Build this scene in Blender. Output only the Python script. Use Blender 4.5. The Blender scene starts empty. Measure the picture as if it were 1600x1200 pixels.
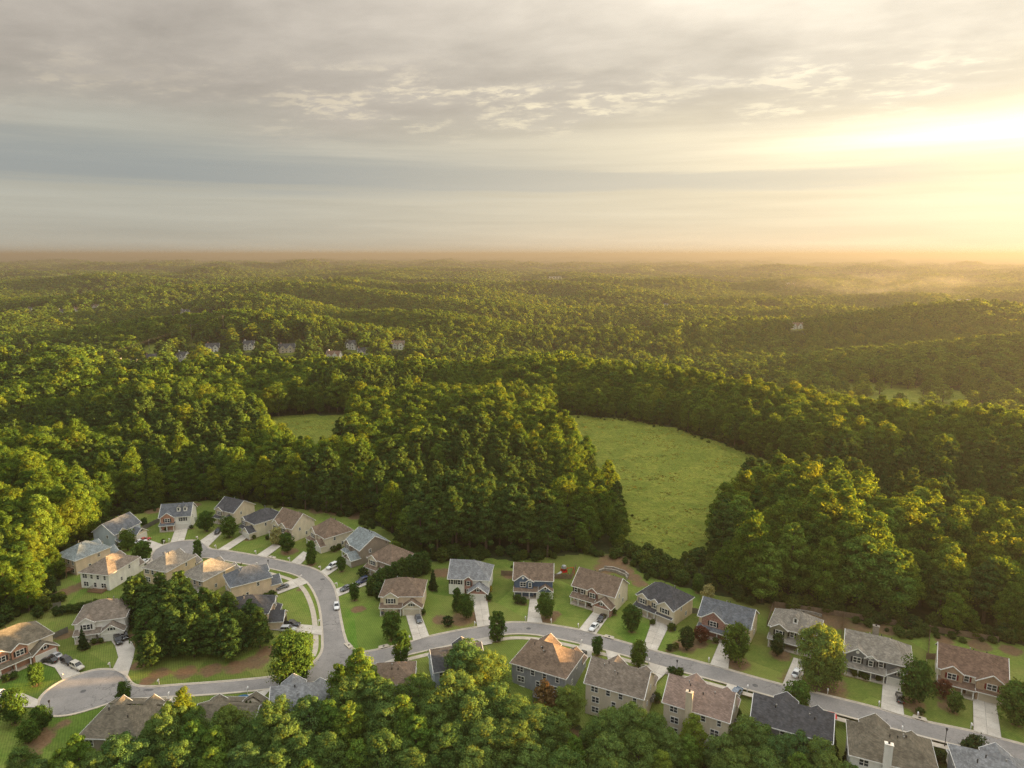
import bpy, bmesh, math, random
import numpy as np
from mathutils import Vector, Matrix, noise
from mathutils.geometry import tessellate_polygon

random.seed(7)
RNG = np.random.default_rng(11)
scene = bpy.context.scene
COL = scene.collection
R = math.radians

# ------------------------------------------------------------------ camera
CAM_H = 110.0
FPX = 1066.67                      # focal length in pixels of a 1600 px wide frame (24 mm lens)
PITCH = math.atan((600 - 398.0) / FPX)
cam_data = bpy.data.cameras.new('camera')
cam_data.sensor_width = 36.0
cam_data.lens = FPX / 1600 * 36.0
cam_data.clip_start = 1.0
cam_data.clip_end = 80000.0
cam = bpy.data.objects.new('camera', cam_data)
COL.objects.link(cam)
cam.location = (0, 0, CAM_H)
cam.rotation_euler = (math.pi / 2 - PITCH, 0, 0)
scene.camera = cam

# ------------------------------------------------------------------ sun, sky, exposure
SUN_AZ, SUN_EL = R(82.0), R(5.7)
GLOW_AZ = R(62.0)                  # bright opening in the cloud, a little left of the veiled sun
sun_data = bpy.data.lights.new('sun', 'SUN')
sun_data.energy = 5.0
sun_data.angle = R(1.5)
sun_data.color = (1.0, 0.60, 0.23)
sun = bpy.data.objects.new('sun', sun_data)
COL.objects.link(sun)
SUN_DIR = Vector((math.sin(SUN_AZ) * math.cos(SUN_EL), math.cos(SUN_AZ) * math.cos(SUN_EL), math.sin(SUN_EL)))
sun.rotation_euler = SUN_DIR.to_track_quat('Z', 'Y').to_euler()
sun.location = (0, 0, 400)

scene.view_settings.view_transform = 'Standard'
scene.view_settings.look = 'None'
scene.view_settings.gamma = 1.0
scene.view_settings.use_curve_mapping = False
scene.view_settings.exposure = 2.87

scene.render.engine = 'CYCLES'
cy = scene.cycles
cy.use_denoising = True
try:
    cy.denoiser = 'OPENIMAGEDENOISE'
    cy.denoising_prefilter = 'NONE'
    cy.denoising_input_passes = 'RGB_ALBEDO_NORMAL'
except Exception:
    pass
cy.use_adaptive_sampling = True
cy.adaptive_threshold = 0.015
cy.max_bounces = 4
cy.diffuse_bounces = 2
cy.glossy_bounces = 2
cy.transmission_bounces = 3
cy.transparent_max_bounces = 4
cy.volume_bounces = 0
cy.sample_clamp_indirect = 4.0
cy.caustics_reflective = False
cy.caustics_refractive = False


class NT:
    """tiny helper for writing node maths"""
    def __init__(self, tree):
        self.t = tree
        tree.nodes.clear()

    def n(self, kind, **kw):
        nd = self.t.nodes.new(kind)
        for k, v in kw.items():
            setattr(nd, k, v)
        return nd

    def put(self, sock, v):
        if hasattr(v, 'is_linked') or hasattr(v, 'links'):
            self.t.links.new(v, sock)
        else:
            if isinstance(v, (tuple, list)) and len(v) == 3 and hasattr(sock, 'default_value') and sock.type == 'RGBA':
                v = (*v, 1.0)
            sock.default_value = v

    def m(self, op, a, b=0.0, c=None, clamp=False):
        nd = self.n('ShaderNodeMath', operation=op)
        nd.use_clamp = clamp
        self.put(nd.inputs[0], a)
        self.put(nd.inputs[1], b)
        if c is not None:
            self.put(nd.inputs[2], c)
        return nd.outputs[0]

    def vm(self, op, a, b=(0, 0, 0), scale=None):
        nd = self.n('ShaderNodeVectorMath', operation=op)
        self.put(nd.inputs[0], a)
        self.put(nd.inputs[1], b)
        if scale is not None:
            self.put(nd.inputs[3], scale)
        return nd.outputs['Value'] if op in ('DOT_PRODUCT', 'LENGTH', 'DISTANCE') else nd.outputs[0]

    def mix(self, f, a, b, mode='MIX'):
        nd = self.n('ShaderNodeMix', data_type='RGBA', blend_type=mode)
        nd.clamp_result = False
        self.put(nd.inputs[0], f)
        self.put(nd.inputs[6], a)
        self.put(nd.inputs[7], b)
        return nd.outputs[2]

    def noise(self, vec, scale, detail=4.0, rough=0.5, dist=0.0):
        nd = self.n('ShaderNodeTexNoise')
        if vec is not None:
            self.put(nd.inputs['Vector'], vec)
        nd.inputs['Scale'].default_value = scale
        nd.inputs['Detail'].default_value = detail
        nd.inputs['Roughness'].default_value = rough
        nd.inputs['Distortion'].default_value = dist
        return nd.outputs['Fac']

    def ramp(self, v, lo, hi, a=0.0, b=1.0, smooth=True):
        nd = self.n('ShaderNodeMapRange')
        nd.interpolation_type = 'SMOOTHSTEP' if smooth else 'LINEAR'
        nd.clamp = True
        self.put(nd.inputs[0], v)
        for i, x in ((1, lo), (2, hi), (3, a), (4, b)):
            nd.inputs[i].default_value = x
        return nd.outputs[0]


def build_sky():
    world = bpy.data.worlds.new('World')
    scene.world = world
    world.use_nodes = True
    g = NT(world.node_tree)
    out = g.n('ShaderNodeOutputWorld')
    bg = g.n('ShaderNodeBackground')
    STR = 0.1
    SKY = 0.178
    bg.inputs['Strength'].default_value = STR
    tc = g.n('ShaderNodeTexCoord')
    d = tc.outputs['Generated']
    sep = g.n('ShaderNodeSeparateXYZ')
    g.put(sep.inputs[0], d)
    x, y, z = sep.outputs
    el = g.m('MULTIPLY', g.m('ARCSINE', g.m('MINIMUM', g.m('MAXIMUM', z, -1.0), 1.0)), 180 / math.pi)      # degrees
    # azimuth from the sun
    az = g.m('MULTIPLY', g.m('ARCTAN2', x, y), 180 / math.pi)
    daz = g.m('SUBTRACT', az, math.degrees(GLOW_AZ))
    daz = g.m('SUBTRACT', daz, g.m('MULTIPLY', g.m('GREATER_THAN', daz, 180.0), 360.0))
    daz = g.m('ADD', daz, g.m('MULTIPLY', g.m('LESS_THAN', daz, -180.0), 360.0))
    glow = (math.sin(GLOW_AZ) * math.cos(SUN_EL), math.cos(GLOW_AZ) * math.cos(SUN_EL), math.sin(SUN_EL))
    dots = g.m('MAXIMUM', g.vm('DOT_PRODUCT', d, glow), 0.0)
    wide = g.m('POWER', dots, 1.5)
    # clear sky behind the cloud
    sky = g.n('ShaderNodeTexSky')
    sky.sky_type = 'NISHITA'
    sky.sun_disc = False
    sky.sun_elevation = SUN_EL
    sky.sun_rotation = SUN_AZ
    sky.altitude = 300
    sky.air_density = 1.0
    sky.dust_density = 3.0
    sky.ozone_density = 1.0
    clear = g.vm('SCALE', sky.outputs[0], scale=STR * 0.55)
    # cloud sheet seen on a flat layer
    den = g.m('ADD', g.m('MAXIMUM', z, 0.0), 0.085)
    comb = g.n('ShaderNodeCombineXYZ')
    g.put(comb.inputs[0], g.m('DIVIDE', x, den))
    g.put(comb.inputs[1], g.m('DIVIDE', y, den))
    p = comb.outputs[0]
    p_r = g.n('ShaderNodeVectorRotate')
    p_r.rotation_type = 'Z_AXIS'
    g.put(p_r.inputs['Vector'], p)
    p_r.inputs['Angle'].default_value = R(20)
    pr = g.vm('MULTIPLY', p_r.outputs[0], (0.75, 1.0, 1.0))
    big = g.noise(pr, 0.8, 7, 0.5, 0.15)
    mid = g.noise(pr, 2.9, 10, 0.60, 0.15)
    fine = g.noise(pr, 13.0, 6, 0.6, 0.3)
    # long flat bands low over the horizon
    comb2 = g.n('ShaderNodeCombineXYZ')
    g.put(comb2.inputs[0], g.m('MULTIPLY', az, 0.016))
    g.put(comb2.inputs[1], g.m('MULTIPLY', el, 0.34))
    bands = g.noise(comb2.outputs[0], 2.6, 7, 0.55, 0.25)
    # ---- sheet colour
    # the sheet is warm low down and neutral overhead
    grey = g.mix(g.ramp(z, 0.30, 0.75), (0.375, 0.338, 0.292), (0.315, 0.335, 0.345))
    lit = (0.86, 0.73, 0.54)
    base = g.mix(g.m('POWER', dots, 2.1), grey, (0.84, 0.75, 0.60))
    tone = g.m('ADD', g.m('MULTIPLY', g.m('SUBTRACT', big, 0.5), 1.0), g.m('MULTIPLY', g.m('SUBTRACT', mid, 0.5), 0.62))
    tone = g.m('ADD', 1.0, tone)
    sheet = g.vm('SCALE', base, scale=g.m('MAXIMUM', tone, 0.35))
    # rippled bright breaks in the sheet about 9 to 15 degrees up
    win = g.m('MULTIPLY', g.ramp(el, 7.5, 10.5), g.ramp(el, 15.5, 12.0))
    brk = g.m('MULTIPLY', g.ramp(mid, 0.46, 0.58), g.ramp(fine, 0.41, 0.57))
    brk = g.m('MULTIPLY', brk, g.ramp(big, 0.44, 0.56, 0.12, 1.0))
    brk = g.m('MULTIPLY', g.m('MULTIPLY', brk, win), g.ramp(dots, 0.15, 0.62, 0.3, 1.0))
    sheet = g.mix(brk, sheet, g.mix(wide, (0.80, 0.68, 0.47), (1.05, 0.95, 0.72)))
    # thinner pale layer under the sheet, down to the horizon
    low = g.mix(wide, (0.41, 0.405, 0.35), (0.98, 0.83, 0.58))
    low = g.vm('SCALE', low, scale=g.ramp(bands, 0.25, 0.75, 0.91, 1.09))
    edge = g.m('ADD', el, g.m('MULTIPLY', g.m('SUBTRACT', big, 0.5), 9.0))
    edge = g.m('ADD', edge, g.m('MULTIPLY', wide, -1.0))
    cov = g.ramp(edge, 6.6, 12.5)
    col = g.mix(cov, low, sheet)
    col = g.mix(0.12, col, clear)
    # slate blue stratus bar, thinning towards the sun
    e2 = g.m('ADD', el, g.m('MULTIPLY', g.m('SUBTRACT', bands, 0.5), 3.0))
    bar_hi = g.m('MULTIPLY', g.ramp(e2, 4.2, 5.6), g.ramp(e2, 9.2, 6.3))
    bar_thin = g.m('MULTIPLY', g.ramp(e2, 4.6, 5.3), g.ramp(e2, 6.9, 6.1))
    bar = g.m('MAXIMUM', g.m('MULTIPLY', bar_hi, g.ramp(daz, -80, -40, 1.0, 0.0)),
              g.m('MULTIPLY', bar_thin, g.ramp(daz, -36, -26, 0.8, 0.0)))
    bar = g.m('MAXIMUM', bar, g.m('MULTIPLY', bar_hi, g.ramp(daz, 40, 90, 0.0, 1.0)))
    col = g.mix(g.m('MULTIPLY', bar, 0.85), col, g.mix(wide, (0.250, 0.272, 0.270), (0.70, 0.63, 0.50)))
    # glow of the veiled sun: a bright gap in the cloud and a warm wash under it
    def blob(a0, wa, e0, we):
        a = g.m('DIVIDE', g.m('SUBTRACT', daz, a0), wa)
        b = g.m('DIVIDE', g.m('SUBTRACT', el, e0), we)
        return g.m('POWER', math.e, g.m('MULTIPLY', g.m('ADD', g.m('MULTIPLY', a, a), g.m('MULTIPLY', b, b)), -1.0))
    hot = g.m('MULTIPLY', blob(-14.0, 21.0, 8.1, 1.15), g.ramp(bands, 0.2, 0.6, 0.75, 1.15))
    wash = blob(-6.0, 30.0, 4.5, 6.5)
    col = g.vm('ADD', col, g.vm('SCALE', (1.0, 0.88, 0.62), scale=hot))
    col = g.vm('ADD', col, g.vm('SCALE', (0.20, 0.165, 0.07), scale=wash))
    # pink-gold line at the horizon
    hz = g.m('MULTIPLY', g.ramp(el, 3.2, 0.0), g.ramp(dots, 0.2, 0.7, 0.0, 1.0))
    col = g.vm('ADD', col, g.vm('SCALE', (0.07, 0.025, 0.0), scale=hz))
    # an overcast sky is about three times brighter overhead than at the horizon
    law = g.ramp(z, 0.20, 0.90, 1.0, 3.7, smooth=False)
    col = g.vm('SCALE', col, scale=law)
    # below the horizon
    col = g.mix(g.ramp(el, -0.3, -3.0), col, (0.10, 0.10, 0.07))
    col = g.vm('SCALE', col, scale=SKY / STR)
    g.put(bg.inputs['Color'], col)
    g.t.links.new(bg.outputs[0], out.inputs['Surface'])
    world.cycles.sampling_method = 'MANUAL'
    world.cycles.sample_map_resolution = 512


build_sky()


# ------------------------------------------------------------------ places
def ray(px, py):
    """direction of the sight line through a point of the 1600 x 1200 frame"""
    u, v = (px - 800) / FPX, -(py - 600) / FPX
    c, s = math.cos(PITCH), math.sin(PITCH)
    return Vector((u, c + v * s, -s + v * c))


def G(px, py, z=0.0):
    """point at height z on the sight line: how the site plan was surveyed from the photograph"""
    d = ray(px, py)
    if d.z > -0.004:
        d.z = -0.004
    t = (CAM_H - z) / -d.z
    return Vector((d.x * t, d.y * t, z))


def smooth(a, b, x):
    t = np.clip((np.asarray(x, float) - a) / (b - a), 0, 1)
    return t * t * (3 - 2 * t)


RIDGE_X = np.array([-2000, -700, -420, -200, 40, 150, 247, 400, 700, 2000.])
RIDGE_Y = np.array([780, 620, 560, 520, 505, 420, 335, 230, 80, -300.])
SOUTH_X = np.array([-400, -60, -20, 20, 60, 110, 160, 260.])
SOUTH_Y = np.array([150, 150, 158, 168, 162, 146, 126, 90.])   # back line of the southern row of houses

_hills = [(random.uniform(0, 6.28), random.uniform(0, 6.28), random.uniform(0, 6.28)) for _ in range(12)]


def terr(x, y):
    """height of the ground"""
    x = np.asarray(x, float)
    y = np.asarray(y, float)
    r = np.hypot(x, y)
    t = y - np.interp(x, RIDGE_X, RIDGE_Y)
    w = smooth(330, 520, r)
    w = smooth(290, 430, r)
    z = w * np.interp(x, [-60, 60, 400], [4.0, 6.0, 5.0]) * np.exp(-((t - 38) / np.where(t < 38, 36.0, 70.0)) ** 2)
    drop = np.interp(x, [-600, -100, 100, 260, 700], [18, 23, 33, 38, 40])
    z = z - drop * smooth(45, 150, t) * smooth(250, 420, r)
    roll = np.zeros_like(r)
    for i, (a, b, c) in enumerate(_hills[:6]):
        L = [410, 560, 760, 1050, 1500, 2100][i]
        A = [8.0, 10.0, 10.0, 10.0, 9.0, 10.0][i]
        roll = roll + A * np.sin(x / L * 6.283 * math.cos(a) + y / L * 6.283 * math.sin(a) + b) * np.sin(
            x / (L * 1.7) * 6.283 * math.sin(c) + y / (L * 1.7) * 6.283 * math.cos(c) + a)
    z = z + roll * smooth(620, 1500, r) * (0.7 + 0.5 * smooth(2000, 6000, r))
    # ridges lying across the view, one behind the other
    k = smooth(760, 1150, r)
    ph = y + 110 * np.sin(x / 310.0 + 0.6) + 70 * np.sin(x / 143.0 + y / 700.0)
    z = z + k * 17 * np.sin(ph / 390.0 * 6.283 + 1.0) * (0.6 + 0.4 * np.sin(x / 520.0 + y / 900.0))
    z = z + smooth(1500, 2600, r) * 16 * np.sin((y * 0.96 - x * 0.28 + 160 * np.sin(x / 640.0)) / 880.0 * 6.283 + 2.2)
    z = z + smooth(3200, 5200, r) * 20 * np.sin((y + 0.3 * x + 300 * np.sin(x / 1500.0)) / 1900.0 * 6.283)
    # broad wooded hill left of the middle, long ridge at the far right
    z = z + 26 * np.exp(-(((x + 420) / 520.0) ** 2 + ((y - 1650) / 330.0) ** 2))
    z = z + 34 * np.exp(-(((x - 1500) / 620.0) ** 2 + ((y - 2650) / 330.0) ** 2))
    z = z + 20 * np.exp(-(((x + 1200) / 500.0) ** 2 + ((y - 2300) / 330.0) ** 2))
    z = z + 16 * np.exp(-(((x - 250) / 420.0) ** 2 + ((y - 2300) / 280.0) ** 2))
    # long wooded rise to the east, added to keep low sun off the valley
    e1, e2 = (x - 930) * 0.5 - (y - 830) * 0.866, (x - 930) * 0.866 + (y - 830) * 0.5
    z = z + 50 * np.exp(-(e2 / 230.0) ** 2) * np.exp(-(np.abs(e1) / 620.0) ** 3)
    # the far street of houses stands on a low spur
    z = z + 25 * np.exp(-(((x + 330) / 190.0) ** 2 + ((y - 960) / 90.0) ** 2)) * smooth(640, 800, r)
    # low far hills on the skyline
    z = z + 108 * np.exp(-(((x - 6400) / 900.0) ** 2 + ((y - 17000) / 700.0) ** 2))
    z = z + 84 * np.exp(-(((x - 1500) / 2600.0) ** 2 + ((y - 19000) / 700.0) ** 2))
    z = z + 72 * np.exp(-(((x + 9500) / 3200.0) ** 2 + ((y - 18500) / 700.0) ** 2))
    z = np.where(r > 4500, np.minimum(z, 108 + 0.06 * np.maximum(z - 108, 0)), z)
    # ground falls away behind the southern houses
    s = np.interp(x, SOUTH_X, SOUTH_Y) - y
    z = z - 7.0 * smooth(-2, 34, s) * smooth(-120, -60, x)
    return z


def gaps(x, y):
    """openings in the far woods: fields, yards and cut ground"""
    v = noise.noise(Vector((x * 0.0066, y * 0.0044, 8.3))) + 0.5 * noise.noise(Vector((x * 0.014, y * 0.010, 2.9)))
    return v > 0.52


def T(x, y):
    return float(terr(x, y))


def GT(px, py, up=0.0):
    """point on the rolling ground (plus a height) seen at a place in the frame"""
    z = 0.0
    for _ in range(12):
        p = G(px, py, z + up)
        z = 0.5 * z + 0.5 * T(p.x, p.y)
    p = G(px, py, z + up)
    return Vector((p.x, p.y, T(p.x, p.y)))


def poly_px(pts, z=0.0):
    return np.array([G(a, b, z)[:2] for a, b in pts])


def inside(poly, x, y):
    x = np.asarray(x, float)
    y = np.asarray(y, float)
    r = np.zeros(x.shape, bool)
    n = len(poly)
    for i in range(n):
        x1, y1 = poly[i]
        x2, y2 = poly[(i + 1) % n]
        c = (y1 > y) != (y2 > y)
        if y1 == y2:
            continue
        r ^= c & (x < (x2 - x1) * (y - y1) / (y2 - y1) + x1)
    return r


def seg_dist(pts, x, y):
    x = np.asarray(x, float)
    y = np.asarray(y, float)
    best = np.full(x.shape, 1e9)
    for (x1, y1), (x2, y2) in zip(pts[:-1], pts[1:]):
        dx, dy = x2 - x1, y2 - y1
        t = np.clip(((x - x1) * dx + (y - y1) * dy) / (dx * dx + dy * dy + 1e-9), 0, 1)
        best = np.minimum(best, np.hypot(x - x1 - t * dx, y - y1 - t * dy))
    return best


# ------------------------------------------------------------------ objects and meshes
def tag(o, label=None, cat=None, group=None, kind=None):
    if label:
        o['label'] = label
    if cat:
        o['category'] = cat
    if group:
        o['group'] = group
    if kind:
        o['kind'] = kind
    return o


def link(o, parent=None):
    COL.objects.link(o)
    if parent is not None:
        o.parent = parent
    return o


def empty(name, loc, rz=0.0, label=None, cat=None, group=None):
    o = bpy.data.objects.new(name, None)
    o.empty_display_size = 0.5
    o.location = loc
    o.rotation_euler = (0, 0, rz)
    COL.objects.link(o)
    return tag(o, label, cat, group)


def obj(name, mesh, parent=None, loc=None, rz=None):
    o = bpy.data.objects.new(name, mesh)
    if loc is not None:
        o.location = loc
    if rz is not None:
        o.rotation_euler = (0, 0, rz)
    return link(o, parent)


def copy_tree(o, parent=None):
    c = o.copy()
    COL.objects.link(c)
    c.parent = parent
    for ch in list(o.children):
        copy_tree(ch, c)
    return c


class MB:
    """collects shapes into one mesh"""
    def __init__(self):
        self.v = []
        self.f = []

    def add(self, vs, fs):
        o = len(self.v)
        self.v.extend([tuple(p) for p in vs])
        self.f.extend([tuple(i + o for i in q) for q in fs])
        return self

    def box(self, x0, x1, y0, y1, z0, z1):
        return self.add([(x0, y0, z0), (x1, y0, z0), (x1, y1, z0), (x0, y1, z0), (x0, y0, z1), (x1, y0, z1), (x1, y1, z1), (x0, y1, z1)],
                        [(0, 3, 2, 1), (4, 5, 6, 7), (0, 1, 5, 4), (1, 2, 6, 5), (2, 3, 7, 6), (3, 0, 4, 7)])

    def slab(self, top, t):
        """solid plate under a polygon given counter-clockwise from above"""
        n = len(top)
        vs = [Vector(p) for p in top] + [Vector(p) - Vector((0, 0, t)) for p in top]
        fs = [tuple(range(n)), tuple(range(2 * n - 1, n - 1, -1))]
        for i in range(n):
            j = (i + 1) % n
            fs.append((i, i + n, j + n, j))
        return self.add(vs, fs)

    def bar(self, p, q, w, h):
        p, q = Vector(p), Vector(q)
        d = (q - p).normalized()
        s = d.cross(Vector((0, 0, 1)))
        if s.length < 1e-3:
            s = Vector((1, 0, 0))
        s.normalize()
        u = s.cross(d).normalized()
        vs = []
        for b in (p, q):
            for i, j in ((-1, -1), (1, -1), (1, 1), (-1, 1)):
                vs.append(b + s * (i * w / 2) + u * (j * h / 2))
        return self.add(vs, [(0, 1, 2, 3), (7, 6, 5, 4), (0, 4, 5, 1), (1, 5, 6, 2), (2, 6, 7, 3), (3, 7, 4, 0)])

    def tube(self, pts, radii, n=8, cap=True):
        rings = []
        for i, p in enumerate(pts):
            p = Vector(p)
            a = Vector(pts[max(i - 1, 0)])
            b = Vector(pts[min(i + 1, len(pts) - 1)])
            d = (b - a).normalized()
            s = d.cross(Vector((0, 1, 0.02)))
            if s.length < 1e-3:
                s = Vector((1, 0, 0))
            s.normalize()
            u = s.cross(d)
            rings.append([p + (s * math.cos(k / n * 6.2832) + u * math.sin(k / n * 6.2832)) * radii[i] for k in range(n)])
        vs = [q for r_ in rings for q in r_]
        fs = []
        for i in range(len(pts) - 1):
            for k in range(n):
                fs.append((i * n + k, i * n + (k + 1) % n, (i + 1) * n + (k + 1) % n, (i + 1) * n + k))
        if cap:
            fs.append(tuple(range(n - 1, -1, -1)))
            fs.append(tuple((len(pts) - 1) * n + k for k in range(n)))
        return self.add(vs, fs)

    def mesh(self, name, mat, smooth_shade=False):
        m = bpy.data.meshes.new(name)
        m.from_pydata(self.v, [], self.f)
        if mat is not None:
            m.materials.append(mat)
        if smooth_shade:
            for p in m.polygons:
                p.use_smooth = True
        m.update()
        return m

    def build(self, name, mat, parent=None, loc=None, rz=None, smooth_shade=False):
        return obj(name, self.mesh(name, mat, smooth_shade), parent, loc, rz)


# ------------------------------------------------------------------ materials
MATS = {}


def surf(name, c1, c2=None, scale=0.6, rough=0.85, bump=0.0, bscale=8.0, spec=0.2, metal=0.0, obj_coords=True, rnd=0.0):
    """two-tone weathered surface"""
    m = bpy.data.materials.new(name)
    m.use_nodes = True
    g = NT(m.node_tree)
    out = g.n('ShaderNodeOutputMaterial')
    b = g.n('ShaderNodeBsdfPrincipled')
    tc = g.n('ShaderNodeTexCoord')
    co = tc.outputs['Object']
    if c2 is None:
        c2 = tuple(x * 0.8 for x in c1)
    f = g.ramp(g.noise(co, scale, 6, 0.65), 0.32, 0.68)
    col = g.mix(f, c1, c2)
    fine = g.noise(co, scale * 14, 3, 0.7)
    col = g.vm('SCALE', col, scale=g.ramp(fine, 0.2, 0.8, 0.86, 1.14))
    if rnd:
        oi = g.n('ShaderNodeObjectInfo')
        col = g.vm('SCALE', col, scale=g.ramp(oi.outputs['Random'], 0, 1, 1 - rnd, 1 + rnd, False))
    g.put(b.inputs['Base Color'], col)
    b.inputs['Roughness'].default_value = rough
    b.inputs['Specular IOR Level'].default_value = spec
    b.inputs['Metallic'].default_value = metal
    if bump:
        bp = g.n('ShaderNodeBump')
        bp.inputs['Strength'].default_value = bump
        bp.inputs['Distance'].default_value = 0.05
        g.put(bp.inputs['Height'], g.noise(co, bscale, 4, 0.6))
        g.put(b.inputs['Normal'], bp.outputs[0])
    g.t.links.new(b.outputs[0], out.inputs['Surface'])
    MATS[name] = m
    return m


def siding(name, c):
    """painted lap siding: fine horizontal laps in the relief, faint weathering in the colour"""
    m = bpy.data.materials.new(name)
    m.use_nodes = True
    g = NT(m.node_tree)
    out = g.n('ShaderNodeOutputMaterial')
    b = g.n('ShaderNodeBsdfPrincipled')
    tc = g.n('ShaderNodeTexCoord')
    co = tc.outputs['Object']
    sep = g.n('ShaderNodeSeparateXYZ')
    g.put(sep.inputs[0], co)
    lap = g.m('FRACT', g.m('MULTIPLY', sep.outputs[2], 5.0))
    w = g.noise(g.vm('MULTIPLY', co, (0.5, 0.5, 0.18)), 1.4, 6, 0.65)
    col = g.vm('SCALE', c, scale=g.ramp(w, 0.25, 0.75, 0.86, 1.10))
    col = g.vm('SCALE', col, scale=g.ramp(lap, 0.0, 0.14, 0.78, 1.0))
    g.put(b.inputs['Base Color'], col)
    b.inputs['Roughness'].default_value = 0.7
    b.inputs['Specular IOR Level'].default_value = 0.25
    bp = g.n('ShaderNodeBump')
    bp.inputs['Strength'].default_value = 0.6
    bp.inputs['Distance'].default_value = 0.02
    g.put(bp.inputs['Height'], lap)
    g.put(b.inputs['Normal'], bp.outputs[0])
    g.t.links.new(b.outputs[0], out.inputs['Surface'])
    MATS[name] = m
    return m


def shingle(name, c, streak=0.5):
    """asphalt shingles: small tabs of mixed tone, streaks running down the slope"""
    m = bpy.data.materials.new(name)
    m.use_nodes = True
    g = NT(m.node_tree)
    out = g.n('ShaderNodeOutputMaterial')
    b = g.n('ShaderNodeBsdfPrincipled')
    tc = g.n('ShaderNodeTexCoord')
    co = tc.outputs['Object']
    geo = g.n('ShaderNodeNewGeometry')
    br = g.n('ShaderNodeTexBrick')
    sep = g.n('ShaderNodeSeparateXYZ')
    g.put(sep.inputs[0], co)
    cb = g.n('ShaderNodeCombineXYZ')
    g.put(cb.inputs[0], g.m('ADD', sep.outputs[0], sep.outputs[1]))
    g.put(cb.inputs[1], g.m('MULTIPLY', sep.outputs[2], 1.8))
    g.put(br.inputs['Vector'], cb.outputs[0])
    br.inputs['Scale'].default_value = 1.0
    br.inputs['Brick Width'].default_value = 0.55
    br.inputs['Row Height'].default_value = 0.26
    br.inputs['Mortar Size'].default_value = 0.012
    br.inputs['Color1'].default_value = (0.78, 0.78, 0.78, 1)
    br.inputs['Color2'].default_value = (1.22, 1.22, 1.22, 1)
    br.inputs['Mortar'].default_value = (0.6, 0.6, 0.6, 1)
    st = g.noise(g.vm('MULTIPLY', co, (1.0, 1.0, 0.12)), 0.9, 5, 0.6)
    blot = g.noise(co, 0.35, 4, 0.6)
    col = g.mix(1.0, c, br.outputs['Color'], 'MULTIPLY')
    col = g.vm('SCALE', col, scale=g.ramp(st, 0.28, 0.72, 1 - streak * 0.4, 1 + streak * 0.35))
    col = g.vm('SCALE', col, scale=g.ramp(blot, 0.3, 0.7, 0.86, 1.14))
    g.put(b.inputs['Base Color'], col)
    b.inputs['Roughness'].default_value = 0.9
    b.inputs['Specular IOR Level'].default_value = 0.15
    bp = g.n('ShaderNodeBump')
    bp.inputs['Strength'].default_value = 0.5
    bp.inputs['Distance'].default_value = 0.03
    g.put(bp.inputs['Height'], br.outputs['Fac'])
    g.put(b.inputs['Normal'], bp.outputs[0])
    g.t.links.new(b.outputs[0], out.inputs['Surface'])
    MATS[name] = m
    return m


def brickwork(name, c1, c2):
    m = bpy.data.materials.new(name)
    m.use_nodes = True
    g = NT(m.node_tree)
    out = g.n('ShaderNodeOutputMaterial')
    b = g.n('ShaderNodeBsdfPrincipled')
    tc = g.n('ShaderNodeTexCoord')
    sep = g.n('ShaderNodeSeparateXYZ')
    g.put(sep.inputs[0], tc.outputs['Object'])
    cb = g.n('ShaderNodeCombineXYZ')
    g.put(cb.inputs[0], g.m('ADD', sep.outputs[0], sep.outputs[1]))
    g.put(cb.inputs[1], sep.outputs[2])
    br = g.n('ShaderNodeTexBrick')
    g.put(br.inputs['Vector'], cb.outputs[0])
    br.inputs['Scale'].default_value = 1.0
    br.inputs['Brick Width'].default_value = 0.3
    br.inputs['Row Height'].default_value = 0.11
    br.inputs['Mortar Size'].default_value = 0.012
    br.inputs['Color1'].default_value = (*c1, 1)
    br.inputs['Color2'].default_value = (*c2, 1)
    br.inputs['Mortar'].default_value = (0.42, 0.38, 0.33, 1)
    w = g.noise(tc.outputs['Object'], 0.7, 5, 0.6)
    col = g.vm('SCALE', br.outputs['Color'], scale=g.ramp(w, 0.25, 0.75, 0.8, 1.2))
    g.put(b.inputs['Base Color'], col)
    b.inputs['Roughness'].default_value = 0.9
    g.t.links.new(b.outputs[0], out.inputs['Surface'])
    MATS[name] = m
    return m


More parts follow.
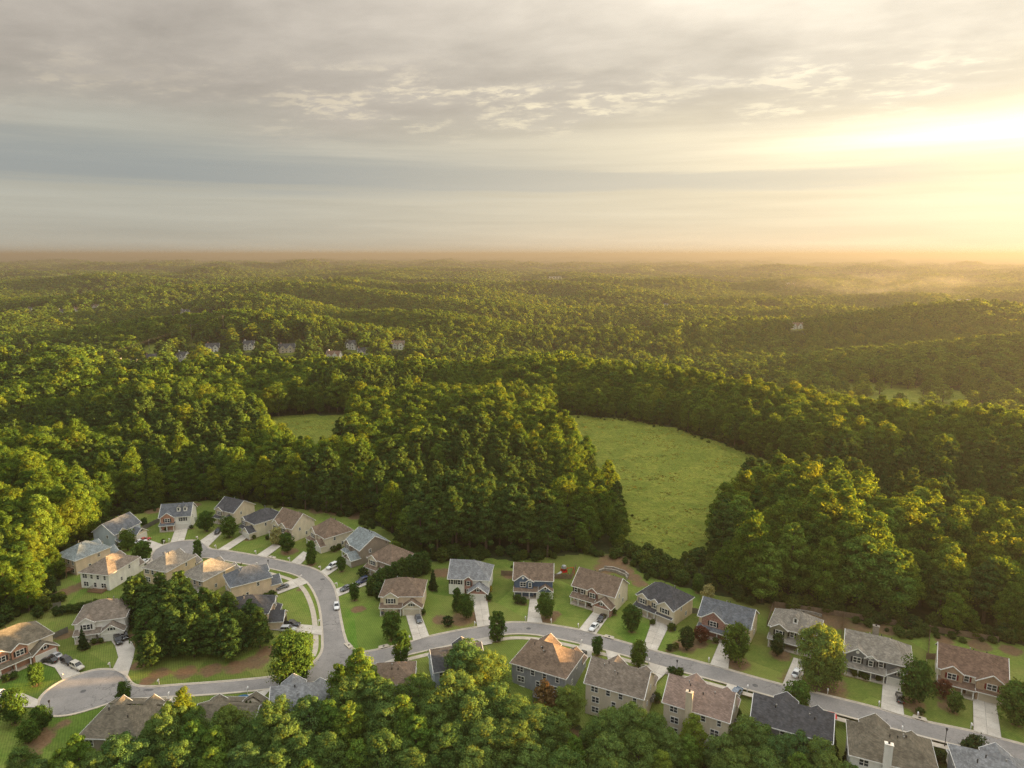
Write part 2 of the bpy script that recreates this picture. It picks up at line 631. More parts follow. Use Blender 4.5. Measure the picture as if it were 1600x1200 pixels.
def leaf_mat(name, dark, light, warm=0.35, trans=0.35, spread=1.0):
    """leaves: each tree has its own tint, each clump its own tone, light passes through"""
    m = bpy.data.materials.new(name)
    m.use_nodes = True
    g = NT(m.node_tree)
    out = g.n('ShaderNodeOutputMaterial')
    oi = g.n('ShaderNodeObjectInfo')
    rnd = oi.outputs['Random']
    tc = g.n('ShaderNodeTexCoord')
    co = tc.outputs['Object']
    f = g.noise(co, 0.55, 3, 0.6)
    fine = g.noise(co, 3.1, 2, 0.5)
    t = g.m('ADD', g.m('MULTIPLY', rnd, 0.55 * spread), g.m('MULTIPLY', g.ramp(f, 0.3, 0.7), 0.45))
    col = g.mix(t, dark, light)
    # some trees lean to yellow, some to blue-green
    r2 = g.m('FRACT', g.m('MULTIPLY', rnd, 7.31))
    col = g.mix(g.m('MULTIPLY', g.ramp(r2, 0.68, 1.0), warm), col, tuple(a * b for a, b in zip(light, (1.55, 1.10, 0.7))))
    r3 = g.m('FRACT', g.m('MULTIPLY', rnd, 13.7))
    col = g.mix(g.m('MULTIPLY', g.ramp(r3, 0.72, 1.0), 0.55 * spread), col, tuple(a * b for a, b in zip(dark, (0.85, 1.0, 1.5))))
    col = g.vm('SCALE', col, scale=g.ramp(fine, 0.2, 0.8, 0.75, 1.25))
    geo = g.n('ShaderNodeNewGeometry')
    col = g.vm('SCALE', col, scale=g.ramp(geo.outputs['Random Per Island'], 0.0, 1.0, 0.55, 1.5, False))
    dif = g.n('ShaderNodeBsdfDiffuse')
    g.put(dif.inputs['Color'], col)
    tr = g.n('ShaderNodeBsdfTranslucent')
    g.put(tr.inputs['Color'], g.mix(1.0, col, (2.7, 1.8, 0.5), 'MULTIPLY'))
    mx = g.n('ShaderNodeMixShader')
    mx.inputs[0].default_value = trans
    g.t.links.new(dif.outputs[0], mx.inputs[1])
    g.t.links.new(tr.outputs[0], mx.inputs[2])
    g.t.links.new(mx.outputs[0], out.inputs['Surface'])
    MATS[name] = m
    return m


def gloss(name, c, rough=0.25, metal=0.0, spec=0.5, coat=0.0):
    m = bpy.data.materials.new(name)
    m.use_nodes = True
    g = NT(m.node_tree)
    out = g.n('ShaderNodeOutputMaterial')
    b = g.n('ShaderNodeBsdfPrincipled')
    tc = g.n('ShaderNodeTexCoord')
    w = g.noise(tc.outputs['Object'], 2.3, 4, 0.6)
    g.put(b.inputs['Base Color'], g.vm('SCALE', c, scale=g.ramp(w, 0.2, 0.8, 0.92, 1.06)))
    g.put(b.inputs['Roughness'], g.ramp(w, 0.2, 0.8, rough * 0.85, rough * 1.25))
    b.inputs['Metallic'].default_value = metal
    b.inputs['Specular IOR Level'].default_value = spec
    b.inputs['Coat Weight'].default_value = coat
    g.t.links.new(b.outputs[0], out.inputs['Surface'])
    MATS[name] = m
    return m


# setting
def worn_asphalt(name, c1, c2):
    m = surf(name, c1, c2, 0.16, 0.9, 0.15, 30)
    g = NT.__new__(NT)
    g.t = m.node_tree
    b = [n for n in g.t.nodes if n.type == 'BSDF_PRINCIPLED'][0]
    src = b.inputs['Base Color'].links[0].from_socket
    ge = g.n('ShaderNodeNewGeometry')
    vo = g.n('ShaderNodeTexVoronoi')
    vo.feature = 'DISTANCE_TO_EDGE'
    vo.inputs['Scale'].default_value = 0.22
    wob = g.n('ShaderNodeTexNoise')
    wob.inputs['Scale'].default_value = 0.8
    g.put(wob.inputs['Vector'], ge.outputs['Position'])
    g.put(vo.inputs['Vector'], g.vm('ADD', ge.outputs['Position'], g.vm('SCALE', wob.outputs['Color'], scale=2.2)))
    crack = g.ramp(vo.outputs['Distance'], 0.0, 0.030, 1.0, 0.0)
    crack = g.m('MULTIPLY', crack, g.ramp(g.noise(ge.outputs['Position'], 0.06, 3, 0.6), 0.45, 0.6))
    stain = g.ramp(g.noise(ge.outputs['Position'], 0.35, 5, 0.7), 0.56, 0.74)
    col = g.mix(g.m('MULTIPLY', crack, 0.55), src, (0.07, 0.065, 0.06))
    col = g.mix(g.m('MULTIPLY', stain, 0.30), col, (0.12, 0.11, 0.10))
    g.put(b.inputs['Base Color'], col)


worn_asphalt('asphalt', (0.300, 0.275, 0.255), (0.235, 0.218, 0.205))
surf('asphalt_patch', (0.11, 0.105, 0.105), (0.14, 0.135, 0.13), 0.9, 0.9)
surf('kerb_concrete', (0.58, 0.50, 0.40), (0.46, 0.40, 0.32), 0.5, 0.9)
surf('walk_concrete', (0.56, 0.485, 0.385), (0.45, 0.385, 0.31), 0.5, 0.9)
surf('drive_concrete', (0.62, 0.56, 0.48), (0.50, 0.445, 0.375), 0.3, 0.9, rnd=0.06)
surf('drive_joint', (0.26, 0.23, 0.19), None, 0.6)
surf('clay', (0.27, 0.13, 0.065), (0.20, 0.10, 0.055), 0.5, 0.95)
# houses
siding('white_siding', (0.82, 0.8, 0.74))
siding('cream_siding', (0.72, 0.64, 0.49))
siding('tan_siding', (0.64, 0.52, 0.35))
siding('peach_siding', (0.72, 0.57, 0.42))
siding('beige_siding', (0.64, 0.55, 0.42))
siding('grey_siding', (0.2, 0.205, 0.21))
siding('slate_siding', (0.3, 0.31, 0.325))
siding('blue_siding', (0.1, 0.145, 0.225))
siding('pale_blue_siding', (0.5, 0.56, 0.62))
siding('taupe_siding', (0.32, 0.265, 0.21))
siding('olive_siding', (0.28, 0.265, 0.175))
brickwork('red_brick', (0.36, 0.135, 0.085), (0.27, 0.10, 0.07))
brickwork('orange_brick', (0.50, 0.21, 0.115), (0.40, 0.16, 0.09))
brickwork('tan_brick', (0.44, 0.27, 0.14), (0.36, 0.21, 0.11))
shingle('brown_shingle', (0.192, 0.138, 0.100))
shingle('grey_brown_shingle', (0.211, 0.173, 0.138))
shingle('rose_shingle', (0.275, 0.198, 0.160), 0.2)
shingle('charcoal_shingle', (0.074, 0.074, 0.079))
shingle('slate_shingle', (0.134, 0.143, 0.156))
shingle('grey_shingle', (0.224, 0.228, 0.233))
shingle('teal_shingle', (0.225, 0.252, 0.252))
shingle('olive_shingle', (0.160, 0.138, 0.102))
shingle('taupe_shingle', (0.250, 0.224, 0.186))
shingle('red_brown_shingle', (0.175, 0.112, 0.080))
surf('white_trim', (0.84, 0.82, 0.77), (0.76, 0.74, 0.69), 0.7, 0.6)
surf('garage_white', (0.72, 0.70, 0.64), (0.66, 0.63, 0.57), 0.7, 0.55)
surf('garage_cream', (0.60, 0.53, 0.41), (0.55, 0.48, 0.37), 0.7, 0.55)
surf('shutter_black', (0.025, 0.025, 0.028), None, 1.0, 0.6)
surf('shutter_red', (0.20, 0.03, 0.025), None, 1.0, 0.6)
surf('door_dark', (0.06, 0.03, 0.02), None, 1.0, 0.5)
surf('deck_wood', (0.24, 0.135, 0.075), (0.17, 0.10, 0.06), 1.2, 0.9)
surf('fence_wood', (0.26, 0.18, 0.115), (0.19, 0.135, 0.09), 1.0, 0.9)
surf('grey_wood', (0.20, 0.185, 0.16), (0.15, 0.14, 0.12), 1.0, 0.9)
surf('white_fence', (0.62, 0.56, 0.47), (0.52, 0.46, 0.38), 1.0, 0.8)
surf('stone', (0.34, 0.30, 0.25), (0.25, 0.22, 0.18), 1.5, 0.95, 0.5, 3.0, rnd=0.15)
gloss('window_glass', (0.035, 0.042, 0.05), 0.08, 0.0, 0.6)
gloss('vent_metal', (0.35, 0.35, 0.34), 0.4, 0.5)
surf('vent_black', (0.03, 0.03, 0.03), None, 1.0, 0.6)
# cars and street
for nm, c in dict(paint_white=(0.78, 0.78, 0.77), paint_silver=(0.46, 0.46, 0.46), paint_black=(0.012, 0.012, 0.014),
                  paint_navy=(0.015, 0.028, 0.085), paint_grey=(0.11, 0.12, 0.13), paint_red=(0.42, 0.02, 0.018),
                  paint_slate=(0.13, 0.17, 0.22), paint_sand=(0.52, 0.48, 0.40)).items():
    gloss(nm, c, 0.25, 0.0, 0.5, 0.5)
gloss('car_glass', (0.012, 0.014, 0.017), 0.05, 0.0, 0.6)
surf('tyre_rubber', (0.02, 0.02, 0.02), None, 2.0, 0.85)
gloss('wheel_alloy', (0.42, 0.42, 0.43), 0.3, 0.8)
gloss('lamp_clear', (0.75, 0.75, 0.72), 0.15)
gloss('lamp_red', (0.35, 0.015, 0.012), 0.2)
surf('post_white', (0.74, 0.72, 0.68), None, 2.0, 0.6)
surf('mailbox_black', (0.03, 0.03, 0.03), None, 2.0, 0.5)
surf('lamp_black', (0.02, 0.02, 0.022), None, 2.0, 0.5)
surf('red_cover', (0.62, 0.02, 0.018), (0.50, 0.015, 0.012), 1.0, 0.6)
surf('blue_tarp', (0.04, 0.13, 0.24), None, 1.0, 0.6)
surf('umbrella_pale', (0.55, 0.60, 0.66), None, 1.0, 0.8)
surf('iron', (0.035, 0.032, 0.03), None, 2.0, 0.7)
surf('bin_grey', (0.10, 0.11, 0.12), None, 2.0, 0.6)
# plants
surf('bark', (0.13, 0.095, 0.065), (0.085, 0.065, 0.048), 2.0, 0.95)
surf('pine_bark', (0.16, 0.105, 0.075), (0.10, 0.07, 0.05), 2.0, 0.95)
leaf_mat('broad_leaf', (0.050, 0.110, 0.019), (0.122, 0.204, 0.032), 0.35, 0.50)
leaf_mat('front_leaf', (0.066, 0.132, 0.034), (0.142, 0.220, 0.058), 0.2, 0.36)
leaf_mat('yard_leaf', (0.040, 0.088, 0.018), (0.086, 0.155, 0.030), 0.2, 0.32, 0.6)
leaf_mat('bright_leaf', (0.080, 0.160, 0.026), (0.140, 0.225, 0.042), 0.3, 0.42)
leaf_mat('pine_leaf', (0.036, 0.074, 0.018), (0.076, 0.126, 0.028), 0.15, 0.25, 0.7)
leaf_mat('dark_leaf', (0.020, 0.042, 0.014), (0.042, 0.070, 0.020), 0.1, 0.2, 0.6)
leaf_mat('maroon_leaf', (0.080, 0.030, 0.022), (0.150, 0.055, 0.036), 0.1, 0.3, 0.5)
leaf_mat('rust_leaf', (0.120, 0.080, 0.034), (0.190, 0.130, 0.050), 0.2, 0.3, 0.5)
leaf_mat('pale_leaf', (0.22, 0.24, 0.10), (0.36, 0.37, 0.18), 0.2, 0.3, 0.4)
leaf_mat('yellow_leaf', (0.24, 0.20, 0.025), (0.34, 0.28, 0.04), 0.2, 0.35, 0.4)
leaf_mat('shrub_leaf', (0.035, 0.065, 0.016), (0.080, 0.120, 0.026), 0.3, 0.25)
leaf_mat('weed_leaf', (0.15, 0.18, 0.040), (0.24, 0.25, 0.065), 0.6, 0.45)
# ------------------------------------------------------------------ site plan
ROAD = [(1700, 1190), (1600, 1164), (1566, 1155), (1522, 1143), (1456, 1130), (1416, 1120), (1370, 1106), (1280, 1084), (1216, 1069),
        (1108, 1038), (1026, 1018), (980, 1005), (930, 991), (906, 984), (870, 978), (846, 974), (812, 972), (788, 973), (766, 977),
        (720, 984), (672, 994), (644, 1002), (610, 1011), (576, 1018), (562, 1019), (552, 1015), (543, 1007), (538, 994), (534, 976), (531, 960), (527, 932), (521, 913),
        (508, 898), (492, 889), (480, 885), (440, 876), (400, 868), (360, 861), (336, 859), (327, 857), (321, 851), (313, 846), (300, 844),
        (286, 845), (266, 848), (252, 853), (241, 860), (236, 868), (237, 876), (244, 882), (256, 886), (270, 887), (288, 884), (304, 877),
        (318, 870), (352, 876), (400, 884), (440, 892), (464, 899), (480, 909), (492, 927), (500, 950), (503, 980), (504, 1002), (504, 1014), (500, 1024),
        (492, 1034), (474, 1046), (445, 1055), (408, 1060), (340, 1066), (280, 1070), (244, 1073), (222, 1073), (210, 1071), (203, 1066), (198, 1057), (190, 1050),
        (176, 1046), (152, 1046), (128, 1052), (100, 1062), (80, 1074), (64, 1088), (58, 1102), (66, 1114), (84, 1120), (112, 1117), (150, 1106),
        (176, 1097), (204, 1092), (240, 1090), (320, 1086), (380, 1081), (420, 1077), (492, 1066), (545, 1056), (580, 1045), (614, 1030), (646, 1021), (700, 1009), (748, 999),
        (790, 991), (815, 990), (840, 992), (872, 998), (908, 1006), (946, 1016), (980, 1025), (1014, 1036), (1046, 1045), (1090, 1056), (1134, 1068), (1166, 1077),
        (1220, 1092), (1280, 1108), (1408, 1142), (1450, 1153), (1500, 1166), (1550, 1178), (1600, 1191), (1700, 1216)]
CLEAR = [(-120, 1010), (-20, 985), (40, 958), (85, 930), (98, 905), (100, 880), (140, 842), (185, 806), (235, 798), (250, 786), (330, 782), (400, 785),
         (480, 797), (560, 808), (620, 836), (650, 880), (690, 878), (760, 872), (800, 876), (880, 868), (930, 864), (975, 868), (995, 892), (1060, 916),
         (1100, 925), (1180, 942), (1230, 948), (1310, 962), (1400, 980), (1480, 992), (1600, 1008), (1760, 1040), (1800, 1400), (1340, 1230), (1280, 1168), (1160, 1152), (1040, 1146), (920, 1116),
         (870, 1106), (800, 1082), (680, 1066), (590, 1082), (520, 1122), (420, 1128), (300, 1124), (230, 1175), (130, 1195), (40, 1230), (-120, 1260)]
MEADOW = [(872, 648), (960, 653), (1050, 668), (1120, 690), (1190, 716), (1300, 752), (1400, 782), (1500, 808), (1640, 842), (1640, 866), (1500, 836),
          (1400, 812), (1300, 786), (1220, 768), (1172, 778), (1146, 800), (1128, 836), (1108, 862), (1050, 878), (990, 866), (972, 845), (964, 818),
          (964, 792), (932, 766), (928, 742), (892, 724), (886, 702), (858, 688), (852, 668)]
FIELD = [(392, 660), (430, 651), (490, 648), (548, 648), (556, 668), (548, 700), (520, 735), (480, 738), (430, 706)]
VALLEY_FIELD = [(1318, 599), (1400, 602), (1510, 610), (1550, 640), (1540, 690), (1430, 672), (1328, 640)]
VALLEY_FIELD2 = [(1215, 584), (1245, 585), (1250, 597), (1222, 596)]
FAR_LAWN = [(215, 540), (285, 534), (292, 552), (225, 560)]

road_w = poly_px(ROAD)
clear_w = poly_px(CLEAR)
meadow_w = poly_px(MEADOW)
field_w = poly_px(FIELD)
valley_w = np.array([GT(a, b)[:2] for a, b in VALLEY_FIELD])
valley2_w = np.array([GT(a, b)[:2] for a, b in VALLEY_FIELD2])
farlawn_w = np.array([GT(a, b)[:2] for a, b in FAR_LAWN])

# red clay, mulch and bare earth: (x, y in the frame, radius in metres)
CLAY = [(100, 926, 4), (112, 921, 4), (124, 916, 4), (138, 911, 4), (78, 1142, 2.5), (70, 1152, 3), (62, 1160, 3), (54, 1168, 3), (44, 1178, 3.5), (100, 1130, 2.2),
        (232, 1064, 3), (215, 1040, 3), (250, 1052, 3.5), (290, 1050, 4), (330, 1047, 4), (370, 1042, 4.5), (400, 1034, 5), (418, 1018, 4), (960, 878, 8), (948, 888, 6), (975, 892, 5),
        (990, 902, 4), (1000, 912, 3.5), (1225, 952, 6), (1255, 958, 6), (1285, 964, 6), (1310, 972, 6), (1345, 980, 4), (1385, 984, 4.5), (1420, 990, 2.5), (1475, 1000, 3.5),
        (1530, 1008, 4.5), (1580, 1016, 4), (530, 800, 6), (500, 797, 6), (560, 806, 6), (640, 862, 5), (690, 895, 5), (300, 790, 5), (240, 798, 5),
        (690, 968, 4), (722, 968, 5), (742, 964, 4), (1070, 1010, 4.5), (1090, 1004, 4), (1220, 1024, 4), (1260, 1068, 8), (1285, 1070, 8), (1320, 1045, 5), (1340, 1046, 3), (1150, 1036, 5),
        (452, 862, 4.5), (390, 840, 4), (855, 966, 4), (866, 960, 3), (875, 1125, 5), (892, 1130, 5), (910, 1150, 6), (1425, 1100, 4), (1480, 1040, 3), (208, 995, 3), (216, 1004, 3),
        (225, 1020, 2.5), (30, 998, 3), (100, 992, 4), (470, 921, 2), (1046, 960, 2), (1480, 1104, 3), (560, 952, 3.2), (487, 882, 2.5), (795, 900, 3), (1450, 1170, 3)]
GREEN = [(585, 978, 12, 1.0), (600, 1000, 9, 1.0), (558, 1000, 7, 1.0), (560, 965, 7, .8), (672, 935, 8, .7), (690, 952, 7, .6), (815, 1012, 9, 1.0), (795, 1022, 8, .9), (880, 1015, 7, .9), (112, 918, 8, .6),
         (45, 1060, 8, .9), (20, 1070, 8, .8), (105, 1130, 9, .7), (120, 1120, 7, .7), (330, 870, 5, .4), (1300, 1125, 7, .8), (1350, 1130, 6, .8), (1410, 1152, 5, .8),
         (1000, 990, 7, .7), (1190, 1090, 5, .8), (880, 1060, 8, .8), (1060, 930, 7, .9), (560, 880, 7, .4), (940, 1050, 5, .8), (120, 985, 6, .3), (1430, 1175, 6, .7)]


def angles():
    a = list(np.arange(-62, 62.01, 0.3))
    b = list(np.arange(66, 295, 6.0))
    return np.radians(np.array(a + b))


def build_ground():
    rs = [0.5, 25, 50, 75] + list(np.arange(90, 345, 1.25))
    r = rs[-1]
    step = 1.4
    while r < 26000:
        step = min(step * 1.045, r * 0.045)
        r += step
        rs.append(r)
    rs = np.array(rs)
    an = angles()
    A, RR = np.meshgrid(an, rs)
    X, Y = RR * np.sin(A), RR * np.cos(A)
    Z = terr(X, Y)
    # slow swell far out so that the woodland horizon is not a ruled line
    nr, na = X.shape
    idx = np.arange(nr * na).reshape(nr, na)
    a = idx[:-1, :]
    b = idx[1:, :]
    a2, b2 = np.roll(a, -1, 1), np.roll(b, -1, 1)
    quads = np.stack([a, a2, b2, b], -1).reshape(-1, 4)
    me = bpy.data.meshes.new('ground')
    me.vertices.add(nr * na)
    me.vertices.foreach_set('co', np.stack([X, Y, Z], -1).astype(np.float32).ravel())
    me.loops.add(len(quads) * 4)
    me.loops.foreach_set('vertex_index', quads[:, ::-1].astype(np.int32).ravel())
    me.polygons.add(len(quads))
    me.polygons.foreach_set('loop_start', np.arange(0, len(quads) * 4, 4, dtype=np.int32))
    me.polygons.foreach_set('use_smooth', np.ones(len(quads), bool))
    me.update(calc_edges=True)
    x, y = X.ravel(), Y.ravel()
    rr = np.hypot(x, y)
    lawn = inside(clear_w, x, y).astype(float)
    mead = (inside(meadow_w, x, y) | inside(field_w, x, y) | inside(valley_w, x, y) | inside(valley2_w, x, y)).astype(float)
    mead = np.maximum(mead, 0.8 * inside(farlawn_w, x, y))
    for i in np.nonzero((rr > 900) & (rr < 9000) & (y > 0) & (np.abs(x) < y))[0]:
        if gaps(x[i], y[i]):
            mead[i] = 0.9
    for fx, fy, w in FAR_SPOTS:
        mead = np.maximum(mead, 0.75 * (np.hypot(x - fx, (y - fy) * 0.8) < w * 0.95))
    clay = np.zeros_like(x)
    for px, py, rad in CLAY:
        p = G(px, py)
        clay = np.maximum(clay, 1 - smooth(rad * 0.45, rad * 1.25, np.hypot(x - p.x, y - p.y)))
    for px, py in TREE_BEDS:
        p = G(px, py)
        clay = np.maximum(clay, 0.85 * (1 - smooth(0.9, 2.0, np.hypot(x - p.x, y - p.y))))
    grn = np.zeros_like(x)
    for px, py, rad, s in GREEN:
        p = G(px, py)
        grn = np.maximum(grn, s * (1 - smooth(rad * 0.5, rad * 1.3, np.hypot(x - p.x, y - p.y))))
    at = me.attributes.new('cover', 'FLOAT_COLOR', 'POINT')
    at.data.foreach_set('color', np.stack([lawn, mead, clay, grn], -1).astype(np.float32).ravel())

    m = bpy.data.materials.new('ground_cover')
    m.use_nodes = True
    g = NT(m.node_tree)
    out = g.n('ShaderNodeOutputMaterial')
    bs = g.n('ShaderNodeBsdfPrincipled')
    att = g.n('ShaderNodeAttribute')
    att.attribute_name = 'cover'
    sp = g.n('ShaderNodeSeparateColor')
    g.put(sp.inputs[0], att.outputs['Color'])
    ge = g.n('ShaderNodeNewGeometry')
    pos = ge.outputs['Position']
    n1 = g.noise(pos, 0.035, 5, 0.6)
    n2 = g.noise(pos, 0.22, 6, 0.65)
    n3 = g.noise(pos, 1.6, 5, 0.7)
    stripes = g.n('ShaderNodeTexWave')
    stripes.wave_type = 'BANDS'
    rot = g.n('ShaderNodeVectorRotate')
    rot.rotation_type = 'Z_AXIS'
    rot.inputs['Angle'].default_value = R(-28)
    g.put(rot.inputs['Vector'], pos)
    g.put(stripes.inputs['Vector'], rot.outputs[0])
    stripes.inputs['Scale'].default_value = 0.16
    stripes.inputs['Distortion'].default_value = 5.0
    stripes.inputs['Detail'].default_value = 3.0
    stripes.inputs['Detail Scale'].default_value = 0.4
    floor_c = g.mix(g.ramp(n2, 0.3, 0.7), (0.028, 0.040, 0.012), (0.055, 0.060, 0.022))
    # turf: tired summer green with straw patches, greener where it is watered
    turf = g.mix(g.ramp(n2, 0.28, 0.72), (0.108, 0.165, 0.026), (0.172, 0.208, 0.044))
    turf = g.mix(g.m('MULTIPLY', g.ramp(n1, 0.5, 0.68), 0.6), turf, (0.215, 0.190, 0.060))
    turf = g.mix(g.m('MULTIPLY', att.outputs['Alpha'], 0.85), turf, g.mix(g.ramp(n2, 0.3, 0.7), (0.066, 0.148, 0.016), (0.100, 0.185, 0.024)))
    turf = g.vm('SCALE', turf, scale=g.ramp(n3, 0.25, 0.75, 0.80, 1.20))
    lots = g.n('ShaderNodeTexVoronoi')
    lots.inputs['Scale'].default_value = 0.045
    g.put(lots.inputs['Vector'], g.vm('MULTIPLY', rot.outputs[0], (1.0, 0.6, 0.0)))
    lsep = g.n('ShaderNodeSeparateColor')
    g.put(lsep.inputs[0], lots.outputs['Color'])
    turf = g.mix(g.m('MULTIPLY', g.ramp(lsep.outputs[0], 0.35, 1.0), 0.42), turf, (0.190, 0.185, 0.052))
    turf = g.vm('SCALE', turf, scale=g.ramp(lsep.outputs[1], 0.0, 1.0, 0.84, 1.16))
    mow = g.n('ShaderNodeTexWave')
    mow.wave_type = 'BANDS'
    g.put(mow.inputs['Vector'], rot.outputs[0])
    mow.inputs['Scale'].default_value = 0.55
    mow.inputs['Distortion'].default_value = 1.2
    mow.inputs['Detail Scale'].default_value = 0.3
    turf = g.vm('SCALE', turf, scale=g.ramp(mow.outputs['Fac'], 0.3, 0.7, 0.91, 1.09))
    # meadow: streaked rough hay
    hay = g.mix(g.ramp(n2, 0.30, 0.70), (0.125, 0.165, 0.020), (0.215, 0.225, 0.036))
    hay = g.mix(g.m('MULTIPLY', g.ramp(stripes.outputs['Fac'], 0.35, 0.75), 0.35), hay, (0.240, 0.225, 0.045))
    hay = g.mix(g.m('MULTIPLY', g.ramp(n1, 0.48, 0.70), 0.45), hay, (0.105, 0.150, 0.018))
    hay = g.vm('SCALE', hay, scale=g.ramp(n3, 0.25, 0.75, 0.66, 1.30))
    hay = g.vm('SCALE', hay, scale=g.ramp(g.noise(pos, 0.55, 4, 0.7), 0.3, 0.7, 0.72, 1.25))
    hay = g.mix(g.m('MULTIPLY', g.ramp(g.noise(pos, 0.075, 5, 0.6), 0.42, 0.66), 0.55), hay, (0.085, 0.125, 0.016))
    mud = g.mix(g.ramp(n2, 0.3, 0.7), (0.205, 0.120, 0.066), (0.150, 0.105, 0.058))
    mud = g.vm('SCALE', mud, scale=g.ramp(n3, 0.22, 0.78, 0.75, 1.25))
    wob = g.m('MULTIPLY', g.m('SUBTRACT', g.noise(pos, 0.5, 4, 0.65), 0.5), 1.1)
    col = g.mix(g.ramp(g.m('ADD', sp.outputs[0], g.m('MULTIPLY', wob, 0.5)), 0.38, 0.62), floor_c, turf)
    col = g.mix(g.ramp(g.m('ADD', sp.outputs[1], g.m('MULTIPLY', wob, 0.5)), 0.38, 0.62), col, hay)
    col = g.mix(g.ramp(g.m('ADD', sp.outputs[2], wob), 0.42, 0.98), col, mud)
    # far beyond the last tree one can tell apart the ground reads as mixed woodland
    ln = g.vm('LENGTH', pos)
    wood = g.mix(g.ramp(g.noise(pos, 0.004, 6, 0.65), 0.35, 0.65), (0.030, 0.045, 0.014), (0.075, 0.085, 0.030))
    col = g.mix(g.ramp(ln, 7000.0, 9500.0), col, wood)
    g.put(bs.inputs['Base Color'], col)
    bs.inputs['Roughness'].default_value = 0.95
    bs.inputs['Specular IOR Level'].default_value = 0.1
    bp = g.n('ShaderNodeBump')
    bp.inputs['Strength'].default_value = 0.7
    bp.inputs['Distance'].default_value = 0.25
    g.put(bp.inputs['Height'], n3)
    g.put(bs.inputs['Normal'], bp.outputs[0])
    g.t.links.new(bs.outputs[0], out.inputs['Surface'])
    me.materials.append(m)
    tag(obj('ground', me), kind='structure')


def flat_poly(name, pts, z, mat, kind='structure', parent=None):
    """a sheet over an outline of ground points"""
    vs = [Vector((p[0], p[1], z)) for p in pts]
    tris = tessellate_polygon([vs])
    me = bpy.data.meshes.new(name)
    fs = []
    for a, b, c in tris:
        n = (vs[b] - vs[a]).cross(vs[c] - vs[a])
        fs.append((a, b, c) if n.z > 0 else (a, c, b))
    me.from_pydata(vs, [], fs)
    me.materials.append(mat)
    me.update()
    o = obj(name, me, parent)
    if kind and parent is None:
        tag(o, kind=kind)
    return o


def smooth_line(pts, closed=False, it=2):
    p = [Vector((a[0], a[1])) for a in pts]
    for _ in range(it):
        q = []
        n = len(p)
        for i in range(n if closed else n - 1):
            a, b = p[i], p[(i + 1) % n]
            q += [a * 0.75 + b * 0.25, a * 0.25 + b * 0.75]
        if not closed:
            q = [p[0]] + q + [p[-1]]
        p = q
    return p


def strip(name, line, off0, off1, z0, z1, mat, closed=False, kind='structure'):
    """a raised band between two offsets from a line (offsets to the left of travel)"""
    n = len(line)
    prof = []
    for i in range(n):
        a = line[(i - 1) % n] if (closed or i > 0) else line[i]
        b = line[(i + 1) % n] if (closed or i < n - 1) else line[i]
        d = (b - a)
        d = d.normalized() if d.length > 1e-6 else Vector((1, 0))
        nn = Vector((-d.y, d.x))
        p, q = line[i] + nn * off0, line[i] + nn * off1
        prof.append([(p.x, p.y, z0), (p.x, p.y, z1), (q.x, q.y, z1), (q.x, q.y, z0)])
    vs = [v for pr in prof for v in pr]
    fs = []
    for i in range(n if closed else n - 1):
        j = (i + 1) % n
        for k in range(3):
            fs.append((i * 4 + k, i * 4 + k + 1, j * 4 + k + 1, j * 4 + k))
    me = bpy.data.meshes.new(name)
    me.from_pydata(vs, [], fs)
    me.materials.append(mat)
    me.update()
    bm = bmesh.new()
    bm.from_mesh(me)
    bmesh.ops.recalc_face_normals(bm, faces=bm.faces)
    up = sum(f.normal.z * f.calc_area() for f in bm.faces)
    if up < 0:
        bmesh.ops.reverse_faces(bm, faces=bm.faces)
    bm.to_mesh(me)
    bm.free()
    o = obj(name, me)
    return tag(o, kind=kind)


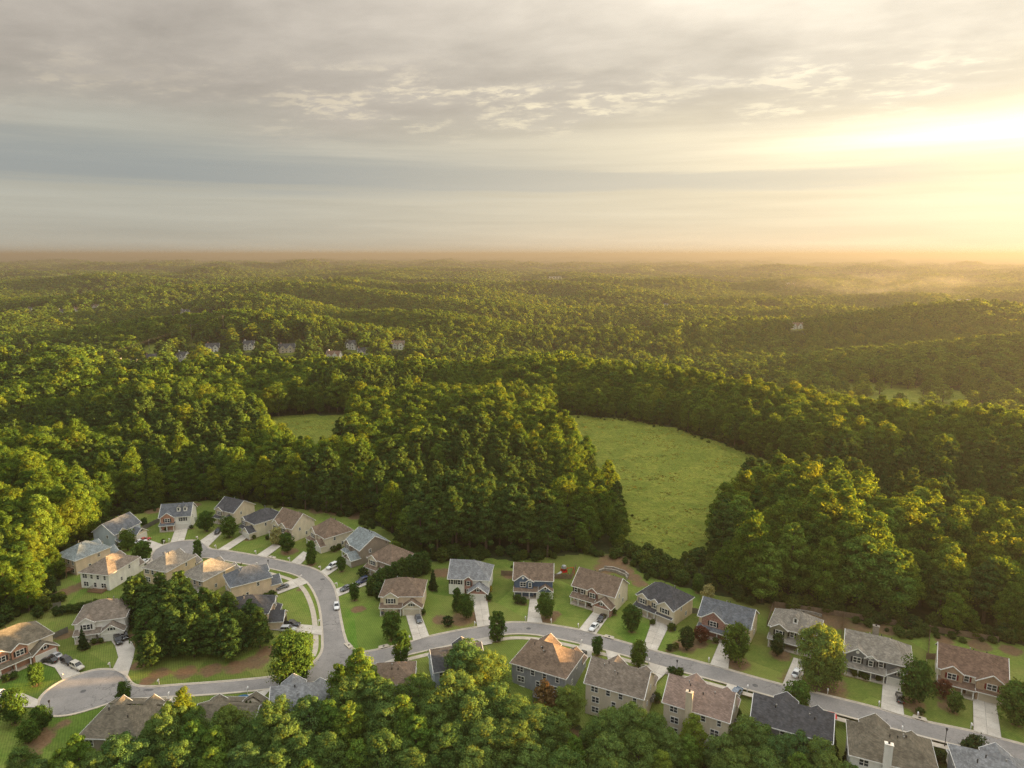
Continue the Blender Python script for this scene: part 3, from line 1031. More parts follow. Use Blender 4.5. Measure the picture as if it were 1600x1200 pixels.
DRIVES = [
    [(633, 958), (657, 958), (671, 995), (646, 1002.5)], [(738, 937), (761, 937), (767, 977.5), (746, 981)], [(828, 934), (838, 935), (848, 974.5), (823, 973)],
    [(930, 952), (955, 958), (931, 992), (904, 984.5)], [(1022, 961), (1049, 971), (1026, 1018.5), (1004, 1012.5)], [(1124, 1004), (1142, 1010), (1138, 1047), (1109, 1039)],
    [(1240, 1028), (1262, 1034), (1248, 1077), (1222, 1071)], [(1380, 1057), (1406, 1063), (1413, 1119.5), (1376, 1108)], [(1520, 1088), (1556, 1096), (1565, 1155.5), (1521, 1143.5)],
    [(274, 827), (294, 825), (288, 845.2), (266, 848.6)], [(340, 826), (350, 830), (325, 855), (312, 845.8)], [(381, 834), (392, 837), (356, 860.8), (340, 859.5)],
    [(428, 850), (440, 853), (416, 871.5), (400, 868.5)], [(474, 862), (485, 867), (469, 883), (454, 879.5)], [(538, 868), (546, 876), (511, 900.5), (500, 894)],
    [(574, 904), (578, 912), (528, 933), (524, 921)], [(428, 917), (434, 929), (483, 910.8), (470, 902)], [(417, 984), (434, 973), (503.2, 979), (503.6, 993)],
    [(386, 1086), (424, 1076.5), (412, 1090), (396, 1108)], [(488, 1066.5), (508, 1063), (512, 1076), (496, 1078)], [(588, 1041), (614, 1030), (622, 1044), (600, 1052)],
    [(744, 999.6), (764, 995.5), (770, 1006), (756, 1009)], [(906, 1005.5), (927, 1011), (924, 1026), (900, 1038)], [(1016, 1036.5), (1048, 1045.5), (1024, 1068), (1004, 1056)],
    [(946, 1016), (968, 1021.7), (974, 1042), (952, 1040)], [(1136, 1068.5), (1162, 1076), (1154, 1094), (1130, 1086)], [(1278, 1107.5), (1302, 1114), (1294, 1130), (1272, 1122)],
    [(1410, 1142.5), (1450, 1153), (1448, 1180), (1408, 1166)], [(1548, 1177.5), (1594, 1189.5), (1600, 1206), (1550, 1192)], [(0, 1086), (36, 1084), (60, 1094), (57, 1106), (0, 1106)],
    [(170, 997), (190, 991), (204, 999), (211, 1014), (208, 1030), (199, 1058), (176, 1046.2), (185, 1028), (180, 1010)], [(54, 1031), (80, 1017), (102, 1027), (126, 1052.8), (98, 1063), (86, 1044), (68, 1038)],
    [(204, 850), (222, 840), (256, 852), (239, 862), (226, 850)], [(216, 884), (226, 874), (238, 872), (239, 880)], [(260, 1091), (276, 1089.5), (272, 1104), (252, 1106)],
]


def build_roads():
    ring = smooth_line([Vector(p) for p in road_w], True, 2)
    flat_poly('road', ring, 0.05, MATS['asphalt'])
    # is the ring travelled clockwise? the kerb lies outside
    area = sum(ring[i].x * ring[(i + 1) % len(ring)].y - ring[(i + 1) % len(ring)].x * ring[i].y for i in range(len(ring)))
    s = -1.0 if area > 0 else 1.0
    strip('gutter', ring, s * -0.32, s * 0.02, 0.0, 0.058, MATS['kerb_concrete'], True)
    strip('kerb', ring, s * 0.02, s * 0.42, 0.0, 0.16, MATS['kerb_concrete'], True)
    w1 = [G(a, b).xy for a, b in [(350, 882), (400, 890.5), (434, 899), (458, 907), (474, 919), (484, 938), (490, 958), (493, 984), (494, 1012), (489, 1026)]]
    w2 = [G(a, b).xy for a, b in [(600, 1043), (618, 1036), (650, 1027), (700, 1015.5), (748, 1005.5), (790, 997.5), (815, 996.5), (840, 998.5), (874, 1005), (910, 1013), (946, 1023), (980, 1032),
                                  (1014, 1043), (1060, 1056), (1110, 1069), (1160, 1083), (1220, 1099), (1290, 1118), (1370, 1140), (1440, 1158), (1520, 1179), (1600, 1200)]]
    strip('sidewalk', smooth_line(w1), -0.75, 0.75, 0.0, 0.10, MATS['walk_concrete'])
    strip('sidewalk', smooth_line(w2), -0.75, 0.75, 0.0, 0.10, MATS['walk_concrete'])
    for d in DRIVES:
        pts = [G(a, b).xy for a, b in d]
        base = flat_poly('driveway', pts, 0.155, MATS['drive_joint'])
        if len(d) == 4:
            a, b, c, e = pts           # a-b at the house, e-c at the road
            L = ((a - e).length + (b - c).length) / 2
            W = (a - b).length
            nu, nv = max(2, int(round(L / 3.2))), (2 if W > 4.2 else 1)
            if nu > 14:
                nu = 14
            for i in range(nu):
                for j in range(nv):
                    def q(u, v):
                        return (a * (1 - v) + b * v) * (1 - u) + (e * (1 - v) + c * v) * u
                    gu, gv = 0.035 / max(L, 1), 0.035 / max(W, 1)
                    u0, u1, v0, v1 = i / nu + gu, (i + 1) / nu - gu, j / nv + gv, (j + 1) / nv - gv
                    pp = [q(u0, v0), q(u1, v0), q(u1, v1), q(u0, v1)]
                    ar = sum(pp[k].x * pp[(k + 1) % 4].y - pp[(k + 1) % 4].x * pp[k].y for k in range(4))
                    if ar < 0:
                        pp.reverse()
                    z = 0.19 + random.uniform(-0.006, 0.006)
                    MB().slab([(k.x, k.y, z) for k in pp], 0.06).build('slab', MATS['drive_concrete'], base)
        else:
            flat_poly('slab', [Vector(p) for p in pts], 0.175, MATS['drive_concrete'], None, base)
    # tar-patched repairs and manhole lids on the asphalt
    for px, py, w, l, a in [(130, 1080, 0.7, 0.7, 0), (826, 982, 0.7, 0.6, .3), (504, 905, 0.8, 0.7, .5), (1180, 1071, 0.7, 0.7, 0), (232, 1078, 1.4, 0.4, 0)]:
        p = G(px, py, 0.05)
        n = 10
        o = MB().slab([(p.x + math.cos(k / n * 6.2832) * w, p.y + math.sin(k / n * 6.2832) * l, 0.062) for k in range(n)], 0.02).build('manhole_cover', MATS['asphalt_patch'])
        tag(o, kind='structure')


def build_drain(px, py, px2, py2, label):
    """kerb inlet: concrete hood with a dark mouth and an iron lid"""
    a, b = G(px, py), G(px2, py2)
    e = empty('storm_drain', ((a + b) / 2), math.atan2((b - a).y, (b - a).x), label, 'storm drain', 'kerb inlets along the street')
    L = 3.4
    MB().slab([(-L / 2, -0.35, 0.30), (L / 2, -0.35, 0.30), (L / 2 - 0.4, 1.1, 0.30), (-L / 2 + 0.4, 1.1, 0.30)], 0.3).build('hood', MATS['kerb_concrete'], e)
    MB().box(-1.0, 1.0, -0.39, -0.345, 0.07, 0.22).build('mouth', MATS['iron'], e)
    MB().tube([(0, 0.4, 0.30), (0, 0.4, 0.33)], [0.32, 0.32], 14).build('lid', MATS['iron'], e)
# ------------------------------------------------------------------ houses
_wcache = {}


def window_meshes(w, h, cols, rows, arched=False):
    k = (round(w, 2), round(h, 2), cols, rows)
    if k not in _wcache:
        f = MB()
        t, d = 0.13, 0.10
        f.box(-w / 2 - t, w / 2 + t, -d, 0.0, -h / 2 - t, -h / 2)
        f.box(-w / 2 - t, w / 2 + t, -d, 0.0, h / 2, h / 2 + t)
        f.box(-w / 2 - t, -w / 2, -d, 0.0, -h / 2, h / 2)
        f.box(w / 2, w / 2 + t, -d, 0.0, -h / 2, h / 2)
        for i in range(1, cols):
            x = -w / 2 + w * i / cols
            f.box(x - 0.06, x + 0.06, -d * 0.9, 0.0, -h / 2, h / 2)
        for j in range(1, rows):
            z = -h / 2 + h * j / rows
            f.box(-w / 2, w / 2, -d * 0.8, 0.0, z - 0.035, z + 0.035)
        p = MB().box(-w / 2, w / 2, -0.035, 0.0, -h / 2, h / 2)
        _wcache[k] = (f.mesh('window', MATS['white_trim']), p.mesh('pane', MATS['window_glass']))
    return _wcache[k]


_scache = {}


def shutter_mesh(h, mat):
    k = (round(h, 2), mat)
    if k not in _scache:
        m = MB().box(-0.22, 0.22, -0.07, -0.005, -h / 2, h / 2)
        for i in range(int(h / 0.3)):
            z = -h / 2 + 0.15 + i * 0.3
            m.box(-0.16, 0.16, -0.085, -0.07, z - 0.06, z + 0.06)
        _scache[k] = m.mesh('shutter', MATS[mat])
    return _scache[k]


FACE = {'F': 0.0, 'R': math.pi / 2, 'B': math.pi, 'L': -math.pi / 2}


class House:
    """local frame: front wall on y = 0 looking to -y, x to the right as seen from the street"""
    def __init__(self, name, loc, rz, label, cat='house', group=None):
        self.root = empty(name, loc, rz, label, cat, group)

    def on(self, face, box, u, z):
        """a point on one face of a box (x0,x1,y0,y1)"""
        x0, x1, y0, y1 = box
        return {'F': (u, y0, z), 'B': (u, y1, z), 'L': (x0, u, z), 'R': (x1, u, z)}[face]

    def window(self, face, box, u, z, w=0.95, h=1.5, cols=1, rows=2, shutters=None):
        fm, pm = window_meshes(w, h, cols, rows)
        x, y, zz = self.on(face, box, u, z)
        e = 0.004
        off = {'F': (0, -e), 'B': (0, e), 'L': (-e, 0), 'R': (e, 0)}[face]
        o = obj('window', fm, self.root, (x + off[0], y + off[1], zz), FACE[face])
        obj('pane', pm, o)
        if shutters:
            for s in (-1, 1):
                c, sn = math.cos(FACE[face]), math.sin(FACE[face])
                du = s * (w / 2 + 0.38)
                obj('shutter', shutter_mesh(h, shutters), self.root, (x + off[0] + du * c, y + off[1] + du * sn, zz), FACE[face])

    def wall(self, box, z0, z1, mat, gable=None, pitch=0.0, name='wall', only=None):
        x0, x1, y0, y1 = box
        m = MB()
        m.add([(x0, y0, z0), (x1, y0, z0), (x1, y1, z0), (x0, y1, z0), (x0, y0, z1), (x1, y0, z1), (x1, y1, z1), (x0, y1, z1)],
              [(0, 1, 5, 4), (1, 2, 6, 5), (2, 3, 7, 6), (3, 0, 4, 7), (4, 5, 6, 7)])
        if gable == 'x':
            ym, zr = (y0 + y1) / 2, z1 + pitch * (y1 - y0) / 2 - 0.10
            m.add([(x0, y0, z1), (x0, y1, z1), (x0, ym, zr)], [(0, 2, 1)])
            m.add([(x1, y0, z1), (x1, y1, z1), (x1, ym, zr)], [(0, 1, 2)])
        elif gable in ('hipR', 'hipL'):
            ym, zr = (y0 + y1) / 2, z1 + pitch * (y1 - y0) / 2 - 0.10
            if gable == 'hipR':
                m.add([(x0, y0, z1), (x0, y1, z1), (x0, ym, zr)], [(0, 2, 1)])
            else:
                m.add([(x1, y0, z1), (x1, y1, z1), (x1, ym, zr)], [(0, 1, 2)])
        elif gable == 'y':
            xm, zr = (x0 + x1) / 2, z1 + pitch * (x1 - x0) / 2 - 0.10
            m.add([(x0, y0, z1), (x1, y0, z1), (xm, y0, zr)], [(0, 1, 2)])
            m.add([(x0, y1, z1), (x1, y1, z1), (xm, y1, zr)], [(0, 2, 1)])
        return m.build(name, MATS[mat], self.root)

    def roof(self, box, z, kind, pitch, mat, o=0.42, trim='white_trim', name='roof', clip_back=None):
        x0, x1, y0, y1 = box
        t = 0.16
        m, tr = MB(), MB()
        E = []
        if kind == 'x':
            ym = (y0 + y1) / 2
            zr = z + pitch * (y1 - y0) / 2 + t
            ze = z - pitch * o + t
            a, b = x0 - o, x1 + o
            m.slab([(a, y0 - o, ze), (b, y0 - o, ze), (b, ym, zr), (a, ym, zr)], t)
            m.slab([(a, ym, zr), (b, ym, zr), (b, y1 + o, ze), (a, y1 + o, ze)], t)
            E = [((a, y0 - o, ze), (b, y0 - o, ze)), ((a, y1 + o, ze), (b, y1 + o, ze)), ((a, y0 - o, ze), (a, ym, zr)), ((a, y1 + o, ze), (a, ym, zr)),
                 ((b, y0 - o, ze), (b, ym, zr)), ((b, y1 + o, ze), (b, ym, zr))]
        elif kind == 'y':
            xm = (x0 + x1) / 2
            zr = z + pitch * (x1 - x0) / 2 + t
            ze = z - pitch * o + t
            a, b = y0 - o, y1
            m.slab([(x0 - o, a, ze), (xm, a, zr), (xm, b, zr), (x0 - o, b, ze)], t)
            m.slab([(xm, a, zr), (x1 + o, a, ze), (x1 + o, b, ze), (xm, b, zr)], t)
            E = [((x0 - o, a, ze), (xm, a, zr)), ((x1 + o, a, ze), (xm, a, zr)), ((x0 - o, a, ze), (x0 - o, b, ze)), ((x1 + o, a, ze), (x1 + o, b, ze))]
        elif kind in ('hip', 'hipL', 'hipR'):
            w, d = x1 - x0 + 2 * o, y1 - y0 + 2 * o
            a, b, c, e = x0 - o, x1 + o, y0 - o, y1 + o
            ze = z - pitch * o + t
            if w >= d:
                hh = d / 2
                zr = ze + pitch * hh
                ym = (c + e) / 2
                ra = a if kind == 'hipR' else a + hh
                rb = b if kind == 'hipL' else b - hh
                m.slab([(a, c, ze), (b, c, ze), (rb, ym, zr), (ra, ym, zr)], t)
                m.slab([(b, e, ze), (a, e, ze), (ra, ym, zr), (rb, ym, zr)], t)
                if kind != 'hipR':
                    m.slab([(a, e, ze), (a, c, ze), (ra, ym, zr)], t)
                if kind != 'hipL':
                    m.slab([(b, c, ze), (b, e, ze), (rb, ym, zr)], t)
            else:
                hh = w / 2
                zr = ze + pitch * hh
                xm = (a + b) / 2
                m.slab([(a, c, ze), (b, c, ze), (xm, c + hh, zr)], t)
                m.slab([(b, e, ze), (a, e, ze), (xm, e - hh, zr)], t)
                m.slab([(b, c, ze), (b, e, ze), (xm, e - hh, zr), (xm, c + hh, zr)], t)
                m.slab([(a, e, ze), (a, c, ze), (xm, c + hh, zr), (xm, e - hh, zr)], t)
            q = [(a, c, ze), (b, c, ze), (b, e, ze), (a, e, ze)]
            E = [(q[i], q[(i + 1) % 4]) for i in range(4)]
            if kind == 'hipR':
                E = [E[0], E[1], E[2], ((a, c, ze), (a, ym, zr)), ((a, e, ze), (a, ym, zr))]
            if kind == 'hipL':
                E = [E[0], E[3], E[2], ((b, c, ze), (b, ym, zr)), ((b, e, ze), (b, ym, zr))]
        elif kind == 'shed':          # high at the back (y1), low at the front
            ze, zh = z, z + pitch * (y1 - y0)
            m.slab([(x0 - 0.2, y0, ze), (x1 + 0.2, y0, ze), (x1 + 0.2, y1, zh), (x0 - 0.2, y1, zh)], t)
            E = [((x0 - 0.2, y0, ze), (x1 + 0.2, y0, ze)), ((x0 - 0.2, y0, ze), (x0 - 0.2, y1, zh)), ((x1 + 0.2, y0, ze), (x1 + 0.2, y1, zh))]
        elif kind == 'shedB':         # lean-to at the rear, low at y1
            zh, ze = z + pitch * (y1 - y0), z
            m.slab([(x0 - 0.2, y0, zh), (x1 + 0.2, y0, zh), (x1 + 0.2, y1, ze), (x0 - 0.2, y1, ze)], t)
            E = [((x0 - 0.2, y1, ze), (x1 + 0.2, y1, ze)), ((x0 - 0.2, y0, zh), (x0 - 0.2, y1, ze)), ((x1 + 0.2, y0, zh), (x1 + 0.2, y1, ze))]
        ro = m.build(name, MATS[mat], self.root)
        for p, q in E:
            tr.bar(Vector(p) - Vector((0, 0, 0.12)), Vector(q) - Vector((0, 0, 0.12)), 0.13, 0.22)
        tr.build('fascia', MATS[trim], ro)
        return ro

    def vents(self, ro, pts, mats=('vent_black', 'vent_metal')):
        for i, (x, y, z) in enumerate(pts):
            MB().tube([(x, y, z - 0.3), (x, y, z + 0.45), (x, y, z + 0.46), (x, y, z + 0.6)], [0.10, 0.10, 0.16, 0.14], 8).build('vent_pipe', MATS[mats[i % 2]], ro)

    def garage_door(self, box, u, w=4.9, h=2.2, mat='garage_white', face='F', z0=0.1):
        m = MB()
        x, y, _ = self.on(face, box, u, 0)
        m.box(-w / 2 - 0.16, w / 2 + 0.16, -0.09, -0.004, h, h + 0.18)
        for s in (-1, 1):
            m.box(s * (w / 2 + 0.08) - 0.08, s * (w / 2 + 0.08) + 0.08, -0.09, -0.004, 0, h)
        tr = m.build('garage_frame', MATS['white_trim'], self.root, (x, y, z0), FACE[face])
        d = MB()
        nr, nc = 4, max(2, int(w / 0.8))
        d.box(-w / 2, w / 2, -0.03, -0.004, 0, h)
        for i in range(nr):
            for j in range(nc):
                d.box(-w / 2 + (j + 0.1) * w / nc, -w / 2 + (j + 0.9) * w / nc, -0.06, -0.03, (i + 0.12) * h / nr, (i + 0.88) * h / nr)
        gd = d.build('garage_door', MATS[mat], self.root, (x, y, z0), FACE[face])
        return gd

    def door(self, face, box, u, z0=0.25, mat='door_dark'):
        x, y, _ = self.on(face, box, u, 0)
        f = MB().box(-0.62, -0.48, -0.09, -0.004, 0, 2.2).box(0.48, 0.62, -0.09, -0.004, 0, 2.2).box(-0.62, 0.62, -0.09, -0.004, 2.2, 2.36)
        f.build('door_frame', MATS['white_trim'], self.root, (x, y, z0), FACE[face])
        d = MB().box(-0.48, 0.48, -0.05, -0.004, 0, 2.2)
        for i in (0, 1):
            for j in (0, 1):
                d.box(-0.38 + i * 0.42, -0.04 + i * 0.42, -0.07, -0.05, 0.2 + j * 1.05, 1.0 + j * 1.0)
        dr = d.build('door', MATS[mat], self.root, (x, y, z0), FACE[face])
        MB().tube([(0.38, -0.05, 1.0), (0.38, -0.12, 1.0)], [0.04, 0.05], 6).build('handle', MATS['vent_metal'], dr)

    def chimney(self, ro, x, y, z0, z1, mat, w=1.5, d=0.9):
        m = MB().box(x - w / 2, x + w / 2, y - d / 2, y + d / 2, z0, z1)
        m.box(x - w / 2 - 0.1, x + w / 2 + 0.1, y - d / 2 - 0.1, y + d / 2 + 0.1, z1, z1 + 0.15)
        c = m.build('chimney', MATS[mat], ro)
        return c

    def porch(self, x0, x1, depth, y=0.0, z=2.75, roofm='brown_shingle', posts=3, floor=0.3, rail=False, pitch=0.32):
        self.roof((x0, x1, y - depth, y + 0.05), z, 'shed', pitch, roofm, name='porch_roof')
        MB().box(x0, x1, y - depth + 0.1, y - 0.004, 0.0, floor).build('porch_floor', MATS['walk_concrete'], self.root)
        for i in range(posts):
            x = x0 + 0.2 + (x1 - x0 - 0.4) * (i / max(1, posts - 1))
            MB().box(x - 0.13, x + 0.13, y - depth + 0.2, y - depth + 0.46, floor, z - 0.12).build('porch_post', MATS['white_trim'], self.root)
        if rail:
            m = MB().box(x0 + 0.3, x1 - 0.3, y - depth + 0.3, y - depth + 0.36, floor + 0.8, floor + 0.9)
            k = x0 + 0.4
            while k < x1 - 0.4:
                m.box(k, k + 0.05, y - depth + 0.3, y - depth + 0.35, floor + 0.08, floor + 0.8)
                k += 0.22
            m.build('railing', MATS['white_trim'], self.root)

    def dormer(self, ro, x, y, z, roofm, w=1.3):
        d = MB().box(x - w / 2, x + w / 2, y, y + 2.0, z - 1.2, z + 0.9)
        d.add([(x - w / 2, y, z + 0.9), (x + w / 2, y, z + 0.9), (x, y, z + 1.5)], [(0, 1, 2)])
        o = d.build('dormer', MATS['white_trim'], self.root)
        t = MB()
        t.slab([(x - w / 2 - 0.2, y - 0.2, z + 0.85), (x, y - 0.2, z + 1.65), (x, y + 3, z + 1.65), (x - w / 2 - 0.2, y + 3, z + 0.85)], 0.12)
        t.slab([(x, y - 0.2, z + 1.65), (x + w / 2 + 0.2, y - 0.2, z + 0.85), (x + w / 2 + 0.2, y + 3, z + 0.85), (x, y + 3, z + 1.65)], 0.12)
        t.build('dormer_roof', MATS[roofm], o)
        MB().box(x - 0.32, x + 0.32, y - 0.03, y - 0.003, z - 0.35, z + 0.75).build('pane', MATS['window_glass'], o)

    def deck(self, x0, x1, y0, depth, z, zg, mat='deck_wood', stairs=True):
        e = MB().box(x0, x1, y0 + 0.004, y0 + depth, z - 0.2, z)
        d = e.build('deck', MATS[mat], self.root)
        for x in (x0 + 0.15, (x0 + x1) / 2, x1 - 0.15):
            MB().box(x - 0.09, x + 0.09, y0 + depth - 0.3, y0 + depth - 0.12, zg, z - 0.2).build('deck_post', MATS[mat], d)
        m = MB()
        for a, b in (((x0, y0 + 0.1), (x0, y0 + depth)), ((x0, y0 + depth), (x1, y0 + depth)), ((x1, y0 + depth), (x1, y0 + 0.1))):
            a, b = Vector((*a, z)), Vector((*b, z))
            m.bar(a + Vector((0, 0, 0.95)), b + Vector((0, 0, 0.95)), 0.09, 0.09)
            n = int((b - a).length / 0.25)
            for i in range(n + 1):
                p = a.lerp(b, i / n)
                m.bar(p, p + Vector((0, 0, 0.95)), 0.045, 0.045)
        m.build('deck_railing', MATS[mat], d)


def place(corners, w, d, rear=False, anchor='A'):
    """origin and turn of a house from the two ends of the wall that faces the camera"""
    A, B = G(*corners[0]), G(*corners[1])
    u = (B - A)
    u.z = 0
    u.normalize()
    mid = (A + B) / 2
    if rear:
        xdir = -u
        ydir = Vector((-xdir.y, xdir.x, 0))
        org = mid - xdir * (w / 2) - ydir * d
    else:
        xdir = u
        org = mid - xdir * (w / 2)
    return (org.x, org.y, 0.0), math.atan2(xdir.y, xdir.x)


def place_side(corners, w, d):
    """as place(), but the wall in view is the left-hand side wall: first its rear end, then its street end"""
    Rr, Fr = G(*corners[0]), G(*corners[1])
    yd = (Rr - Fr)
    yd.z = 0
    yd.normalize()
    xd = Vector((yd.y, -yd.x, 0))
    org = (Rr + Fr) / 2 - yd * (d / 2)
    return (org.x, org.y, 0.0), math.atan2(xd.y, xd.x)


HOUSE_C = []


def suburban(label, corners, w, d, rear=False, h=5.7, roof='x', pitch=0.62, wall='beige_siding', front=None, roofm='brown_shingle',
             garage='R', gw=6.0, gproj=2.4, gstorey=1, gmat=None, gdoor='garage_white', gables=((0.24, 0.36, 0.5),), porch=True,
             shutters='shutter_black', chimney=None, base=0.0, dormers=(), rear_windows=True, side_windows=1, porchm=None, gdouble=False, group='houses of the estate', leanto=None,
             deck=None, name='house', mainfront=None, loc=None, rz=None, small=False, vents=3, gzpitch=None, round_vents=False):
    if loc is None:
        loc, rz = place(corners, w, d, rear)
    H = House(name, loc, rz, label, 'house', group)
    ca, sa = math.cos(rz), math.sin(rz)
    HOUSE_C.append((loc[0] + ca * w / 2 - sa * d / 2, loc[1] + sa * w / 2 + ca * d / 2))
    front = front or wall
    gmat = gmat or front
    box = (0.0, w, 0.0, d)
    gk = {'x': 'x', 'y': 'y', 'hipL': 'hipL', 'hipR': 'hipR'}.get(roof)
    H.wall(box, -base - 0.6, h, wall, gk, pitch)
    ro = H.roof(box, h, roof, pitch, roofm)
    zr = h + pitch * d / 2
    # ---- garage wing
    if garage:
        g0, g1 = (w - gw, w) if garage == 'R' else (0.0, gw)
        gh = 2.75 if gstorey == 1 else h - 0.25
        gp = gzpitch or (0.72 if gstorey == 1 else 0.7)
        gb = (g0 + 0.03, g1 - 0.03, -gproj, 0.6)
        if gproj > 0.5:
            H.wall(gb, -0.5, gh, gmat, 'y', gp)
            back = 0.3 if gstorey == 1 else min(d * 0.5, gw / 2 * gp / pitch + 1.0)
            H.roof((gb[0], gb[1], gb[2], back), gh, 'y', gp, roofm, 0.35)
            fb = gb
            if gstorey == 2:
                H.roof((g0 + 0.1, g1 - 0.1, -gproj - 0.75, -gproj), 2.75, 'shed', 0.5, roofm, name='awning')
                H.window('F', gb, (g0 + g1) / 2, 4.35, 1.9, 1.45, 2, 2, shutters)
            else:
                H.window('F', gb, (g0 + g1) / 2, gh + 0.95, 0.7, 0.8, 1, 1, shutters)
                H.window('F', box, (g0 + g1) / 2 + (0.0), 4.9, 0.9, 0.9, 1, 2, None) if gh + gp * gw / 2 < 4.4 else None
        else:
            fb = box
            H.window('F', box, (g0 + g1) / 2, 4.3, 1.9, 1.45, 2, 2, shutters)
        H.garage_door(fb, (g0 + g1) / 2, 4.9, 2.15, gdoor)
    # ---- projecting front gables
    ga0, ga1 = ((0.0, w - gw) if garage == 'R' else (gw, w)) if garage else (0.0, w)
    span = ga1 - ga0
    taken = []
    for fx, fw, pj in gables:
        cw = fw * w
        cx = fx * w
        b = (cx - cw / 2, cx + cw / 2, -pj, 0.5)
        H.wall(b, -0.5, h - 0.02, front, 'y', pitch * 1.05)
        H.roof((b[0], b[1], b[2], min(d * 0.55, cw / 2 + 0.8)), h - 0.02, 'y', pitch * 1.05, roofm, 0.3)
        if h > 4.9:
            H.window('F', b, cx, 4.35, 1.75 if cw > 3 else 0.9, 1.45, 2 if cw > 3 else 1, 2, shutters)
        if not porch:
            H.window('F', b, cx, 1.55, 1.75 if cw > 3 else 0.9, 1.5, 2 if cw > 3 else 1, 2, shutters)
        if round_vents:
            vz = h + pitch * cw * 0.24
            MB().tube([(cx, -pj - 0.09, vz), (cx, -pj - 0.004, vz)], [0.42, 0.42], 16).build('gable_vent', MATS['white_trim'], H.root)
        taken.append((b[0] - 0.8, b[1] + 0.8))
    # ---- other front windows of the upper floor
    k = ga0 + 1.1
    while k < ga1 - 0.9 and h > 4.9:
        if not any(a < k < b for a, b in taken):
            H.window('F', box, k, 4.35, 0.95, 1.45, 1, 2, shutters)
            k += 2.3
        else:
            k += 0.5
    # ---- porch and ground floor
    if porch:
        pm = max([g[2] for g in gables] + [0])
        pd = pm + 1.5
        H.porch(ga0 + 0.15, ga1 - 0.25, pd, 0.0, 2.7, porchm or roofm, 3 if span < 7 else 4, rail=False, pitch=0.36 if pd < 2.4 else 0.26)
        H.window('F', (ga0, ga1, -0.0, d), ga0 + span * 0.28, 1.6, 1.6, 1.5, 2, 2, shutters)
        H.door('F', box, ga0 + span * 0.72, 0.3)
    else:
        H.door('F', box, ga0 + span * 0.8, 0.15)
    # ---- sides
    for f in ('L', 'R'):
        for i in range(side_windows):
            u = d * (0.34 + 0.36 * i)
            if h > 4.9:
                H.window(f, box, u, 4.3, 0.75, 1.15, 1, 2, None)
            if i == 0:
                H.window(f, box, d * 0.62, 1.7, 0.75, 1.15, 1, 2, None)
    # ---- back
    low_h = h < 4.9
    if rear_windows:
        for fr, ww, c in ((0.14, 0.8, 1), (0.38, 0.95, 1), (0.6, 0.95, 1), (0.84, 1.7, 2)):
            if not low_h:
                H.window('B', box, w * fr, 4.35, ww, 1.4, c, 2, None)
        for fr, ww, c in ((0.2, 1.8, 2), (0.5, 0.95, 1), (0.82, 1.75, 2)):
            H.window('B', box, w * fr, 1.55, ww, 1.5, c, 2, None)
        if base > 1.5:
            for fr in (0.3, 0.82):
                H.window('B', box, w * fr, -1.2, 1.7, 1.4, 2, 2, None)
    if chimney:
        cx, cyy, cm = chimney
        H.chimney(ro, w * cx, d * cyy + (0.5 if cyy >= 1 else 0), -base if cyy >= 1 else h, zr + 0.7, cm)
        MB().tube([(w * cx, d * cyy + (0.5 if cyy >= 1 else 0), zr + 0.85), (w * cx, d * cyy + (0.5 if cyy >= 1 else 0), zr + 1.25)], [0.22, 0.22], 10).build('flue', MATS['vent_black'], ro)
    for x in dormers:
        H.dormer(ro, w * x, d * 0.16, h + pitch * d * 0.16 + 0.95, roofm)
    if leanto:
        a, b, dep = leanto
        H.wall((w * a, w * b, d + 0.003, d + dep), -base - 0.5, 2.3, wall, name='wall')
        H.roof((w * a, w * b, d, d + dep + 0.3), 2.4, 'shedB', 0.25, roofm, name='porch_roof')
    if deck:
        a, b, dep, z, mat = deck
        H.deck(w * a, w * b, d, dep, z, -base - 1.5, mat)
    vp = []
    rr = random.Random(int(w * 1000 + d * 77 + loc[0] * 13))
    for i in range(vents):
        y = d * rr.uniform(0.55, 0.72)
        vp.append((w * rr.uniform(0.2, 0.8), y, h + pitch * (d - y) + 0.14) if roof == 'x' or roof.startswith('hip') else (w * 0.5, d * 0.5, zr + 0.1))
    if roof == 'y':
        vp = []
    H.vents(ro, vp)
    return H
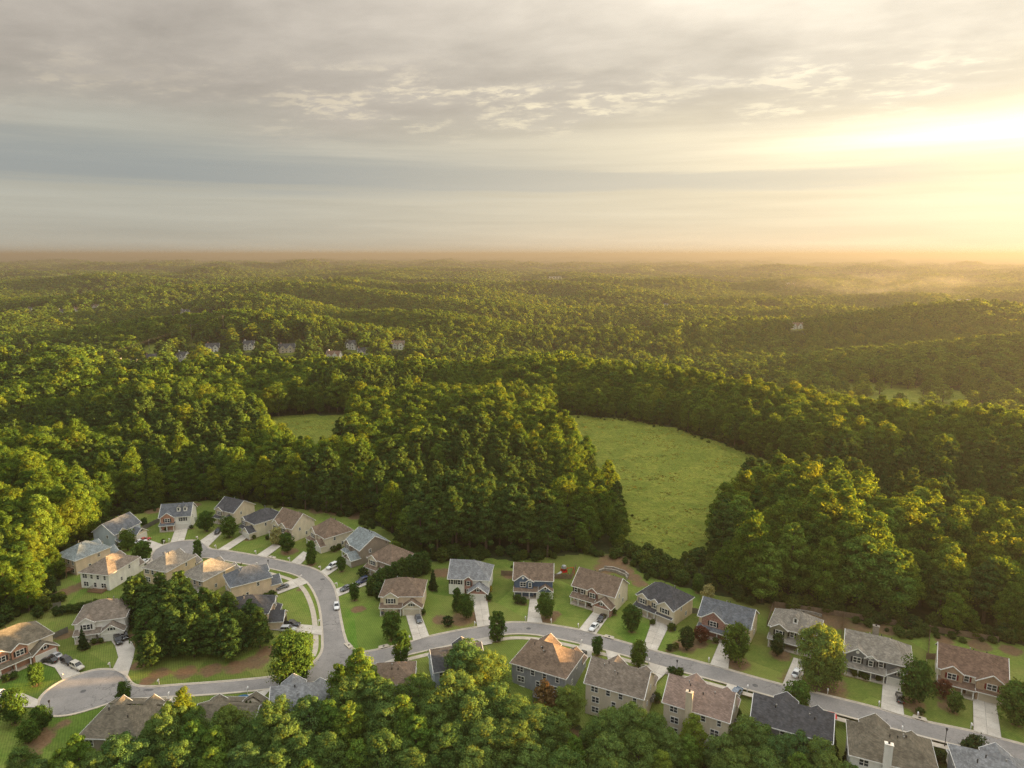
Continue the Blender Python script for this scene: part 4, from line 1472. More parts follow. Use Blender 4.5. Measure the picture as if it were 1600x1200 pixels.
def build_houses():
    S = suburban
    # ---- northern side of the lower street, from the bend eastwards (fronts in view)
    S('beige two-storey house with two front gables and cream garage on the corner lawn', [(597, 957), (658, 957)], 13.0, 10.5, wall='peach_siding', front='cream_siding',
      roof='hip', pitch=0.66, roofm='brown_shingle', gables=((0.26, 0.34, 0.9),), gproj=2.0, gstorey=1, gdoor='garage_cream', gmat='beige_siding')
    S('grey-roofed house with red brick garage gable and white garage door', [(702, 928), (763, 931)], 13.2, 11.0, wall='white_siding', front='red_brick', roof='hipR', pitch=0.72,
      roofm='grey_shingle', gables=((0.5, 0.2, 0.5),), gproj=3.6, gmat='red_brick', porch=False)
    S('navy blue house with white trim, brown roof and round gable vents', [(804, 930), (862, 932)], 12.6, 10.0, wall='blue_siding', roof='x', pitch=0.70, roofm='brown_shingle',
      gables=((0.24, 0.42, 0.8), (0.42, 0.16, 1.1)), garage='R', gw=4.6, gproj=1.8, gmat='blue_siding', shutters=None, round_vents=True, porchm='brown_shingle')
    S('brick and beige house with white porch posts and double brick garage', [(897, 940), (957, 958)], 14.5, 10.5, wall='cream_siding', front='red_brick', roof='x', pitch=0.74,
      roofm='brown_shingle', gables=((0.5, 0.22, 0.7),), gw=6.0, gproj=3.0, gmat='red_brick', gdoor='garage_cream', mainfront='beige_siding')
    S('tan house with charcoal hip roof and twin front gables', [(998, 955), (1050, 977)], 13.5, 10.5, wall='tan_siding', front='cream_siding', roof='hip', pitch=0.70,
      roofm='charcoal_shingle', gables=((0.18, 0.26, 0.6), (0.5, 0.18, 0.5)), gw=5.6, gproj=1.2, gstorey=2, gdoor='garage_cream', gmat='cream_siding')
    S('red brick house with slate roof and tan side wall behind the maroon tree', [(1097, 990), (1163, 1009)], 14.5, 10.0, wall='tan_siding', front='red_brick', roof='x', pitch=0.70,
      roofm='slate_shingle', gables=((0.30, 0.46, 0.6),), gw=5.4, gproj=2.4, gmat='red_brick')
    S('olive craftsman house with taupe roof, front gable and small dormer', [(1208, 1006), (1266, 1022)], 12.5, 10.5, wall='olive_siding', roof='hip', pitch=0.66, roofm='taupe_shingle',
      gables=((0.22, 0.34, 0.9), (0.80, 0.3, 0.9)), garage=None, porch=True, dormers=(0.52,), shutters='shutter_black')
    S('dark grey house with white trim, round gable vents and rear chimney', [(1326, 1050), (1412, 1071)], 15.5, 11.0, wall='grey_siding', roof='hipR', pitch=0.66, roofm='taupe_shingle',
      gables=((0.19, 0.36, 0.5), (0.40, 0.17, 0.7)), gw=5.6, gproj=1.6, gmat='grey_siding', chimney=(0.46, 0.86, 'stone'), shutters='shutter_black', round_vents=True)
    S('tan brick house with plain red-brown roof and red shutters', [(1474, 1076), (1558, 1098)], 14.5, 11.5, wall='cream_siding', front='tan_brick', roof='x', pitch=0.66,
      roofm='red_brown_shingle', gables=((0.20, 0.32, 0.7),), gw=6.4, gproj=1.2, gstorey=2, gmat='tan_brick', gdoor='garage_cream', shutters='shutter_red')
    # ---- southern side of the lower street (backs in view)
    S('large slate-grey house with brown hip roof and covered back porch', [(804, 1066), (878, 1089)], 15.0, 12.0, rear=True, wall='slate_siding', roof='hip', pitch=0.72, roofm='brown_shingle',
      base=2.8, gables=((0.66, 0.4, 1.2),), garage='L', gproj=3.0, leanto=None, deck=(0.04, 0.5, 3.4, 0.2, 'grey_wood'), vents=5)
    S('beige house with mottled grey-brown gable roof and two-storey back', [(917, 1098), (1001, 1123)], 14.5, 10.5, rear=True, wall='beige_siding', roof='x', pitch=0.74, roofm='grey_brown_shingle',
      base=2.4, gables=((0.68, 0.34, 0.8),), garage='L', gproj=3.5, vents=4)
    S('beige house with rosy mottled roof and tall siding chimney at the back', [(1040, 1130), (1132, 1160)], 15.0, 10.5, rear=True, wall='beige_siding', roof='x', pitch=0.76, roofm='rose_shingle',
      base=2.4, gables=((0.68, 0.34, 0.8),), garage='L', gproj=3.0, chimney=(0.60, 1.0, 'beige_siding'), deck=(0.0, 0.3, 3.5, 0.0, 'white_fence'), vents=4)
    S('house with plain dark charcoal gable roof half hidden by treetops', [(1179, 1162), (1288, 1193)], 16.5, 10.5, rear=True, wall='grey_siding', roof='x', pitch=0.66, roofm='charcoal_shingle',
      base=2.0, gables=((0.6, 0.3, 1.0),), garage='L', gproj=2.5, vents=4)
    S('white house with weathered olive-brown hip roof and white back chimney', [(1333, 1216), (1453, 1248)], 16.0, 11.5, rear=True, wall='white_siding', roof='hip', pitch=0.70, roofm='olive_shingle',
      base=2.0, gables=((0.66, 0.36, 1.4),), garage='L', gproj=2.5, chimney=(0.58, 1.0, 'white_siding'), vents=5)
    S('house with pale grey roof showing only its top at the bottom edge', [(1518, 1262), (1608, 1284)], 14.0, 11.0, rear=True, wall='slate_siding', roof='hip', pitch=0.68, roofm='grey_shingle',
      base=2.0, gables=((0.4, 0.36, 1.0),), garage='L', gproj=2.5)
    S('pale blue house with dark roof mostly behind a broad tree', [(683, 1080), (754, 1068)], 13.0, 10.0, rear=True, wall='pale_blue_siding', roof='x', pitch=0.62, roofm='charcoal_shingle',
      base=1.0, gables=((0.3, 0.36, 1.2),), garage='L', gproj=2.5)
    S('small brown hip-roofed house with brick end among leafy trees', [(590, 1102), (642, 1099)], 9.5, 9.0, rear=True, wall='red_brick', roof='hip', pitch=0.66, roofm='brown_shingle',
      base=0.8, gables=(), garage='L', gw=5.2, gproj=1.6)
    S('house with pale grey roof and steep front gable beside the big round tree', [(431, 1156), (508, 1146)], 13.0, 11.5, rear=True, wall='slate_siding', roof='hipL', pitch=0.72, roofm='grey_shingle',
      base=0.8, gables=((0.7, 0.42, 1.6),), garage='L', gproj=3.0, vents=2)
    S('cream house with long brown roof and white fascia behind the treetops', [(308, 1154), (386, 1156)], 14.0, 9.0, rear=True, wall='cream_siding', roof='x', pitch=0.55, roofm='olive_shingle',
      base=0.5, gables=((0.86, 0.24, 1.2),), garage='L', gproj=1.4, h=3.1, vents=2)
    S('dark hip-roofed house with two front gables south of the lower turning circle', [(134, 1170), (206, 1172)], 13.5, 11.0, rear=True, wall='taupe_siding', roof='hip', pitch=0.72, roofm='olive_shingle',
      base=0.4, gables=((0.78, 0.3, 1.4), (0.24, 0.3, 2.0)), garage=None, h=3.1, vents=3)
    # ---- round the lower turning circle
    S('white house with grey roof and black cars on its curved drive', [(127, 1001), (190, 992)], 13.0, 11.0, wall='white_siding', roof='hip', pitch=0.66, roofm='grey_brown_shingle',
      gables=((0.25, 0.32, 0.7),), gw=6.0, gproj=2.6, gmat='white_siding')
    S('cream and orange brick house with long porch at the picture edge', [(-8, 1058), (66, 1026)], 17.5, 11.0, wall='cream_siding', front='orange_brick', roof='hip', pitch=0.68, roofm='olive_shingle',
      gables=((0.28, 0.2, 0.6), (0.52, 0.22, 0.9)), gw=6.2, gproj=2.6, gmat='orange_brick')
    # ---- inner side of the upper loop (backs in view)
    def side(corners, w, dd):
        lo, rz = place_side(corners, w, dd)
        return dict(corners=None, w=w, d=dd, loc=lo, rz=rz)
    S('tan house with dark slate hip roof and garage wing by the grey sedan', **side([(372, 940), (417, 928)], 10.0, 12.5), wall='peach_siding', roof='hip', pitch=0.68, roofm='slate_shingle', base=0.4,
      gables=((0.75, 0.36, 0.6),), garage='L', gw=5.4, gproj=3.0, deck=(0.05, 0.75, 3.2, 0.2, 'deck_wood'))
    S('house with charcoal hip roof and garage beside the parked pickup', **side([(362, 988), (412, 985)], 10.5, 12.0), wall='peach_siding', roof='hip', pitch=0.62, roofm='charcoal_shingle', base=0.3,
      gables=((0.75, 0.34, 0.6),), garage='L', gw=5.6, gproj=4.2, gmat='peach_siding', gdoor='door_dark')
    S('tan house with lean-to back porch in the middle of the upper loop', **side([(325, 929), (362, 909)], 10.0, 13.0), wall='tan_siding', roof='hip', pitch=0.66, roofm='taupe_shingle', base=0.4,
      gables=((0.75, 0.36, 0.6),), garage='L', gw=5.4, gproj=2.5, leanto=(0.02, 0.75, 3.0))
    S('tan hip-roofed house nearest the upper turning circle', **side([(266, 915), (304, 893)], 10.0, 13.0), wall='tan_siding', roof='hip', pitch=0.64, roofm='taupe_shingle', base=0.4,
      gables=((0.75, 0.36, 0.6),), garage='L', gw=5.4, gproj=2.5)
    S('white house with grey hip roof and small timber deck by the clay bank', **side([(175, 921), (217, 895)], 11.0, 14.0), wall='white_siding', roof='hip', pitch=0.58, roofm='grey_brown_shingle', base=0.4,
      gables=((0.75, 0.36, 0.6),), garage='L', gw=5.4, gproj=2.0, deck=(0.1, 0.6, 2.5, 0.25, 'deck_wood'))
    S('peach-walled house with blue-grey hip roof and tall timber deck', **side([(128, 896), (167, 880)], 10.5, 12.5), wall='peach_siding', roof='hip', pitch=0.62, roofm='teal_shingle', base=0.6,
      gables=((0.75, 0.36, 0.6),), garage='L', gw=5.4, gproj=3.0, deck=(0.1, 0.6, 3.0, 2.4, 'deck_wood'))
    # ---- outer side of the upper loop (fronts in view)
    S('pale blue house with slate gable roof at the wood edge by the red car', [(183, 856), (219, 838)], 12.5, 10.0, wall='pale_blue_siding', front='cream_siding', roof='x', pitch=0.72, roofm='slate_shingle',
      gables=((0.25, 0.3, 0.6),), gw=5.6, gproj=3.0, gmat='cream_siding')
    S('orange brick house with two white dormers in a slate roof', [(254, 829), (296, 826)], 11.5, 10.0, wall='white_siding', front='orange_brick', roof='x', pitch=0.74, roofm='slate_shingle',
      gables=((0.26, 0.42, 0.6),), gw=5.6, gproj=0.0, dormers=(0.6, 0.82), gmat='orange_brick')
    S('taupe-sided house with charcoal roof beside the brick house', [(336, 814), (369, 822)], 10.5, 11.0, wall='beige_siding', roof='x', pitch=0.62, roofm='charcoal_shingle',
      gables=((0.26, 0.4, 0.6),), gw=4.8, gproj=1.8, gmat='white_siding')
    S('cream house with charcoal hip roof and narrow garage gable', [(378, 829), (402, 841)], 10.0, 13.0, wall='cream_siding', roof='hip', pitch=0.62, roofm='charcoal_shingle',
      gables=((0.2, 0.36, 0.5),), gw=5.0, gproj=2.8, gmat='cream_siding')
    S('cream house with brown multi-gabled roof behind the pale flowering tree', [(424, 836), (461, 849)], 11.5, 11.0, wall='cream_siding', roof='x', pitch=0.8, roofm='brown_shingle',
      gables=((0.22, 0.4, 0.7), (0.62, 0.36, 0.9)), gw=4.8, gproj=2.0, gmat='cream_siding')
    S('cream house with steep brown roof at the outside of the bend', [(482, 845), (514, 866)], 11.5, 11.5, wall='cream_siding', roof='hip', pitch=0.82, roofm='brown_shingle',
      gables=((0.28, 0.42, 0.8),), gw=5.0, gproj=2.0, gmat='cream_siding')
    S('taupe house with pale teal roof and garage wing above the white car', [(542, 868), (562, 882)], 11.0, 12.0, wall='taupe_siding', roof='x', pitch=0.62, roofm='teal_shingle',
      gables=((0.22, 0.4, 0.5),), gw=5.4, gproj=3.6, gmat='taupe_siding')
    S('small brown-roofed house tucked behind the dark hedge trees', [(577, 893), (612, 906)], 11.5, 11.0, wall='taupe_siding', front='cream_siding', roof='hip', pitch=0.72, roofm='brown_shingle',
      gables=((0.25, 0.36, 0.8),), gw=5.4, gproj=1.8)


def extra_wings():
    """side-entry garages and a lean-to that belong to houses seen from behind"""
    pass


FAR_HOUSES = [
    # x, y of base, width, turn, wall, roof, label
    (45, 569, 17, 0.2, 'cream_siding', 'charcoal_shingle', 'far dark-roofed house alone in the wood at the picture edge'),
    (198, 578, 18, 0.35, 'cream_siding', 'charcoal_shingle', 'far cream house with several gables below the power line'),
    (238, 569, 15, 0.5, 'peach_siding', 'charcoal_shingle', 'far peach house with dark roof beside the cream gabled house'),
    (283, 564, 15, -0.35, 'white_siding', 'charcoal_shingle', 'far white house with tall gable end by the mown bank'),
    (332, 551, 15, 0.3, 'peach_siding', 'charcoal_shingle', 'far peach house with white gable among golden trees'),
    (388, 547, 13, 0.1, 'cream_siding', 'charcoal_shingle', 'far small cream house with dark roof between tree crowns'),
    (448, 552, 19, 0.25, 'beige_siding', 'charcoal_shingle', 'far large beige house with steep gables'),
    (520, 563, 17, -0.15, 'white_siding', 'red_brown_shingle', 'far white house with two front gables and reddish roof'),
    (569, 558, 15, 0.3, 'peach_siding', 'charcoal_shingle', 'far peach house with dark roof next to the reddish-roofed white one'),
    (548, 546, 13, 0.0, 'white_siding', 'charcoal_shingle', 'far white house standing behind the peach one'),
    (622, 546, 16, 0.1, 'cream_siding', 'brown_shingle', 'far low brown-roofed house at the end of the far street'),
    (255, 474, 22, 0.1, 'white_siding', 'charcoal_shingle', 'very far white house on the wooded rise'),
    (334, 496, 18, 0.2, 'white_siding', 'charcoal_shingle', 'very far white gabled house under the wooded rise'),
    (288, 490, 16, 0.0, 'cream_siding', 'charcoal_shingle', 'very far pale house among trees left of the white gables'),
    (120, 486, 18, 0.2, 'peach_siding', 'red_brown_shingle', 'very far house with reddish roof among golden trees'),
    (95, 489, 18, -0.2, 'pale_blue_siding', 'charcoal_shingle', 'very far bluish house beside the reddish roof'),
    (48, 486, 18, 0.0, 'cream_siding', 'charcoal_shingle', 'very far cream house near the picture edge'),
    (150, 480, 18, 0.3, 'cream_siding', 'brown_shingle', 'very far brown-roofed house in the trees'),
    (1006, 518, 20, 0.1, 'peach_siding', 'red_brown_shingle', 'far reddish house in the hazy wood beyond the ridge'),
    (1246, 514, 20, 0.0, 'peach_siding', 'red_brown_shingle', 'far hip-roofed house in the golden haze'),
    (1010, 479, 26, 0.0, 'cream_siding', 'charcoal_shingle', 'far pale house in a row along the hazy valley'),
    (970, 477, 30, 0.1, 'white_siding', 'charcoal_shingle', 'far long pale house at the start of the valley row'),
    (1040, 478, 24, -0.1, 'white_siding', 'slate_shingle', 'far pale house at the end of the valley row'),
]
FAR_SHEDS = [
    (878, 467, 62, 9, 'far long white flat building beyond the tree ridge'),
    (1242, 445, 60, 8, 'far white warehouse in the haze under the glow'),
    (1508, 476, 70, 7, 'far grey warehouse below the drifting smoke'),
    (452, 417, 160, 10, 'distant white roofs strung along the plain, western block'),
    (490, 416, 120, 10, 'distant white roofs strung along the plain, eastern block'),
    (270, 414, 110, 10, 'distant pale works building far left of the plain'),
    (868, 437, 60, 9, 'distant pale building in the haze above the ridge'),
    (120, 402.5, 420, 22, 'distant white industrial halls at the skyline'),
]


def build_far_houses():
    for i, (px, py, w, rz, wall, roofm, label) in enumerate(FAR_HOUSES):
        p = GT(px, py)
        if py < 500:
            p.z -= 3.0
        FAR_SPOTS.append((p.x, p.y, w if py > 500 else w * 0.6))
        H = House('house', (p.x - w / 2, p.y, p.z), rz, label, 'house', 'houses far off in the woods')
        d = 11.0
        k = 1.15 if py > 530 else 1.0
        h = 6.2 * k
        h *= 0.86
        H.wall((0, w, 0, d), -3, h, wall, 'x', 0.95)
        ro = H.roof((0, w, 0, d), h, 'x', 0.95, roofm, 0.6)
        for fx, fw in ((0.24, 0.34), (0.72, 0.40)):
            b = (w * (fx - fw / 2), w * (fx + fw / 2), -1.2, 2)
            H.wall(b, -3, h - 0.1, 'white_siding' if i % 3 else wall, 'y', 1.15)
            H.roof((b[0], b[1], b[2], 4.5), h - 0.1, 'y', 1.15, roofm, 0.5)
            for z in (1.7, 4.6):
                H.window('F', b, w * fx, z * k, 1.8, 1.6, 2, 2, None)
        for z in (1.7, 4.6):
            H.window('F', (0, w, 0, d), w * 0.47, z * k, 1.1, 1.6, 1, 2, None)
        H.chimney(ro, w * 0.12, d * 0.5, h, h + 0.95 * d / 2 + 1.4, 'white_trim' if i % 2 else 'red_brick')
    for px, py, w, h, label in FAR_SHEDS:
        p = GT(px, py)
        FAR_SPOTS.append((p.x, p.y, w))
        H = House('warehouse', (p.x - w / 2, p.y, p.z), 0.05, label, 'building', 'large pale buildings far off')
        H.wall((0, w, 0, w * 0.3), -3, h + 5, 'cream_siding')
        m = MB().box(-0.6, w + 0.6, -0.6, w * 0.3 + 0.6, h + 5, h + 6)
        m.build('roof', MATS['vent_metal'], H.root)
        n = max(3, int(w / 14))
        for k in range(n):
            MB().box(w * (k + 0.3) / n, w * (k + 0.7) / n, -0.3, -0.003, h * 0.5 + 2, h + 3).build('window', MATS['window_glass'], H.root)


FAR_SPOTS = []
# ------------------------------------------------------------------ trees
def leaf_cloud(centres, radii, out_from, n_per, size, rng, flat=0.8, up=0.25, shell=0.72, outward=0.6):
    """small leaf faces spread through clumps"""
    C = np.repeat(np.asarray(centres, float), n_per, 0)
    Rr = np.repeat(np.asarray(radii, float), n_per)[:, None]
    n = len(C)
    d = rng.normal(size=(n, 3))
    d[:, 2] += up
    d /= np.linalg.norm(d, axis=1)[:, None]
    rad = shell + (1.08 - shell) * rng.random((n, 1)) ** 0.7
    rad *= 1 + 0.16 * rng.normal(size=(n, 1)) * (rng.random((n, 1)) < 0.35)
    rad[rng.random(n) < 0.10] *= 1.28
    P = C + d * Rr * rad * np.array([1, 1, flat])
    o = P - np.asarray(out_from, float)
    o /= np.linalg.norm(o, axis=1)[:, None] + 1e-6
    N = d * 1.15 + outward * o * 0.6 + rng.normal(size=(n, 3)) * 0.45
    N /= np.linalg.norm(N, axis=1)[:, None]
    a = np.cross(N, rng.normal(size=(n, 3)))
    a /= np.linalg.norm(a, axis=1)[:, None]
    b = np.cross(N, a)
    s = size * (0.6 + 0.7 * rng.random((n, 1)))
    a, b = a * s * 0.5, b * s * 0.36
    k = N * s * 0.10
    V = np.stack([P - a - k, P + b, P + a - k, P - b], 1).reshape(-1, 3)
    return V


def cloud_mesh(name, V, mat):
    n = len(V) // 4
    me = bpy.data.meshes.new(name)
    me.vertices.add(len(V))
    me.vertices.foreach_set('co', V.astype(np.float32).ravel())
    me.loops.add(n * 4)
    me.loops.foreach_set('vertex_index', np.arange(n * 4, dtype=np.int32))
    me.polygons.add(n)
    me.polygons.foreach_set('loop_start', np.arange(0, n * 4, 4, dtype=np.int32))
    me.update(calc_edges=True)
    me.materials.append(MATS[mat])
    return me


def crown_shape(kind, rng, n):
    """clump centres and radii of a crown of unit height 1 and about unit width; returns centres, radii, z of crown base"""
    pts, rad = [], []
    tries = 0
    lob = rng.random(4) * 6.28
    while len(pts) < n and tries < 6000:
        tries += 1
        if kind == 'broad':
            t = rng.random() ** 0.85
            z = 0.20 + 0.75 * t
            prof = math.sin(math.pi * min(1, (z - 0.10) / 0.90) ** 0.72) ** 0.75
            wmax = 0.215
        elif kind == 'round':
            t = rng.random() ** 0.8
            z = 0.20 + 0.74 * t
            prof = math.sin(math.pi * min(1, (z - 0.08) / 0.93) ** 0.8) ** 0.65
            wmax = 0.26
        elif kind == 'tall':
            t = rng.random() ** 0.8
            z = 0.18 + 0.77 * t
            prof = math.sin(math.pi * min(1, (z - 0.08) / 0.93) ** 0.62) ** 0.85
            wmax = 0.165
        elif kind == 'pine':
            t = rng.random() ** 0.8
            z = 0.30 + 0.66 * t
            prof = (1 - t) ** 0.7 * 0.95 + 0.12
            wmax = 0.20
        elif kind == 'cone':
            t = rng.random() ** 1.35
            z = 0.06 + 0.90 * t
            prof = (1 - t) ** 0.85
            wmax = 0.26
        elif kind == 'spire':
            t = rng.random() ** 1.1
            z = 0.14 + 0.82 * t
            prof = (1 - t) ** 0.62 * 0.95 + 0.05
            wmax = 0.24
        elif kind == 'ball':
            t = rng.random()
            z = 0.16 + 0.74 * t
            prof = math.sin(math.pi * (0.10 + 0.85 * t)) ** 0.5
            wmax = 0.42
        elif kind == 'column':
            t = rng.random()
            z = 0.06 + 0.88 * t
            prof = math.sin(math.pi * (0.15 + 0.8 * t)) ** 0.5
            wmax = 0.15
        a = rng.random() * 6.2832
        k = prof * wmax * (1 + 0.16 * math.sin(2 * a + lob[0] + z * 3) + 0.12 * math.sin(3 * a + lob[1] - z * 4))
        rr = math.sqrt(rng.uniform(0.22, 1.0))
        p = (math.cos(a) * k * rr, math.sin(a) * k * rr, z + rng.normal() * 0.008)
        base_r = {'broad': 0.080, 'round': 0.100, 'tall': 0.066, 'pine': 0.062, 'cone': 0.085, 'spire': 0.07, 'ball': 0.17, 'column': 0.075}[kind]
        r_ = base_r * rng.uniform(0.55, 1.3) * (0.75 + 0.4 * prof)
        if any((p[0] - q[0]) ** 2 + (p[1] - q[1]) ** 2 + (p[2] - q[2]) ** 2 < (0.70 * (r_ + s)) ** 2 for q, s in zip(pts, rad)):
            if tries < 4000:
                continue
        pts.append(p)
        rad.append(r_)
    return np.array(pts), np.array(rad)


def trunk_mb(kind, rng, H, top=0.7, pts=None, limbs=5):
    m = MB()
    r0 = H * (0.018 if kind != 'ball' else 0.03)
    w = [(rng.normal() * 0.006 * H, rng.normal() * 0.006 * H) for _ in range(4)]
    m.tube([(0, 0, -0.6), (0, 0, 0.1 * H), (w[0][0], w[0][1], 0.35 * H), (w[1][0], w[1][1], top * H)], [r0 * 1.35, r0, r0 * 0.8, r0 * 0.3], 7)
    if pts is not None and limbs:
        order = rng.permutation(len(pts))[:limbs]
        for i in order:
            p = pts[i] * H
            z0 = max(0.2 * H, p[2] - 0.16 * H)
            m.tube([(w[0][0] * z0 / H, w[0][1] * z0 / H, z0), (p[0] * 0.5, p[1] * 0.5, (z0 + p[2]) / 2), tuple(p)], [r0 * 0.5, r0 * 0.3, r0 * 0.1], 5, False)
    return m


PROTO = {}


def make_proto(key, kind, leaf, H, n_clump, n_leaf, size, seed, width=1.0, bark='bark', limbs=6, shell=0.66, up=0.55):
    rng = np.random.default_rng(seed)
    c, r_ = crown_shape(kind, rng, n_clump)
    c = c * np.array([width, width, 1.0])
    V = leaf_cloud(c * H, r_ * H * (0.5 + 0.5 * width), (0, 0, 0.5 * H), n_leaf, size, rng, 0.82 if kind != 'cone' else 0.9, up, shell)
    crown = cloud_mesh('crown', V, leaf)
    tr = trunk_mb(kind, rng, H, 0.72 if kind != 'cone' else 0.85, c, limbs).mesh('trunk', MATS[bark], True)
    PROTO[key] = (crown, tr, H)


def build_protos():
    # full detail, about 20 m tall
    for i in range(5):
        make_proto('broad%d' % i, 'broad', 'broad_leaf', 21.5, 52, 290, 0.50, 100 + i, 1.0 + 0.12 * (i % 3 - 1))
    for i in range(3):
        make_proto('tall%d' % i, 'tall', 'broad_leaf', 24.5, 54, 270, 0.50, 200 + i, 1.0)
    for i in range(2):
        make_proto('bright%d' % i, 'broad', 'bright_leaf', 20.5, 50, 270, 0.50, 230 + i, 0.95)
    for i in range(4):
        make_proto('front%d' % i, 'round', 'front_leaf', 16.0, 46, 420, 0.36, 260 + i, 1.0 + 0.1 * (i % 3 - 1), 'bark', 9)
    for i in range(3):
        make_proto('pine%d' % i, 'pine', 'pine_leaf', 21.0, 46, 230, 0.48, 300 + i, 1.0, 'pine_bark', 4)
    for i in range(2):
        make_proto('yard%d' % i, 'ball', 'yard_leaf', 8.0, 46, 120, 0.42, 400 + i, 0.62, 'bark', 6, 0.7)
    make_proto('oval0', 'column', 'yard_leaf', 9.0, 50, 120, 0.42, 410, 1.5, 'bark', 5)
    make_proto('yardbright0', 'ball', 'bright_leaf', 9.0, 48, 120, 0.45, 415, 0.6, 'bark', 6)
    make_proto('bigyard0', 'ball', 'yard_leaf', 15.0, 80, 170, 0.55, 416, 0.66, 'bark', 8)
    make_proto('bigbright0', 'column', 'front_leaf', 17.0, 90, 160, 0.55, 417, 1.9, 'bark', 8)
    make_proto('magnolia0', 'ball', 'dark_leaf', 8.0, 46, 110, 0.42, 420, 0.6)
    make_proto('maroon0', 'ball', 'maroon_leaf', 6.0, 34, 100, 0.36, 430, 0.75)
    make_proto('rust0', 'broad', 'rust_leaf', 13.0, 44, 110, 0.45, 440, 0.85)
    make_proto('pale0', 'ball', 'pale_leaf', 5.5, 34, 90, 0.34, 450, 0.7)
    make_proto('cone0', 'cone', 'dark_leaf', 7.0, 70, 90, 0.34, 460, 0.8, 'bark', 0, 0.6)
    make_proto('column0', 'column', 'dark_leaf', 6.0, 44, 90, 0.30, 470, 0.75, 'bark', 0, 0.6)
    make_proto('hedge0', 'column', 'pine_leaf', 9.0, 56, 110, 0.40, 480, 1.4, 'bark', 0, 0.6)
    make_proto('shrub0', 'ball', 'shrub_leaf', 2.0, 22, 70, 0.22, 490, 0.95, 'bark', 0, 0.5)
    make_proto('shrubdark0', 'ball', 'dark_leaf', 2.2, 22, 70, 0.22, 491, 0.95, 'bark', 0, 0.5)
    make_proto('shrubyellow0', 'ball', 'yellow_leaf', 2.2, 20, 70, 0.22, 492, 0.95, 'bark', 0, 0.5)
    make_proto('thicket0', 'ball', 'shrub_leaf', 5.0, 34, 90, 0.40, 493, 0.95, 'bark', 3, 0.5)
    make_proto('grove0', 'spire', 'pine_leaf', 14.0, 60, 120, 0.50, 495, 1.0, 'pine_bark', 3, 0.6)
    make_proto('grove1', 'spire', 'pine_leaf', 14.0, 66, 120, 0.50, 496, 1.15, 'pine_bark', 3, 0.6)
    # lighter ones for the distance
    for i in range(4):
        make_proto('mid%d' % i, ('broad', 'tall', 'broad', 'broad')[i], 'broad_leaf', 21.0, 34, 60, 1.1, 500 + i, 1.05, 'bark', 0)
    make_proto('midpine0', 'pine', 'pine_leaf', 20.0, 24, 40, 1.2, 510, 1.0, 'pine_bark', 0)
    for i in range(3):
        make_proto('far%d' % i, 'broad', 'broad_leaf', 20.0, 18, 18, 2.2, 520 + i, 1.15, 'bark', 0)


def tree_at(key, p, scale, label, cat='tree', group=None, name='tree', rz=None, sxy=1.0):
    crown, tr, H = PROTO[key]
    e = empty(name, p, random.uniform(0, 6.28) if rz is None else rz, label, cat, group)
    e.scale = (scale * sxy, scale * sxy, scale)
    obj('crown', crown, e)
    obj('trunk', tr, e)
    return e


def yard(key, px, py, height, label, wide=1.0, name='tree', cat='tree', group='trees in the gardens'):
    p = G(px, py)
    return tree_at(key, (p.x, p.y, T(p.x, p.y)), height / PROTO[key][2], label, cat, group, name, None, wide)


